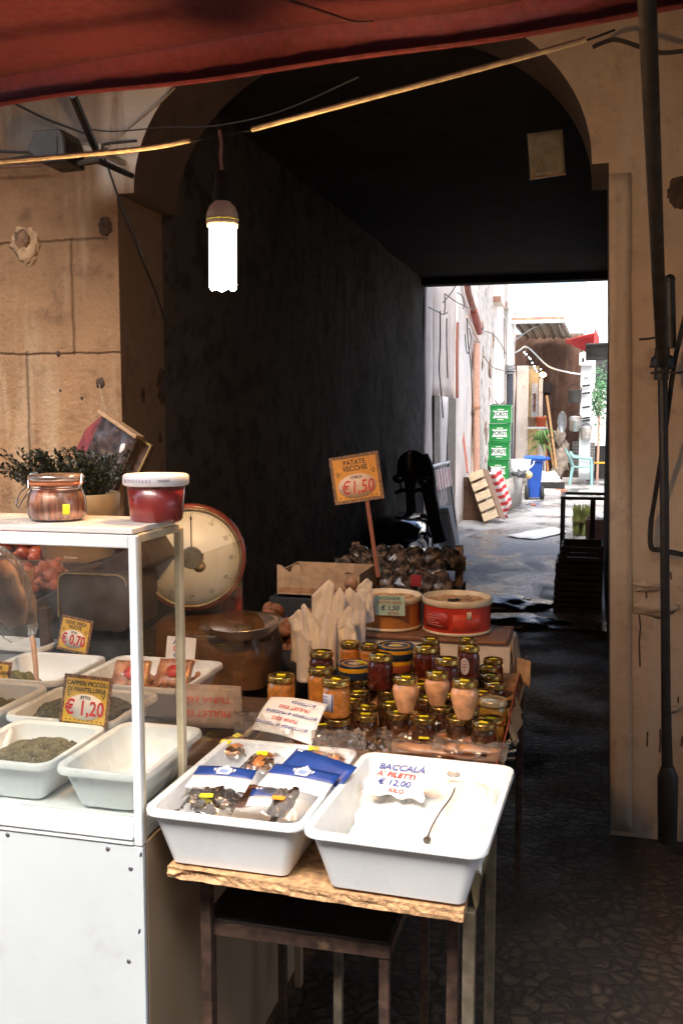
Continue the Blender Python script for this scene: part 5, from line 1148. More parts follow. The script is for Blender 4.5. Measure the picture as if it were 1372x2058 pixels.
# paper bags standing in a bundle
rnd = random.Random(4)
def bag(label, px_, pbot, ptop, wpx, Y, lean, ang, seed):
    B = FY(px_, pbot, Y); T = FY(px_ + lean, ptop, Y); h_ = (T - B).length; w_ = wpx / F * Y * 1.03
    t = obj('paper_bag', MB(), bagpaper) if False else None
    def f(u, v):
        pk = .5 + .32 * sin(seed * 2.4); x = (u - .5) * w_ * (1 - .12 * v); k = 4 * u * (1 - u)
        z = h_ * v * (1 - .3 * abs(u - pk) * v ** 3)
        y = -.016 * k * (1 - .75 * v) + 0.007 * mnoise.noise(Vector((u * 4, v * 4, seed))) + .0035 * mnoise.noise(Vector((u * 11, v * 9, seed))) - .01 * v * v
        return Vector((x + .008 * sin(v * 3 + seed) * v, y, z))
    mb = MB(); mb.slab(f, 14, 26, (0, .004, 0)); mb.slab(lambda u, v: f(u, v * .97) + Vector((0, .03 * 4 * u * (1 - u) * (1 - v) + .006, 0)), 14, 26, (0, .002, 0))
    ax = (T - B).normalized(); o = obj('paper_bag', mb, bagpaper)
    o.matrix_world = frame(B, Vector((cos(R(ang)), sin(R(ang)), 0)), ax)
    me = o.matrix_world; q = Matrix((me.col[0].xyz, -me.col[2].xyz, me.col[1].xyz)).transposed().to_4x4(); q.translation = B; o.matrix_world = q
    tag(o, label, 'paper bag', 'white paper bags in a bundle'); return o
bag('leftmost paper bag of the bundle, short and plump', 602, 1330, 1222, 44, 2.94, -6, -14, 1)
bag('paper bag in front of the leftmost pair, second from left', 628, 1345, 1212, 40, 2.90, -2, -8, 2)
bag('tallest pointed paper bag behind the left bags', 652, 1300, 1163, 50, 3.02, 2, 8, 3)
bag('narrow pointed paper bag beside the tallest one', 680, 1310, 1178, 30, 2.98, 4, 20, 4)
bag('paper bag standing upright in the middle front of the bundle', 658, 1345, 1220, 36, 2.88, 0, 4, 5)
bag('paper bag right of the middle, its top folded', 690, 1330, 1214, 40, 2.94, 4, 14, 6)
bag('paper bag leaning right against the brown anchovy tin', 712, 1300, 1178, 46, 3.04, 16, 30, 7)
bag('paper bag tucked behind the jars at the right end', 700, 1335, 1250, 44, 2.90, 6, -4, 8)
bag('paper bag farthest back, pointed tip near the sign stick', 735, 1250, 1160, 34, 3.12, 8, 20, 9)
bag('low paper bag at the front left of the bundle', 612, 1370, 1262, 34, 2.86, -4, -4, 10)

# ------------------------------------------------------------------ produce in the passage mouth
tagn = price_sign('price_sign', 'large orange sign on a red stick, priced 1,50', upright(FY(716, 961, 3.9), 0, 4, 9.5), .212, .198, ['PATATE', 'VECCHIE'], '€1,50', .075, sign_orange, oval_p, ink_red, stick=(.03, .36), mid='CHILO', oy=-.16, bold=.004, shear=.2, lsize=.029)
stn = thing('crate_stack', 'dark stack of plastic crates under the cardboard tray', 'crate stack', (-1.05, 3.95, 0))
zc0 = FY(640, 1197, 3.86).z
for k in range(3): obj('crate', open_box(MB(), (-.26, -.1, .0 + k * (zc0 - .01) / 3), (.5, .35, (k + 1) * (zc0 - .01) / 3 - .004), .02), black_cloth, stn, bevel=.003)
c0, c1 = FY(557, 1190, 3.86), FY(722, 1190, 3.86)
ct = thing('cardboard_tray', 'brown cardboard tray with cut handle, before the packets', 'tray', (c0.x, 3.86, zc0))
cw = c1.x - c0.x; chh = FY(640, 1152, 3.86).z - zc0
mb = MB(); open_box(mb, (0, 0, 0), (cw, .3, chh), .006)
mb.poly([(0, 0, chh), (.05, 0, chh), (.02, 0, chh + .025), (0, 0, chh + .03)], (0, .006, 0)); mb.poly([(.06, .001, chh), (.11, .001, chh), (.10, .001, chh + .035), (.07, .001, chh + .03)], (0, .005, 0))
obj('box', mb, M('brown_card', (.36, .22, .12), .7, var=.2, dirt=(.2, .1, .05), dirt_at=(.55, .8)), ct)
obj('print_strip', MB().bb((.006, -.0015, .008), (cw - .01, -.0003, .03)), M('card_print', (.28, .13, .06), .6, var=.3), ct)
obj('stamp', MB().lathe([(0, .001), (.03, .001), (.03, 0)], n=20, mtx=Matrix.Translation((cw * .9, -.0005, chh * .6)) @ Matrix.Rotation(R(90), 4, 'X')), MATS['card_print'], ct)
pq0, pq1 = FY(655, 1165, 4.0), FY(885, 1165, 4.0)
kk = 0
pb = thing('wooden_crate', 'brown wooden crate heaped with dark net packs behind the sign', 'crate', (pq0.x - .02, 4.02, .0))
open_z = FY(760, 1192, 4.0).z
obj('box', open_box(MB(), (0, 0, .4), (pq1.x - pq0.x + .06, .5, open_z - .02), .014).bb((-.0, .47, open_z + .03), (pq1.x - pq0.x + .06, .5, open_z + .1)), mid_wood, pb, bevel=.003)
for lx in (.03, pq1.x - pq0.x + .03): obj('corner_post', MB().box((lx, .485, open_z - .1), (.035, .025, .5)), mid_wood, pb)
obj('leg', MB().bb((.02, .02, .0), (.06, .06, .398)).bb((pq1.x - pq0.x, .02, 0), (pq1.x - pq0.x + .04, .06, .398)), mid_wood, pb)
rnd = random.Random(8); net = M('net_pack', (.045, .032, .024), .35, var=.8, scale=36, coat=.3, dirt=(.2, .125, .08), dirt_at=(.5, .6), dscale=34)
nlabels = 'dark glossy net pack piled in the brown crate'
for j in range(4):
    for i in range(6):
        x = pq0.x + .0 + (pq1.x - pq0.x + .03) * (i + .5 * (j % 2) + .2) / 6.3; y = 4.03 + .12 * j
        mb = MB(); mb.ball((0, 0, 0), (.05, .062, .026), .35, i * 3 + j, 18, 10, freq=2.2)
        o = obj('net_pack', mb, net, loc=(x, y, open_z - .02 + .042 * j + rnd.uniform(0, .012)), rot=(R(38 + rnd.uniform(-12, 12)), R(rnd.uniform(-14, 14)), rnd.uniform(-.5, .5)))
        tag(o, nlabels, 'net pack', 'net packs heaped in the brown crate')
rp_ = FY(838, 1165, 4.04); tag(obj('red_packet', MB().box((rp_.x, 4.02 - .004, rp_.z), (.045, .006, .05)), M('red_pack', (.3, .03, .03), .4), bevel=.001), 'small dull red packet at the front of the brown crate', 'packet')
pt_ = thing('potato_sack', 'heap of reddish potatoes in a dark sack behind the bowl', 'potatoes', FY(575, 1262, 3.3)); rnd = random.Random(3)
mb = MB()
for k in range(34): mb.ball((rnd.uniform(-.11, .11), rnd.uniform(-.06, .12), rnd.uniform(-.07, .045) ), (.032 * rnd.uniform(.8, 1.2), .03, .026 * rnd.uniform(.8, 1.2)), .25, k, 10, 7)
obj('potatoes', mb, M('potato', (.2, .075, .03), .7, var=.4, scale=30), pt_)
obj('sack', MB().lathe([(0, -.56), (.16, -.56), (.19, -.4), (.18, -.12), (.16, -.05), (.14, -.06), (.0, -.09)], n=20, sy=.8), black_cloth, pt_)
# ------------------------------------------------------------------ the alley beyond
alley_w = plaster('alley_plaster', (.82, .74, .65), (.42, .32, .25), (.86, .8, .73), bump=.5, stain=(.56, .74))
alley_p = plaster('alley_pink', (.8, .66, .56), (.45, .33, .26), (.84, .74, .66), bump=.4, stain=(.58, .8))
alley_s = plaster('alley_rubble', (.72, .65, .56), (.24, .17, .12), (.8, .74, .66), bump=.9, stain=(.5, .62))
brownw = plaster('brown_wall', (.075, .04, .027), (.03, .017, .012), (.14, .1, .075), bump=.6)
AX = -1.9
ab = thing('alley_building', 'pale plastered building along the left side of the alley', 'building', (AX, 12.02, 0))
def al(x, y, z): return Vector((x - AX, y - 12.02, z))
def ywall(name, y0, y1, z0, z1, m, x=AX, rough=.02, seed=0):
    ny = max(2, int((y1 - y0) * 6)); nz = max(2, int((z1 - z0) * 6))
    return obj(name, MB().slab(lambda u, v: al(x + rough * mnoise.noise(Vector((u * (y1 - y0) * 1.4, v * (z1 - z0) * 1.4, seed))), y0 + (y1 - y0) * u, z0 + (z1 - z0) * v), ny, nz, (-.25, 0, 0)), m, ab)
yd = [FX(a, 850, AX).y for a in (874, 887, 903, 919)]
yd[0] = max(yd[0], 12.06); yd[1] = max(yd[1], 12.5)
zd = FX(903, 798, AX).z
ywall('wall', 11.46, yd[0], 0, 4.9, alley_p, seed=1, x=AX - .05); ywall('wall', yd[0], yd[3], zd, 4.9, alley_p, seed=1, x=AX - .052)
ywall('wall', yd[1], yd[2], 0, zd, alley_w, seed=2, x=AX - .03); ywall('wall', yd[3], 16.0, 0, 4.9, alley_w, seed=3, x=AX - .03)
ywall('wall', 16.0, 19.0, 0, 4.9, alley_s, seed=4, x=AX + .004, rough=.05); ywall('wall', 19.0, 24.4, 0, 4.9, alley_w, seed=5, x=AX - .003, rough=.04)
door_m = M('dark_door', (.05, .025, .018), .6, var=.4)
for y0, y1 in ((yd[0], yd[1]), (yd[2], yd[3])): obj('door', MB().bb(al(AX - .12, y0 + .002, .0), al(AX - .024, y1 - .002, zd - .004)), door_m, ab)
ledge_m = M('ledge_brown', (.2, .1, .07), .7, var=.3)
for (xa, xb, yy, Y) in ((966, 1006, 602, 18.6), (991, 1019, 612, 21.), (998, 1032, 622, 22.2)):
    A, B = FY(xa, yy, Y), FY(xb, yy, Y)
    obj('balcony_slab', MB().bb(al(AX - .02, Y, A.z - .05), al(B.x, Y + .9, A.z + .04)), alley_w, ab, bevel=.004)
    obj('slab_edge', MB().bb(al(A.x, Y - .03, A.z - .06), al(B.x, Y - .003, A.z + .05)), ledge_m, ab)
mb = MB(); rnd = random.Random(9)
for k in range(26):
    y = rnd.uniform(15.9, 20.2); z = rnd.uniform(.2, 3.2); obj('bare_stone', MB().ball(al(AX + .0, y, z), (.02, rnd.uniform(.03, .14), rnd.uniform(.05, .22)), .8, k, 10, 7), M('bare_stone', (.3, .2, .13), .9, var=.5, scale=14, bump=.5), ab)
# facing wall where the alley turns, and the white house beside it
fw = thing('brown_house_wall', 'dark brown stained house wall closing the alley', 'wall', (-1.2, 25, 0))
xL, xR = FY(1026, 800, 25).x, FY(1168, 800, 25).x
def fl2(p): return Vector(p) - Vector((-1.2, 25, 0))
obj('wall', MB().slab(lambda u, v: fl2((xL + (xR - xL) * u, 25 + .06 * mnoise.noise(Vector((u * 4, v * 8, 2))), 3.68 * v)), 16, 32, (0, .3, 0)), brownw, fw)
for (xa, xb, yt, yb, Y, m_) in ((1038, 1062, 735, 975, 24.6, alley_w), (1062, 1082, 735, 965, 24.7, M('ochre_stain', (.6, .46, .24), .85, var=.25, scale=3, bump=.3)), (1082, 1090, 760, 960, 24.66, alley_w)):
    A, B = FY(xa, yt, Y), FY(xb, yt, Y)
    obj('pilaster', MB().slab(lambda u, v: fl2((A.x + (B.x - A.x) * u, Y + .03 * mnoise.noise(Vector((u * 3, v * 6, Y * 9))), A.z * v)), 6, 20, (0, .29, 0)), m_, fw)
A, B = FY(1086, 768, 24.8), FY(1106, 790, 24.8); obj('dark_hood', MB().bb(fl2((A.x, 24.7, B.z)), fl2((B.x, 24.97, A.z))), black_cloth, fw, bevel=.02)
A, B = FY(1087, 795, 24.9), FY(1104, 960, 24.9); obj('doorway', MB().bb(fl2((A.x, 24.88, .02)), fl2((B.x, 24.93, A.z))), door_m, fw)
A, B = FY(1068, 770, 24.6), FY(1079, 840, 24.6); obj('niche_frame', MB().bb(fl2((A.x, 24.55, B.z)), fl2((B.x, 24.6, A.z))), M('grey_niche', (.4, .42, .45), .5, var=.4, scale=20), fw, bevel=.01)
obj('niche_picture', MB().bb(fl2((A.x + .04, 24.535, B.z + .15)), fl2((B.x - .04, 24.548, A.z - .25))), M('niche_dark', (.12, .06, .04), .4, var=.6, scale=14), fw)
for (xx, yy, rr) in ((1124, 880, .2), (1130, 920, .3), (1118, 950, .2), (1098, 900, .12), (1135, 900, .16)):
    q = FY(xx, yy, 24.97); mb = MB(); mb.ball(fl2(q), (rr * .7, .06, rr), .8, xx, 14, 10); obj('bare_stone', mb, M('pale_rubble', (.5, .42, .34), .9, var=.4, scale=8, bump=.6), fw)
wh = thing('white_house', 'bright white house beyond the brown wall at the right', 'house', (.6, 27, 0))
xw = FY(1176, 700, 27).x
obj('wall', MB().slab(lambda u, v: Vector((xw - .6 + 5 * u, .04 * mnoise.noise(Vector((u * 9, v * 9, 2))), 7.2 * v)), 20, 28, (0, .3, 0)), M('white_house_plaster', (.8, .79, .77), .85, var=.05, scale=2, bump=.3, dirt=(.5, .44, .4), dirt_at=(.68, .82), dscale=1.6), wh)
q = FY(1200, 757, 27); obj('window', MB().bb((q.x - .6 - .06, -.03, q.z - .3 - .0), (q.x - .6 + .3, -.004, q.z + .62)), M('dark_window', (.03, .03, .03), .3), wh)
obj('window_frame', MB().bb((q.x - .6 - .1, -.05, q.z + .63), (q.x + .0, -.01, q.z + .7)).bb((q.x - .6 - .14, -.05, q.z - .4), (q.x - .6 - .065, -.01, q.z + .63)), white_paint, wh)
rb = thing('alley_side_house', 'pale house wall along the right side of the alley', 'house', (4.6, 18, 0))
obj('wall', MB().bb((0, -5.6, 0), (.3, 7, 3.0)), alley_w, rb)
# corrugated roof over the facing wall
ra, rb_ = FY(1030, 646, 21.4), FY(1131, 643, 21.4); rz = (ra.z + rb_.z) / 2
rf = thing('corrugated_roof', 'grey corrugated canopy roof projecting over the alley end', 'canopy roof', (ra.x, 21.4, rz))
rw = rb_.x - ra.x
obj('sheet', MB().slab(lambda u, v: Vector((rw * u + .1 * v, 3.5 * v, .018 * sin(u * rw * 2 * pi / .13) - .08 * v)), 80, 12, .006), M('corrugated', (.22, .2, .17), .6, var=.25, scale=6), rf)
obj('fascia', MB().bb((-.02, -.05, .01), (rw + .02, -.008, .07)), M('fascia_rust', (.34, .14, .09), .6, var=.4, scale=9), rf)
obj('gutter', MB().tube([Vector((-.02, -.07, -.03)), Vector((rw + .02, -.07, -.03))], .035, 8), white_paint, rf)
for k in range(5): obj('rafter', MB().bb((rw * (k + .3) / 5, .0, -.12), (rw * (k + .3) / 5 + .05, 3.5, -.06)), dark_wood, rf)
rp0, rp1 = FY(1134, 684, 22.5), FY(1194, 668, 22.5)
ra_ = thing('red_awning', 'red cloth awning at the far end of the alley', 'awning', rp0)
mb = MB(); dx = rp1.x - rp0.x; dzz = rp1.z - rp0.z
mb.slab(lambda u, v: Vector((dx * u, .5 * v * (1 - u * .4) + .0, dzz * u * (1 - v) - .32 * v * u)), 10, 6, .01); obj('cloth', mb, M('far_red', (.45, .03, .03), .7, var=.1), ra_)
obj('side_cloth', MB().poly([(dx, 0, dzz + .12), (dx + .1, .02, dzz - .1), (dx + .12, .02, dzz - .42), (dx - .02, 0, dzz - .3)], (0, .01, 0)), M('far_red', (.45, .03, .03), .7), ra_)
dk0, dk1 = FY(1176, 690, 22), FY(1225, 684, 22)
tag(obj('dark_canopy', MB().slab(lambda u, v: Vector((dk0.x + (dk1.x - dk0.x + .8) * u, 22 + 1.2 * v, dk0.z - .26 * v + .03 * u)), 8, 4, .05), black_cloth), 'flat black canopy sheet beside the far red awning', 'canopy')

# pipes and cables on the left alley wall
def onw(px_, py_, x=AX + .05): return FX(px_, py_, x)
dp = thing('drainpipe', 'pale pink drainpipe with a rusty slanting upper length', 'drainpipe', onw(960, 945))
def dl(p): return p - dp.location
pp_m = M('pink_pipe', (.62, .36, .26), .55, var=.12)
obj('lower_pipe', MB().tube([dl(onw(957, 950)), dl(onw(957, 820)), dl(onw(957, 690))], .055, 12), pp_m, dp)
obj('collar', MB().tube([dl(onw(957, 822)), dl(onw(957, 816))], .066, 12), M('rust_edge', (.4, .2, .11), .5), dp)
obj('upper_pipe', MB().tube([dl(onw(936, 560)), dl(onw(941, 590)), dl(onw(953, 628))], .05, 12), M('rust_pipe', (.3, .12, .07), .6, var=.3), dp)
obj('joint', MB().tube([dl(onw(951, 624)), dl(onw(958, 648)), dl(onw(963, 668))], [.062, .066, .05], 12), M('red_joint', (.36, .07, .05), .5, var=.2), dp)
obj('pale_pipe', MB().tube([dl(onw(937, 636)), dl(onw(950, 660)), dl(onw(963, 690))], .022, 8), M('pale_pipe', (.6, .45, .36), .5), dp)
cp = thing('column_pipe', 'dark pipe with ring collars and a white upper length', 'pipe', FX(1024, 840, AX + .1))
cq = cp.location.copy()
obj('dark_pipe', MB().tube([FX(1024, 950, AX + .1) - cq, FX(1024, 745, AX + .1) - cq], .075, 14), M('slate_pipe', (.05, .06, .075), .4, var=.3), cp)
obj('white_pipe', MB().tube([FX(1024, 745, AX + .1) - cq, FX(1025, 560, AX + .1) - cq], .082, 14), white_paint, cp)
for yy in (736, 743, 750): obj('collar', MB().tube([FX(1024, yy, AX + .1) - cq, FX(1024, yy - 3, AX + .1) - cq], .115, 14), M('collar_grey', (.2, .2, .21), .5), cp)
wire('pipe', [onw(918, 800), onw(918, 720), onw(919, 648)], .02, 'thin red vertical pipe near the dark doorways', M('thin_red_pipe', (.34, .12, .08), .6), 'pipe')
cablab = ['cable arching from the passage end to the wall bracket', 'cable hanging along the left edge of the alley wall', 'cable looping over the drainpipe joint', 'cable drooping from the joint to the column pipe', 'thick cable sagging behind the pink drainpipe', 'short cable loop beside the rusty upper pipe', 'long thin cable crossing high on the pale wall', 'cable dropping beside the thin red pipe', 'cable bundle hanging left of the drainpipe', 'wavy cable above the beer crates', 'dark short cable below the balcony slabs', 'cable rising toward the balcony slab edge']
cpaths = [[(862, 618), (876, 625), (890, 632), (898, 628)], [(884, 625), (884, 690), (882, 740), (886, 790), (890, 840)], [(893, 590), (915, 606), (935, 616), (950, 622)], [(972, 665), (990, 672), (1005, 690), (1016, 712)], [(938, 640), (940, 690), (945, 730), (948, 790), (950, 850)], [(918, 588), (928, 595), (932, 612), (930, 620)], [(890, 608), (905, 590), (915, 575)], [(897, 640), (897, 700), (899, 760)], [(934, 672), (936, 700), (940, 710), (946, 680), (942, 660)], [(972, 716), (985, 735), (1000, 742), (1012, 745)], [(1012, 640), (1012, 680), (1013, 720)], [(893, 592), (894, 612), (892, 632)]]
for lab, cpth in zip(cablab, cpaths): wire('cable', [onw(a, b_, AX + .07) for a, b_ in cpth], .008, lab)
mb = MB(); rnd = random.Random(6)
for (xx, yy) in ((895, 632), (940, 618), (978, 640), (980, 720)):
    c = onw(xx, yy, AX + .06)
    for k in range(6): mb.tube([c, c + Vector((.03, rnd.uniform(-.5, .5), rnd.uniform(-.16, .16)))], .008, 5)
obj('wire_clump', mb, cable_m, ab)
wire('cable', [FX(1027, 690, AX + .12), FY(1060, 665, 22), FY(1100, 645, 21.6)], .014, 'white cable rising to the corrugated roof edge', white_paint)
wire('cable', [FX(1027, 712, AX + .12), FY(1042, 705, 24), FY(1060, 698, 24.5), FY(1100, 735, 24.3), FY(1140, 748, 24), FY(1165, 752, 24)], .02, 'pale cable sagging in front of the brown wall', white_paint)
# string of fairy lights and lamp
lp_ = [FY(a, b_, 24.4) for a, b_ in ((1050, 705), (1058, 712), (1066, 722), (1073, 736), (1077, 746), (1087, 742))]
sl_ = thing('fairy_lights', 'string of small bluish white lights by the brown wall', 'string lights', lp_[0])
obj('cord', MB().tube([p - lp_[0] for p in lp_], .012, 6), cable_m, sl_)
mb = MB()
for a, b_ in ((1053, 708), (1057, 712), (1062, 718), (1065, 721), (1069, 729), (1073, 736), (1075, 741), (1078, 747), (1086, 742)): mb.ball(FY(a, b_, 24.33) - lp_[0], .016, 0, 0, 8, 6)
obj('bulbs', mb, emit('fairy_glow', (.55, .8, 1), 6), sl_)
q = FY(1090, 753, 24.2); lb = thing('wall_lamp', 'small lit warm lamp under the fairy lights', 'lamp', q)
obj('globe', MB().ball((0, 0, 0), (.085, .085, .06)), emit('lamp_glow', (1, .55, .2), 9), lb); obj('arm', MB().tube([Vector((-.06, .05, .02)), Vector((-.14, .3, .1)), Vector((-.14, .5, .1))], .014, 6), black_metal, lb)

# beer crates on the concrete block
blk = GZ(1022, 1030, 0); bk2 = GZ(1054, 1013, 0)
BX1 = blk.x; bz = FY(1013, 963, 16.55).z
tag(obj('concrete_block', MB().slab(lambda u, v: Vector((AX + .06 + (BX1 - AX - .06 + .1 * v) * u + .0, 16.5 + 1.75 * v, bz + .01 * mnoise.noise(Vector((u * 3, v * 5, 1))))), 8, 10, bz - .006), M('rough_concrete', (.34, .32, .28), .9, var=.3, scale=14, bump=.8, dirt=(.12, .11, .1), dirt_at=(.5, .68), dscale=30)), 'rough speckled concrete block at the left alley wall', 'block')
cx0, cx1 = FY(980, 850, 16.55).x, FY(1022, 850, 16.55).x; ctop = FY(1000, 813, 16.55).z
chh = (ctop - bz - .004) / 4
green = M('crate_green', (.012, .2, .045), .4, var=.12, scale=6); green_d = M('crate_green_dark', (.006, .09, .022), .5, var=.2)
pale_logo = M('crate_logo', (.7, .75, .7), .5, var=.05)
CG = 'green beer crates in the stack'
cwid = cx1 - cx0
crate0 = thing('beer_crate', 'green beer crate at the bottom of the stack, behind the sack', 'crate', (cx0, 16.56, bz + .003), 0, CG)
mb = MB(); open_box(mb, (0, 0, 0), (cwid, .3, chh - .006), .016); obj('box', mb, green, crate0, bevel=.006)
obj('rim', MB().bb((-.006, -.006, chh - .03), (cwid + .006, -.0005, chh - .008)).bb((-.006, -.006, .004), (cwid + .006, -.0005, .018)).bb((cwid + .0005, .001, chh - .03), (cwid + .007, .3, chh - .008)), green, crate0, bevel=.002)
obj('grip', MB().bb((cwid + .0008, .09, chh * .62), (cwid + .002, .21, chh * .78)), green_d, crate0)
lx0, lx1, lz0, lz1 = cwid * .15, cwid * .86, chh * .28, chh * .66
mb = MB(); mb.poly([(lx0 + .03, -.002, lz0), (lx1 - .03, -.002, lz0), (lx1, -.002, lz0 - .01), (lx1 - .012, -.002, (lz0 + lz1) / 2), (lx1, -.002, lz1 + .01), (lx1 - .03, -.002, lz1), (lx0 + .03, -.002, lz1), (lx0, -.002, lz1 + .01), (lx0 + .012, -.002, (lz0 + lz1) / 2), (lx0, -.002, lz0 - .01)], (0, .0015, 0))
lg = obj('logo_plate', mb, pale_logo, crate0)
for zc_ in (lz1 + .024, lz0 - .026): mb2 = MB().bb((cwid * .36, -.002, zc_ - .006), (cwid * .66, -.0005, zc_ + .006)); obj('logo_bar', mb2, pale_logo, lg)
t_ = text('FORST', .10, M('crate_ink', (.03, .07, .05), .5), crate0, 0, 0, 0, bold=.035, sx=.82); t_.rotation_euler = (R(90), 0, 0); t_.location = ((lx0 + lx1) / 2, -.003, (lz0 + lz1) / 2)
for k, lab in enumerate(('green beer crate second from the bottom of the stack', 'green beer crate second from the top of the stack', 'green beer crate on top of the stack, twigs on it')):
    dup(crate0, (cx0 + .01 * (k + 1), 16.56, bz + .003 + chh * (k + 1)), R((-1, .8, -.6)[k]), lab)
tag(obj('twigs', MB().tube([Vector((cx0 + .14, 16.7, ctop)), Vector((cx0 + .1, 16.7, ctop + .07))], .008, 5).tube([Vector((cx0 + .2, 16.7, ctop)), Vector((cx0 + .26, 16.7, ctop + .06))], .008, 5).tube([Vector((cx0 + .05, 16.75, ctop + .004)), Vector((cx0 + .3, 16.7, ctop + .012))], .008, 5), rust), 'few brown twigs lying on the top beer crate', 'twigs')
q = FY(998, 955, 16.4); tag(obj('cloth_bundle', MB().ball((0, 0, 0), (.15, .1, .1), .5, 3, 16, 12), M('sack_beige', (.55, .4, .28), .8, var=.5, scale=9, bump=.4), loc=(q.x, 16.38, q.z)), 'beige bundle resting before the lowest beer crate', 'bundle')
bs2 = bpy.context.scene.objects['cloth_bundle']; bs2.location = (q.x, 16.42, bz - .02)
q = FY(1042, 960, 17.2)
bu = thing('bucket', 'clear plastic bucket with dark scraps on the concrete block', 'bucket', (q.x, 17.2, bz + .008))
obj('wall', MB().lathe([(.15, 0), (.2, .3), (.205, .3), (.155, .0)], n=20), M('bucket_white', (.66, .68, .7), .4), bu)
obj('contents', MB().ball((0, -.1, .07), (.14, .12, .07), .8, 4).ball((.1, -.12, .06), (.1, .09, .06), .8, 6), M('dark_scraps', (.1, .1, .12), .7, var=.7, scale=14), bu)
obj('handle', MB().tube([Vector((.2 * cos(t), -.0, .28 + .0)) + Vector((.06, 0, -.16 * sin(t))) for t in [k * pi / 8 for k in range(5)]], .012, 6), M('bucket_white', (.66, .68, .7), .4), bu)
obj('lemon', MB().ball((.17, -.14, .04), .07, .1, 2), M('yellow_fruit', (.6, .45, .2), .6, var=.3), bu)

# blue wheelie bin
A = GZ(1072, 1004, 0); by2 = A.y
bx_ = FY(1055, 950, by2).x; bxr = FY(1094, 950, by2).x; btop = FY(1075, 916, by2).z
wb2 = thing('wheelie_bin', 'blue two wheeled plastic rubbish bin in the alley', 'bin', ((bx_ + bxr) / 2 - .02, by2, 0), R(8))
bw_ = (bxr - bx_) * .53; blue = M('bin_blue', (.012, .06, .3), .4, var=.15, scale=6)
obj('body', MB().loft([rrect(-bw_ * .55, bw_ * .55, -.22, .18, .05, .06), rrect(-bw_ * .78, bw_ * .76, -.27, .22, .05, btop * .88), rrect(-bw_ * .95, bw_ * .95, -.3, .26, .05, btop * .885), rrect(-bw_ * .95, bw_ * .95, -.3, .26, .05, btop * .93)]), blue, wb2)
obj('lid', MB().loft([rrect(-bw_ * 1.0, bw_ * 1.0, -.32, .28, .05, btop * .935), rrect(-bw_ * 1.0, bw_ * 1.0, -.32, .28, .05, btop * .965), rrect(-bw_ * .85, bw_ * .85, -.26, .24, .06, btop)]), M('bin_lid_blue', (.03, .11, .45), .35, var=.1), wb2)
obj('handle', MB().tube([Vector((bw_ * .9, -.2, btop * .93)), Vector((bw_ * 1.35, -.2, btop * .95)), Vector((bw_ * 1.35, .18, btop * .95)), Vector((bw_ * .9, .18, btop * .93))], .025, 8), blue, wb2)
for s_ in (-1, 1):
    w_ = obj('wheel', MB().lathe([(.05, -.035), (.12, -.035), (.14, -.02), (.14, .02), (.12, .035), (.05, .035)], n=24, mtx=Matrix.Translation((s_ * bw_ * .74, -.16, .142)) @ Matrix.Rotation(R(90), 4, 'Y')), rubber, wb2)
    obj('hub', MB().lathe([(0, -.03), (.055, -.03), (.055, .03), (0, .03)], n=16, mtx=Matrix.Translation((s_ * bw_ * .74, -.16, .142)) @ Matrix.Rotation(R(90), 4, 'Y')), blue, w_)
# white sacks and slab behind the bin
q = GZ(1105, 985, 0)
tag(obj('white_sack', MB().ball((q.x - .15, q.y, .2), (.4, .3, .22), .45, 3, 18, 12), M('sack_white', (.75, .74, .72), .7, var=.06, bump=.3)), 'bulging white sack behind the blue bin', 'sack')
tag(obj('white_slab', MB().bb((q.x - .3, q.y - 1.1, .002), (q.x + .25, q.y - .55, .07)), white_pl, bevel=.01), 'flat white foam tray lying right of the blue bin', 'foam tray')
tag(obj('dark_basket', open_box(MB(), (q.x - .34, q.y - .44, .02), (q.x + .32, q.y - .31, .2), .015), black_cloth), 'low black basket under the white sack', 'basket')
q = GZ(1126, 992, 0); tag(obj('brick', MB().box((q.x, q.y, .05), (.24, .1, .09)), M('brick_red', (.3, .12, .07), .8, var=.3), bevel=.008), 'reddish brick lying on the alley paving', 'brick')
q = GZ(1071, 1018, 0); tag(obj('brick_shard', MB().ball((q.x, q.y, .025), (.05, .04, .03), .5, 3), M('brick_red', (.3, .12, .07), .8)), 'small reddish shard on the paving below the bin', 'shard')
q0, q1 = GZ(1128, 970, 0), GZ(1176, 974, 0)
tag(obj('kerb_stone', MB().bb((q0.x, q0.y, .004), (q1.x, q0.y + .35, .12)), M('kerb_white', (.62, .58, .55), .8, var=.15), bevel=.02), 'low white step stone in front of the green chair', 'step')

# leaning broom sticks and poles
def stick(name, a, b, Ya, Yb, r, m, label): tag(obj(name, MB().tube([FY(*a, Ya), FY(*b, Yb)], r, 8), m), label, 'stick')
pinew = M('stick_pine', (.62, .36, .16), .6, var=.15)
stick('broom_stick', (1098, 795), (1117, 940), 24.6, 24.2, .03, pinew, 'long pale stick leaning farthest right on the brown wall')
stick('broom_stick', (1094, 835), (1111, 935), 24.6, 24.3, .026, pinew, 'pale stick leaning between two other sticks')
stick('broom_stick', (1093, 880), (1102, 962), 24.5, 24.0, .028, M('stick_orange', (.55, .22, .08), .6), 'short orange stick beside the dark doorway')
stick('broom_stick', (929, 864), (939, 950), 15.0, 14.6, .018, M('stick_red', (.4, .12, .08), .6), 'thin reddish stick leaning on the wall above the crate')
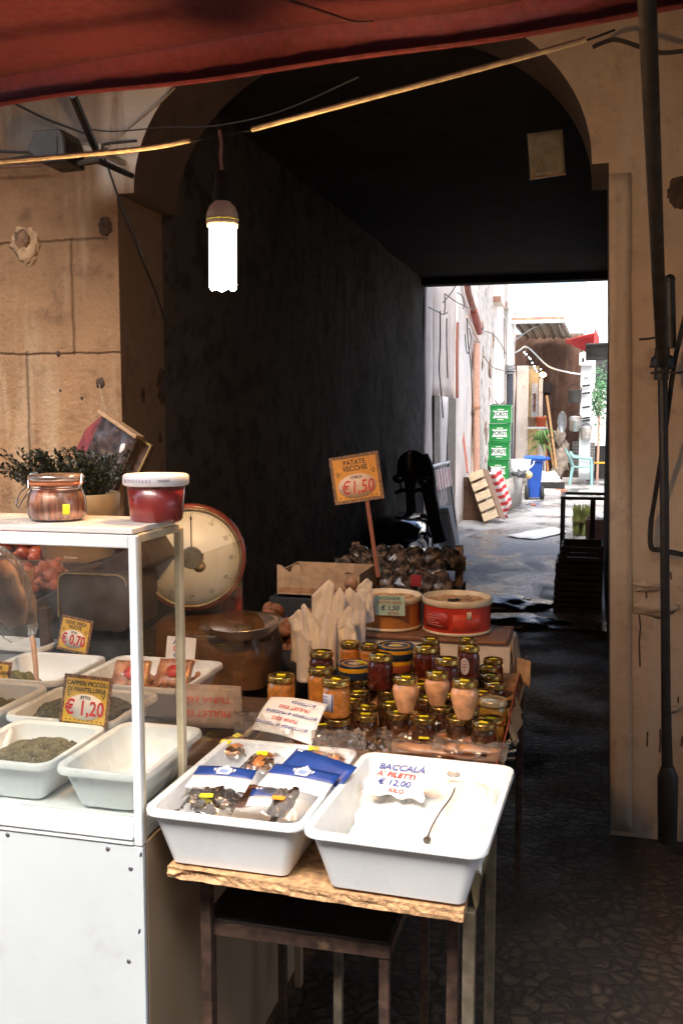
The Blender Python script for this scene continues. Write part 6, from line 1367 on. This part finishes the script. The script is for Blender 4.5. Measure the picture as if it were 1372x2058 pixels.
# small shelf with pots, leafy plant on a stand
A, B = FY(1056, 858, 24.2), FY(1098, 858, 24.2)
tag(obj('wall_shelf', MB().bb((A.x, 24.1, A.z - .04), (B.x, 24.5, A.z)), white_paint, bevel=.004), 'narrow white shelf on the pilaster holding pots', 'shelf')
def flowerpot(px_, w_, m, lab):
    q = FY(px_, 857, 24.25); t = thing('flower_pot', lab, 'flower pot', (q.x, 24.28, A.z + .002))
    obj('pot', MB().lathe([(0, 0), (w_ * .75, 0), (w_, .2), (w_ * 1.1, .2), (w_ * 1.1, .25), (w_ * .9, .25), (w_ * .85, .2), (0, .2)], n=20), m, t)
flowerpot(1086, .13, M('terracotta', (.5, .1, .04), .7, var=.15), 'terracotta pot on the narrow white shelf')
flowerpot(1068, .1, M('brown_pot', (.25, .16, .09), .6), 'small brown pot on the narrow white shelf')
q = FY(1087, 895, 23.9); yp = thing('leafy_plant', 'spiky leafed green plant on a tall thin stand', 'plant', (q.x, 23.9, 0))
obj('stand', MB().tube([Vector((0, 0, 0)), Vector((0, 0, q.z - .05))], .05, 8).tube([Vector((.12, 0, 0)), Vector((.06, 0, q.z - .05))], .025, 8), M('stand_grey', (.45, .43, .38), .6), yp)
mb = MB(); rnd = random.Random(3)
for k in range(34):
    a = rnd.uniform(0, 2 * pi); l = rnd.uniform(.28, .5); up = rnd.uniform(-.1, .35); d = Vector((cos(a), sin(a) * .7, 0)); s_ = Vector((-sin(a), cos(a), 0)) * .035
    c0_ = Vector((0, 0, q.z)); p1_ = c0_ + d * l * .5 + Vector((0, 0, up + .06)); p2_ = c0_ + d * l + Vector((0, 0, up - .14))
    mb.add([c0_ - s_ * .4, c0_ + s_ * .4, p1_ + s_, p1_ - s_, p2_], [(0, 1, 2, 3), (3, 2, 4)])
obj('leaves', mb, M('leaf_green', (.1, .2, .05), .5, var=.5, scale=4), yp)
# hanging pots and pans
def pan(label, px_, py_, wpx, hpx, m, tilt_, Y=24.3, nm='cooking_pot', cat='pot', hang=True):
    q = FY(px_, py_, Y); w_ = wpx / F * Y; h_ = hpx / F * Y
    mt = Matrix.Translation(q) @ Matrix.Rotation(R(tilt_), 4, 'X')
    t = thing(nm, label, cat, mtx=mt, group='pots and pans hanging on the wall')
    obj('body', MB().lathe([(0, -h_ / 2), (w_ * .44, -h_ / 2), (w_ * .48, -h_ * .42), (w_ * .5, h_ * .44), (w_ * .54, h_ / 2), (w_ * .5, h_ / 2), (w_ * .46, h_ * .4), (w_ * .44, -h_ * .42), (0, -h_ * .44)], n=26), m, t)
    obj('handle', MB().tube([Vector((w_ * .5 * cos(t_), .0, h_ * .4 + .5 * w_ * sin(t_))) for t_ in [k * pi / 8 for k in range(9)]], .012, 6), black_metal, t)
alu = M('aluminium', (.6, .58, .55), .35, .85, var=.2, scale=9); 
pan('dark pot hanging highest on the wall beside the white post', 1154, 797, 26, 26, M('dark_enamel', (.045, .045, .04), .5, var=.3), 0)
pan('shiny round aluminium pot hanging in the middle', 1155, 852, 24, 24, alu, 20)
pan('aluminium pot hanging lowest, near the wire basket', 1177, 872, 22, 22, alu, -10)
q = FY(1129, 848, 24.5); pl = thing('baking_pan', 'oval grey pan hanging on the brown wall', 'pan', mtx=Matrix.Translation(q) @ Matrix.Rotation(R(90), 4, 'X'), group='pots and pans hanging on the wall')
obj('dish', MB().lathe([(0, 0), (.14, 0), (.2, .03), (.21, .035), (.19, .02), (.13, -.01), (0, -.01)], n=26, sx=.55, sy=1.25), M('pan_grey', (.28, .3, .31), .35, .6, var=.3), pl)
obj('ring', MB().tube([Vector((.03 * cos(t_), .28 + .03 * sin(t_), .01)) for t_ in [k * pi / 6 for k in range(13)]], .006, 5), black_metal, pl)
wp = thing('white_post', 'white post with dark hooks and rails beside the pots', 'post', FY(1176, 960, 24.4))
wq = wp.location.copy()
A, B = FY(1167, 710, 24.4) - wq, FY(1186, 860, 24.4) - wq
obj('board', MB().bb((A.x, 0, -wq.z + .1), (B.x, .06, A.z)), white_paint, wp, bevel=.01)
for yy in (775, 790, 818, 840, 845): q = FY(1177, yy, 24.34) - wq; obj('hook_rail', MB().box(q, (.19, .04, .045), Matrix.Rotation(R(-8), 3, 'Y')), black_metal, wp)
q = FY(1177, 760, 24.33) - wq; obj('cross_mark', MB().box(q, (.14, .01, .02), Matrix.Rotation(R(30), 3, 'Y')).box(q + Vector((0, -.012, 0)), (.14, .01, .02), Matrix.Rotation(R(-35), 3, 'Y')), black_metal, wp)
q = FY(1178, 722, 24.3) - wq; obj('white_box', MB().box(q, (.34, .16, .3)), white_paint, wp, bevel=.02); obj('dark_vent', MB().box(q + Vector((-.08, -.084, -.02)), (.06, .01, .1)), black_metal, wp)
gp = FY(1203, 800, 25.5); gpl = thing('green_bush', 'green bush beside the white house', 'bush', (gp.x, 25.5, 0))
mb = MB(); rnd = random.Random(12)
for k in range(700):
    c = Vector((rnd.gauss(0, .11), rnd.gauss(0, .12), gp.z + rnd.gauss(0, .32))); d = Vector((rnd.uniform(-1, 1), rnd.uniform(-1, 1), rnd.uniform(-1, 1))).normalized(); s_ = d.orthogonal().normalized() * .022; l = .1
    mb.add([c, c + d * l * .5 + s_, c + d * l, c + d * l * .5 - s_], [(0, 1, 2, 3)])
obj('leaves', mb, M('bush_green', (.05, .16, .06), .5, var=.5, scale=5), gpl); obj('stem', MB().tube([Vector((0, 0, 0)), Vector((.02, 0, gp.z))], .03, 8), pp_m, gpl)

# green plastic chair, wire basket table
chq = GZ(1172, 972, 0); Yc = 24.0
cx_, cxr_ = FY(1138, 950, Yc).x, FY(1190, 950, Yc).x; cw_ = cxr_ - cx_; seat = .43
ch = thing('plastic_chair', 'pale blue green plastic armchair facing right', 'chair', ((cx_ + cxr_) / 2, Yc, .0), R(0))
cm = M('chair_green', (.22, .42, .42), .4, var=.1)
hw = cw_ / 2
obj('seat', MB().slab(lambda u, v: Vector((-hw * .6 + hw * 1.5 * u, -.2 + .4 * v, seat + .015 - .02 * sin(pi * u) * sin(pi * v))), 10, 10, .03), cm, ch)
obj('backrest', MB().slab(lambda u, v: Vector((-hw * .62 - .16 * v + .06 * (2 * u - 1) ** 2, -.2 + .4 * u * (1 - .0 * v), seat + .46 * v * (1 - .3 * (2 * u - 1) ** 4 * v))), 14, 12, (-.025, 0, 0)), cm, ch)
for s_ in (-1, 1):
    obj('armrest', MB().tube([Vector((-hw * .78, s_ * .22, seat + .36)), Vector((-hw * .5, s_ * .25, seat + .24)), Vector((hw * .3, s_ * .25, seat + .22)), Vector((hw * .85, s_ * .25, seat + .2)), Vector((hw * .92, s_ * .24, seat + .05))], [.03, .032, .035, .035, .03], 8), cm, ch)
    obj('leg', MB().tube([Vector((hw * .9, s_ * .23, seat + .05)), Vector((hw * .95, s_ * .25, 0.002))], [.038, .03], 8), cm, ch)
    obj('leg', MB().tube([Vector((-hw * .55, s_ * .21, seat)), Vector((-hw * .75, s_ * .25, .002))], [.038, .03], 8), cm, ch)
A, B = FY(1150, 888, 24.8), FY(1193, 950, 24.8)
wt = thing('wire_basket', 'grey wire basket standing behind the green chair', 'basket', ((A.x + B.x) / 2, 24.9, 0))
mb = MB(); hw_ = (B.x - A.x) / 2
for k in range(13):
    x = -hw_ + 2 * hw_ * k / 12; mb.tube([Vector((x * .95, -.08, .3)), Vector((x, -.1, A.z))], .006, 4)
for k in range(10):
    z = .3 + (A.z - .3) * k / 9; mb.tube([Vector((-hw_, -.1, z)), Vector((hw_, -.1, z))], .006, 4)
obj('mesh', mb, M('wire_grey', (.4, .4, .38), .5, .5), wt); obj('back_board', MB().bb((-hw_, -.02, .0), (hw_ + .0, .03, A.z - .02)), M('basket_back', (.1, .09, .08), .7, var=.5), wt)
A, B = FY(1188, 893, 25.6), FY(1240, 960, 25.6)
dt = thing('dark_counter', 'black counter in shade beside the wire basket', 'counter', ((A.x + B.x) / 2, 25.6, 0))
obj('front', MB().bb((A.x - dt.location.x, 0, .05), (B.x - dt.location.x, .4, A.z - .04)), black_cloth, dt); obj('top', MB().bb((A.x - dt.location.x - .5, -.04, A.z - .035), (B.x - dt.location.x, .42, A.z)), white_paint, dt)
q0, q1 = FY(1175, 926, 25.2), FY(1215, 930, 25.2); wire('hose', [q0, q0.lerp(q1, .5) + Vector((0, 0, -.03)), q1], .022, 'orange hose hanging before the black counter', M('hose_orange', (.8, .35, .02), .4), 'hose')

# pallet crate, striped cloth, dark carton at the wall
A, B = GZ(974, 1052, 0), None
pc0, pc1 = FY(942, 955, 14.9), GZ(982, 1050, .01)
dn = Vector((pc1.x - pc0.x, pc1.y - pc0.y, pc1.z - pc0.z)); 
pw_ = FY(968, 955, 14.9).x - FY(940, 955, 14.9).x
pcr = thing('slatted_crate', 'pale wooden slatted crate leaning on its side', 'crate', mtx=frame_y(FY(941, 952, 14.9), Vector((1, -.25, .03)), -(GZ(975, 1052, .01) - FY(941, 952, 14.9))))
ll = (GZ(975, 1052, .01) - FY(941, 952, 14.9)).length
for k in range(5): obj('slat', MB().box((pw_ / 2 + .0, -ll * (.09 + .2 * k), 0), (pw_ * 1.12, ll * .15, .014), Matrix.Rotation(R(2 * (k % 2)), 3, 'Z')), crate_wood, pcr, bevel=.002)
for s_ in (0, 1): obj('rail', MB().box((pw_ * s_, -ll / 2, -.025), (.03, ll, .03)), M('crate_dark', (.2, .12, .07), .7, var=.3), pcr)
obj('side_board', MB().box((-.014, -ll / 2, -.16), (.014, ll * .98, .22)).box((pw_ + .02, -ll / 2, -.16), (.014, ll * .98, .22)), M('crate_shade', (.22, .13, .08), .7, var=.3, aniso=(1, 8, 1)), pcr)
A, B = FY(925, 962, 15.4), GZ(945, 1055, 0)
dcq = thing('brown_carton', 'dark brown carton against the wall behind the slatted crate', 'carton', (A.x, 15.0, 0))
obj('box', MB().bb((-.0, 0, .015), (.4, .5, A.z)), M('carton_dark', (.1, .05, .03), .8, var=.3), dcq, bevel=.006); obj('flap', MB().bb((.01, -.015, A.z - .1), (.38, -.003, A.z + .05)), M('carton_dark', (.1, .05, .03), .8), dcq)
m, nt, bs, oc = new_mat('red_white_stripes'); wv = nt.nodes.new('ShaderNodeTexWave'); wv.inputs['Scale'].default_value = 2.6; wv.inputs['Distortion'].default_value = .5; wv.bands_direction = 'Y'
nt.links.new(oc, wv.inputs[0]); nt.links.new(_mix(nt, _ramp(nt, wv.outputs['Fac'], .45, .55), (.75, .7, .68), (.6, .05, .06)), bs.inputs['Base Color']); bs.inputs['Roughness'].default_value = .7; MATS['red_white_stripes'] = m
so_, se_ = FY(985, 948, 15.3), GZ(1018, 1040, .02)
scl_ = thing('striped_umbrella', 'closed red and white striped umbrella leaning beside the crate', 'umbrella', mtx=frame_y(so_, Vector((1, .1, .3)), -(se_ - so_)))
sl2 = (se_ - so_).length
obj('folded_cloth', MB().loft([[Vector(((.12 - .10 * max(0, t - .75) / .25) * (1 + .22 * cos(5 * a + t * 2)) * cos(a) * (1.1 if t < .9 else .5), -sl2 * t, (.10 - .08 * max(0, t - .75) / .25) * (1 + .22 * cos(5 * a + t * 2)) * sin(a))) for a in [2 * pi * k / 30 for k in range(30)]] for t in [0, .1, .25, .4, .55, .7, .8, .9, .985]]), m, scl_)
obj('shaft', MB().tube([Vector((0, .1, 0)), Vector((0, -sl2, 0))], .018, 8), black_metal, scl_)
# cardboard sheet on the floor
fc = [GZ(a, b_, .034) for a, b_ in ((1013, 1076), (1074, 1083), (1140, 1068), (1112, 1059))]
tag(obj('cardboard_sheet', MB().slab(lambda u, v: fc[0].lerp(fc[1], u).lerp(fc[3].lerp(fc[2], u), v) + Vector((0, 0, .012 * mnoise.noise(Vector((u * 3, v * 3, 0))))), 10, 10, .008), M('sheet_white', (.76, .75, .74), .7, var=.04)), 'white cardboard sheet lying flat on the wet paving', 'cardboard')

# barrier, foam board, scooter at the passage end
ba, bb_ = FY(866, 938, 11.3), FY(900, 924, 12.3)
bar = thing('crowd_barrier', 'grey steel barrier with a red and white striped plate leaning on the wall', 'barrier', mtx=frame_y(ba, bb_ - ba, Vector((-.13, -.0, 1))))
bl_ = (bb_ - ba).length; hB = 1.05
steel_g = M('barrier_steel', (.42, .43, .44), .4, .7, var=.2)
obj('frame', MB().tube(smooth([Vector((0, -hB, 0)), Vector((0, -.06, 0)), Vector((.06, 0, 0)), Vector((bl_ - .06, 0, 0)), Vector((bl_, -.06, 0)), Vector((bl_, -hB, 0))], 3), .02, 8).tube([Vector((0, -hB * .86, 0)), Vector((bl_, -hB * .86, 0))], .016, 8), steel_g, bar)
for k in range(9): x = bl_ * (k + 1) / 10; obj('bar', MB().tube([Vector((x, -.01, 0)), Vector((x, -hB * .86, 0))], .008, 6), steel_g, bar)
pl_ = obj('plate', MB().box((bl_ * .45, -.17, .03), (bl_ * .82, .24, .006)), M('plate_white', (.7, .68, .67), .5), bar)
for k in range(5): obj('red_stripe', MB().box((bl_ * (.12 + .165 * k), -.17, .0345), (bl_ * .085, .235, .002)), M('stripe_red', (.5, .06, .05), .5), pl_)
f0 = GZ(908, 1118, .0); ft = FY(888, 1022, 11.0)
fb_ = thing('foam_board', 'thick off white foam box lid leaning on the barrier', 'foam lid', mtx=frame_y(f0 + Vector((0, 0, .02)), Vector((1, -.35, 0)), ft - f0))
fl__ = (ft - f0).length
obj('slab', MB().box((0, fl__ / 2, 0), (.2, fl__, .1)), M('foam', (.82, .81, .75), .8, var=.1, scale=40, dirt=(.4, .38, .3), dirt_at=(.6, .85)), fb_, bevel=.01); obj('groove', MB().box((0, fl__ * .9, .0515), (.19, .012, .004)), M('foam_shade', (.4, .38, .32), .8), fb_)
q = GZ(895, 1118, .0); tag(obj('foam_block', MB().box((q.x - .08, q.y, .05), (.22, .3, .07)), MATS['foam'], bevel=.01), 'small foam block at the foot of the leaning foam lid', 'foam block')
sx0 = FY(815, 1000, 9.4); sc_ = thing('scooter', 'black motor scooter parked in the dark passage, round windscreen', 'scooter', (sx0.x, 9.3, 0), R(0))
def sl3(px_, py_, Y): return FY(px_, py_, Y) - sc_.location
w_c = sl3(829, 935, 9.6); wr = (sl3(860, 935, 9.6).x - sl3(800, 935, 9.6).x) / 2
obj('windscreen', MB().slab(lambda u, v: w_c + Vector(((2 * u - 1) * wr * 1.0, -.06 * (2 * u - 1) ** 2 , -wr * .9 + (v) * wr * (.9 + 1.0 * math.sqrt(max(0, 1 - (2 * u - 1) ** 2))))), 24, 12, (0, .012, 0)), black_gloss, sc_)
obj('fairing', MB().tube(smooth([sl3(846, 915, 9.55), sl3(858, 945, 9.55), sl3(862, 990, 9.5), sl3(872, 1040, 9.5), sl3(884, 1090, 9.5)]), [.05] + [.07] * 23 + [.075], 10), black_cloth, sc_)
obj('stem', MB().tube([sl3(826, 950, 9.55), sl3(824, 985, 9.5), sl3(826, 1020, 9.45), sl3(830, 1075, 9.5), sl3(834, 1130, 9.6)], [.09, .05, .05, .06, .07], 10), black_cloth, sc_)
obj('handlebar', MB().tube(smooth([sl3(796, 990, 9.35), sl3(812, 985, 9.45), sl3(826, 990, 9.5), sl3(842, 984, 9.45), sl3(852, 988, 9.35)]), .022, 8), black_metal, sc_)
for a in ((800, 962), (851, 968)):
    c_ = sl3(a[0], a[1], 9.35); obj('mirror', MB().ball(c_, (.06, .02, .045)).tube([c_, c_ + Vector((.02 if a[0] < 820 else -.02, .08, -.12))], .008, 6), black_gloss, sc_)
se = sl3(800, 1046, 8.9)
obj('seat', MB().loft([[Vector((se.x + (.27 + .03 * cos(t * 5)) * k * cos(a), -.8 + 1.0 * t, se.z - .09 + .14 * k * sin(a) + .02 * t)) for a in [2 * pi * j / 20 for j in range(20)]] for t, k in ((0, .55), (.08, .85), (.3, 1), (.7, .95), (.92, .8), (1, .4))]), black_gloss, sc_)
obj('body', MB().loft([[Vector((se.x + .24 * k * cos(a), -.75 + 1.05 * t, se.z - .38 + .26 * k * sin(a))) for a in [2 * pi * j / 20 for j in range(20)]] for t, k in ((0, .4), (.1, .9), (.5, 1), (.9, .8), (1, .4))]), M('scooter_body', (.02, .02, .022), .3, coat=.6), sc_)
for dy in (-.35, .95):
    w3 = obj('wheel', MB().lathe([(.12, -.05), (.2, -.055), (.235, -.03), (.235, .03), (.2, .055), (.12, .05)], n=28, mtx=Matrix.Translation((se.x * (1 if dy < 0 else .2) + .06, dy, .238)) @ Matrix.Rotation(R(90), 4, 'Y')), rubber, sc_)
    obj('rim', MB().lathe([(0, -.03), (.13, -.045), (.13, .045), (0, .03)], n=20, mtx=Matrix.Translation((se.x * (1 if dy < 0 else .2) + .06, dy, .238)) @ Matrix.Rotation(R(90), 4, 'Y')), steel_g, w3)
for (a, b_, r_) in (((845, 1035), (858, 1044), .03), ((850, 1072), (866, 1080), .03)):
    obj('seat_highlight', MB().tube([sl3(*a, 8.8), sl3((a[0] + b_[0]) / 2, (a[1] + b_[1]) / 2 - 2, 8.78), sl3(*b_, 8.8)], [.012, r_, .012], 8), chrome, sc_)  # bright spindles stand in for highlights right of the glossy seat

# black table frame, green bundle, crates on the right of the alley
fa, fb2 = FY(1126, 998, 11.5), FY(1230, 995, 11.5)
tf = thing('open_table', 'black square tube table frame standing in the alley', 'table frame', (fa.x, 11.5, 0))
w3_ = fb2.x - fa.x; h3 = fa.z
def bar_(n, a, b): obj(n, MB().bb(a, b), black_metal, tf, bevel=.003)
bar_('top_rail', (0, 0, h3 - .035), (w3_, .035, h3)); bar_('top_rail', (0, .75, h3 - .035), (w3_, .785, h3)); bar_('top_rail', (0, .036, h3 - .035), (.035, .749, h3)); bar_('top_rail', (w3_ - .035, .036, h3 - .035), (w3_, .749, h3))
for lx, ly in ((0, 0), (w3_ - .035, 0), (0, .75), (w3_ - .035, .75)): bar_('leg', (lx, ly, .012), (lx + .035, ly + .035, h3 - .036))
q = FY(1190, 1040, 11.5).x - fa.x; bar_('middle_leg', (q - .03, 0, .012), (q + .03, .035, h3 - .036))
bar_('lower_rail', (0.036, .37, .12), (w3_ - .036, .4, .15))
ga, gb = GZ(1151, 1076, .02), GZ(1186, 1078, .02)
gt = FY(1165, 1022, ga.y).z
gb_ = thing('green_bundle', 'upright bundle of green vegetable stems under the black frame', 'vegetable bundle', ((ga.x + gb.x) / 2, ga.y + .12, .02))
mb = MB(); rnd = random.Random(2); hwb = (gb.x - ga.x) / 2
for k in range(150):
    x, y = rnd.uniform(-hwb, hwb), rnd.uniform(-.12, .12); h_ = gt * rnd.uniform(.85, 1.08)
    mb.tube([Vector((x, y, 0)), Vector((x * 1.02 + rnd.uniform(-.01, .01), y, h_ * .6)), Vector((x * 1.06 + rnd.uniform(-.02, .02), y, h_))], [.011, .011, .004], 5)
obj('stems', mb, M('stem_green', (.16, .19, .05), .6, var=.6, scale=9), gb_); obj('tie', MB().loft([rrect(-hwb - .012, hwb + .012, -.135, .135, .06, z) for z in (gt * .45, gt * .5)]), M('tie_brown', (.1, .07, .03), .7), gb_)
ca, cb2 = FY(1176, 1085, 12.6), FY(1235, 1085, 12.6)
oc_ = thing('brown_crate', 'brown crate with white paper inside behind the black frame', 'crate', (ca.x, 12.6, 0.02))
chz = FY(1195, 1048, 12.6).z
obj('box', open_box(MB(), (0, 0, .0), (cb2.x - ca.x + .3, .4, chz), .014), M('crate_reddish', (.1, .04, .025), .7, var=.3), oc_, bevel=.003); obj('paper', MB().ball((.15, .2, chz - .02), (.12, .12, .06), .8, 3).ball((.34, .2, chz - .03), (.1, .1, .06), .7, 5), paper, oc_)
sa = GZ(1112, 1232, .0); sy = sa.y
rnd = random.Random(5)
zs = [FY(1160, v_, sy).z for v_ in (1232, 1200, 1165, 1130, 1097)]
xoff = [FY(v_, 1150, sy).x for v_ in (1112, 1113, 1115, 1125)]
labs = ['dark brown crate at the bottom of the stack by the pier', 'dark brown crate second from the bottom by the pier', 'dark brown crate third from the bottom by the pier', 'dark brown crate topmost of the stack by the pier']
zz = .014
for k in range(4):
    z1 = zs[k + 1]
    t = thing('produce_crate', labs[k], 'crate', (xoff[k], sy, zz), 0, 'dark crates stacked by the pier')
    hh = z1 - zz - .004; ww = .1 - xoff[k]
    mb = MB(); 
    for j in range(3): z_a = hh * (j / 3) + .004; mb.bb((0, 0, z_a), (ww, .014, z_a + hh * .24)); mb.bb((0, .015, z_a), (.014, .5, z_a + hh * .24))
    mb.bb((0, .48, 0), (ww, .5, hh)); mb.bb((.015, .015, 0), (ww, .479, .012)); mb.bb((ww - .014, .015, .013), (ww, .479, hh))
    obj('slats', mb, M('crate_black', (.022, .012, .01), .7, var=.4, scale=9), t)
    mb = MB()
    for (cx3, cy3) in ((.02, .02), (ww - .03, .02), (.02, .46), (ww - .03, .46)): mb.bb((cx3 - .004, cy3 - .004 + .016, .013), (cx3 + .026, cy3 + .03, hh + .002))
    obj('corner_posts', mb, M('crate_black', (.022, .012, .01), .7), t)
    zz = z1
tag(obj('slab_rubble', MB().ball((sa.x - .55, sy + .2, .03), (.5, .35, .05), .6, 4, 20, 10).ball((sa.x - .25, sy - .5, .02), (.3, .2, .04), .7, 8, 16, 8), M('black_wet', (.015, .015, .016), .2, var=.4, bump=.5)), 'wet black bags flattened on the paving near the dark crates', 'plastic bags')
q = GZ(1000, 1222, .02); tag(obj('pale_scrap', MB().bb((q.x - .1, q.y - .1, .03), (q.x + .08, q.y + .06, .04)), M('scrap_blue', (.3, .33, .4), .5), bevel=.003), 'pale flat scrap on the wet ground behind the red tin', 'scrap')
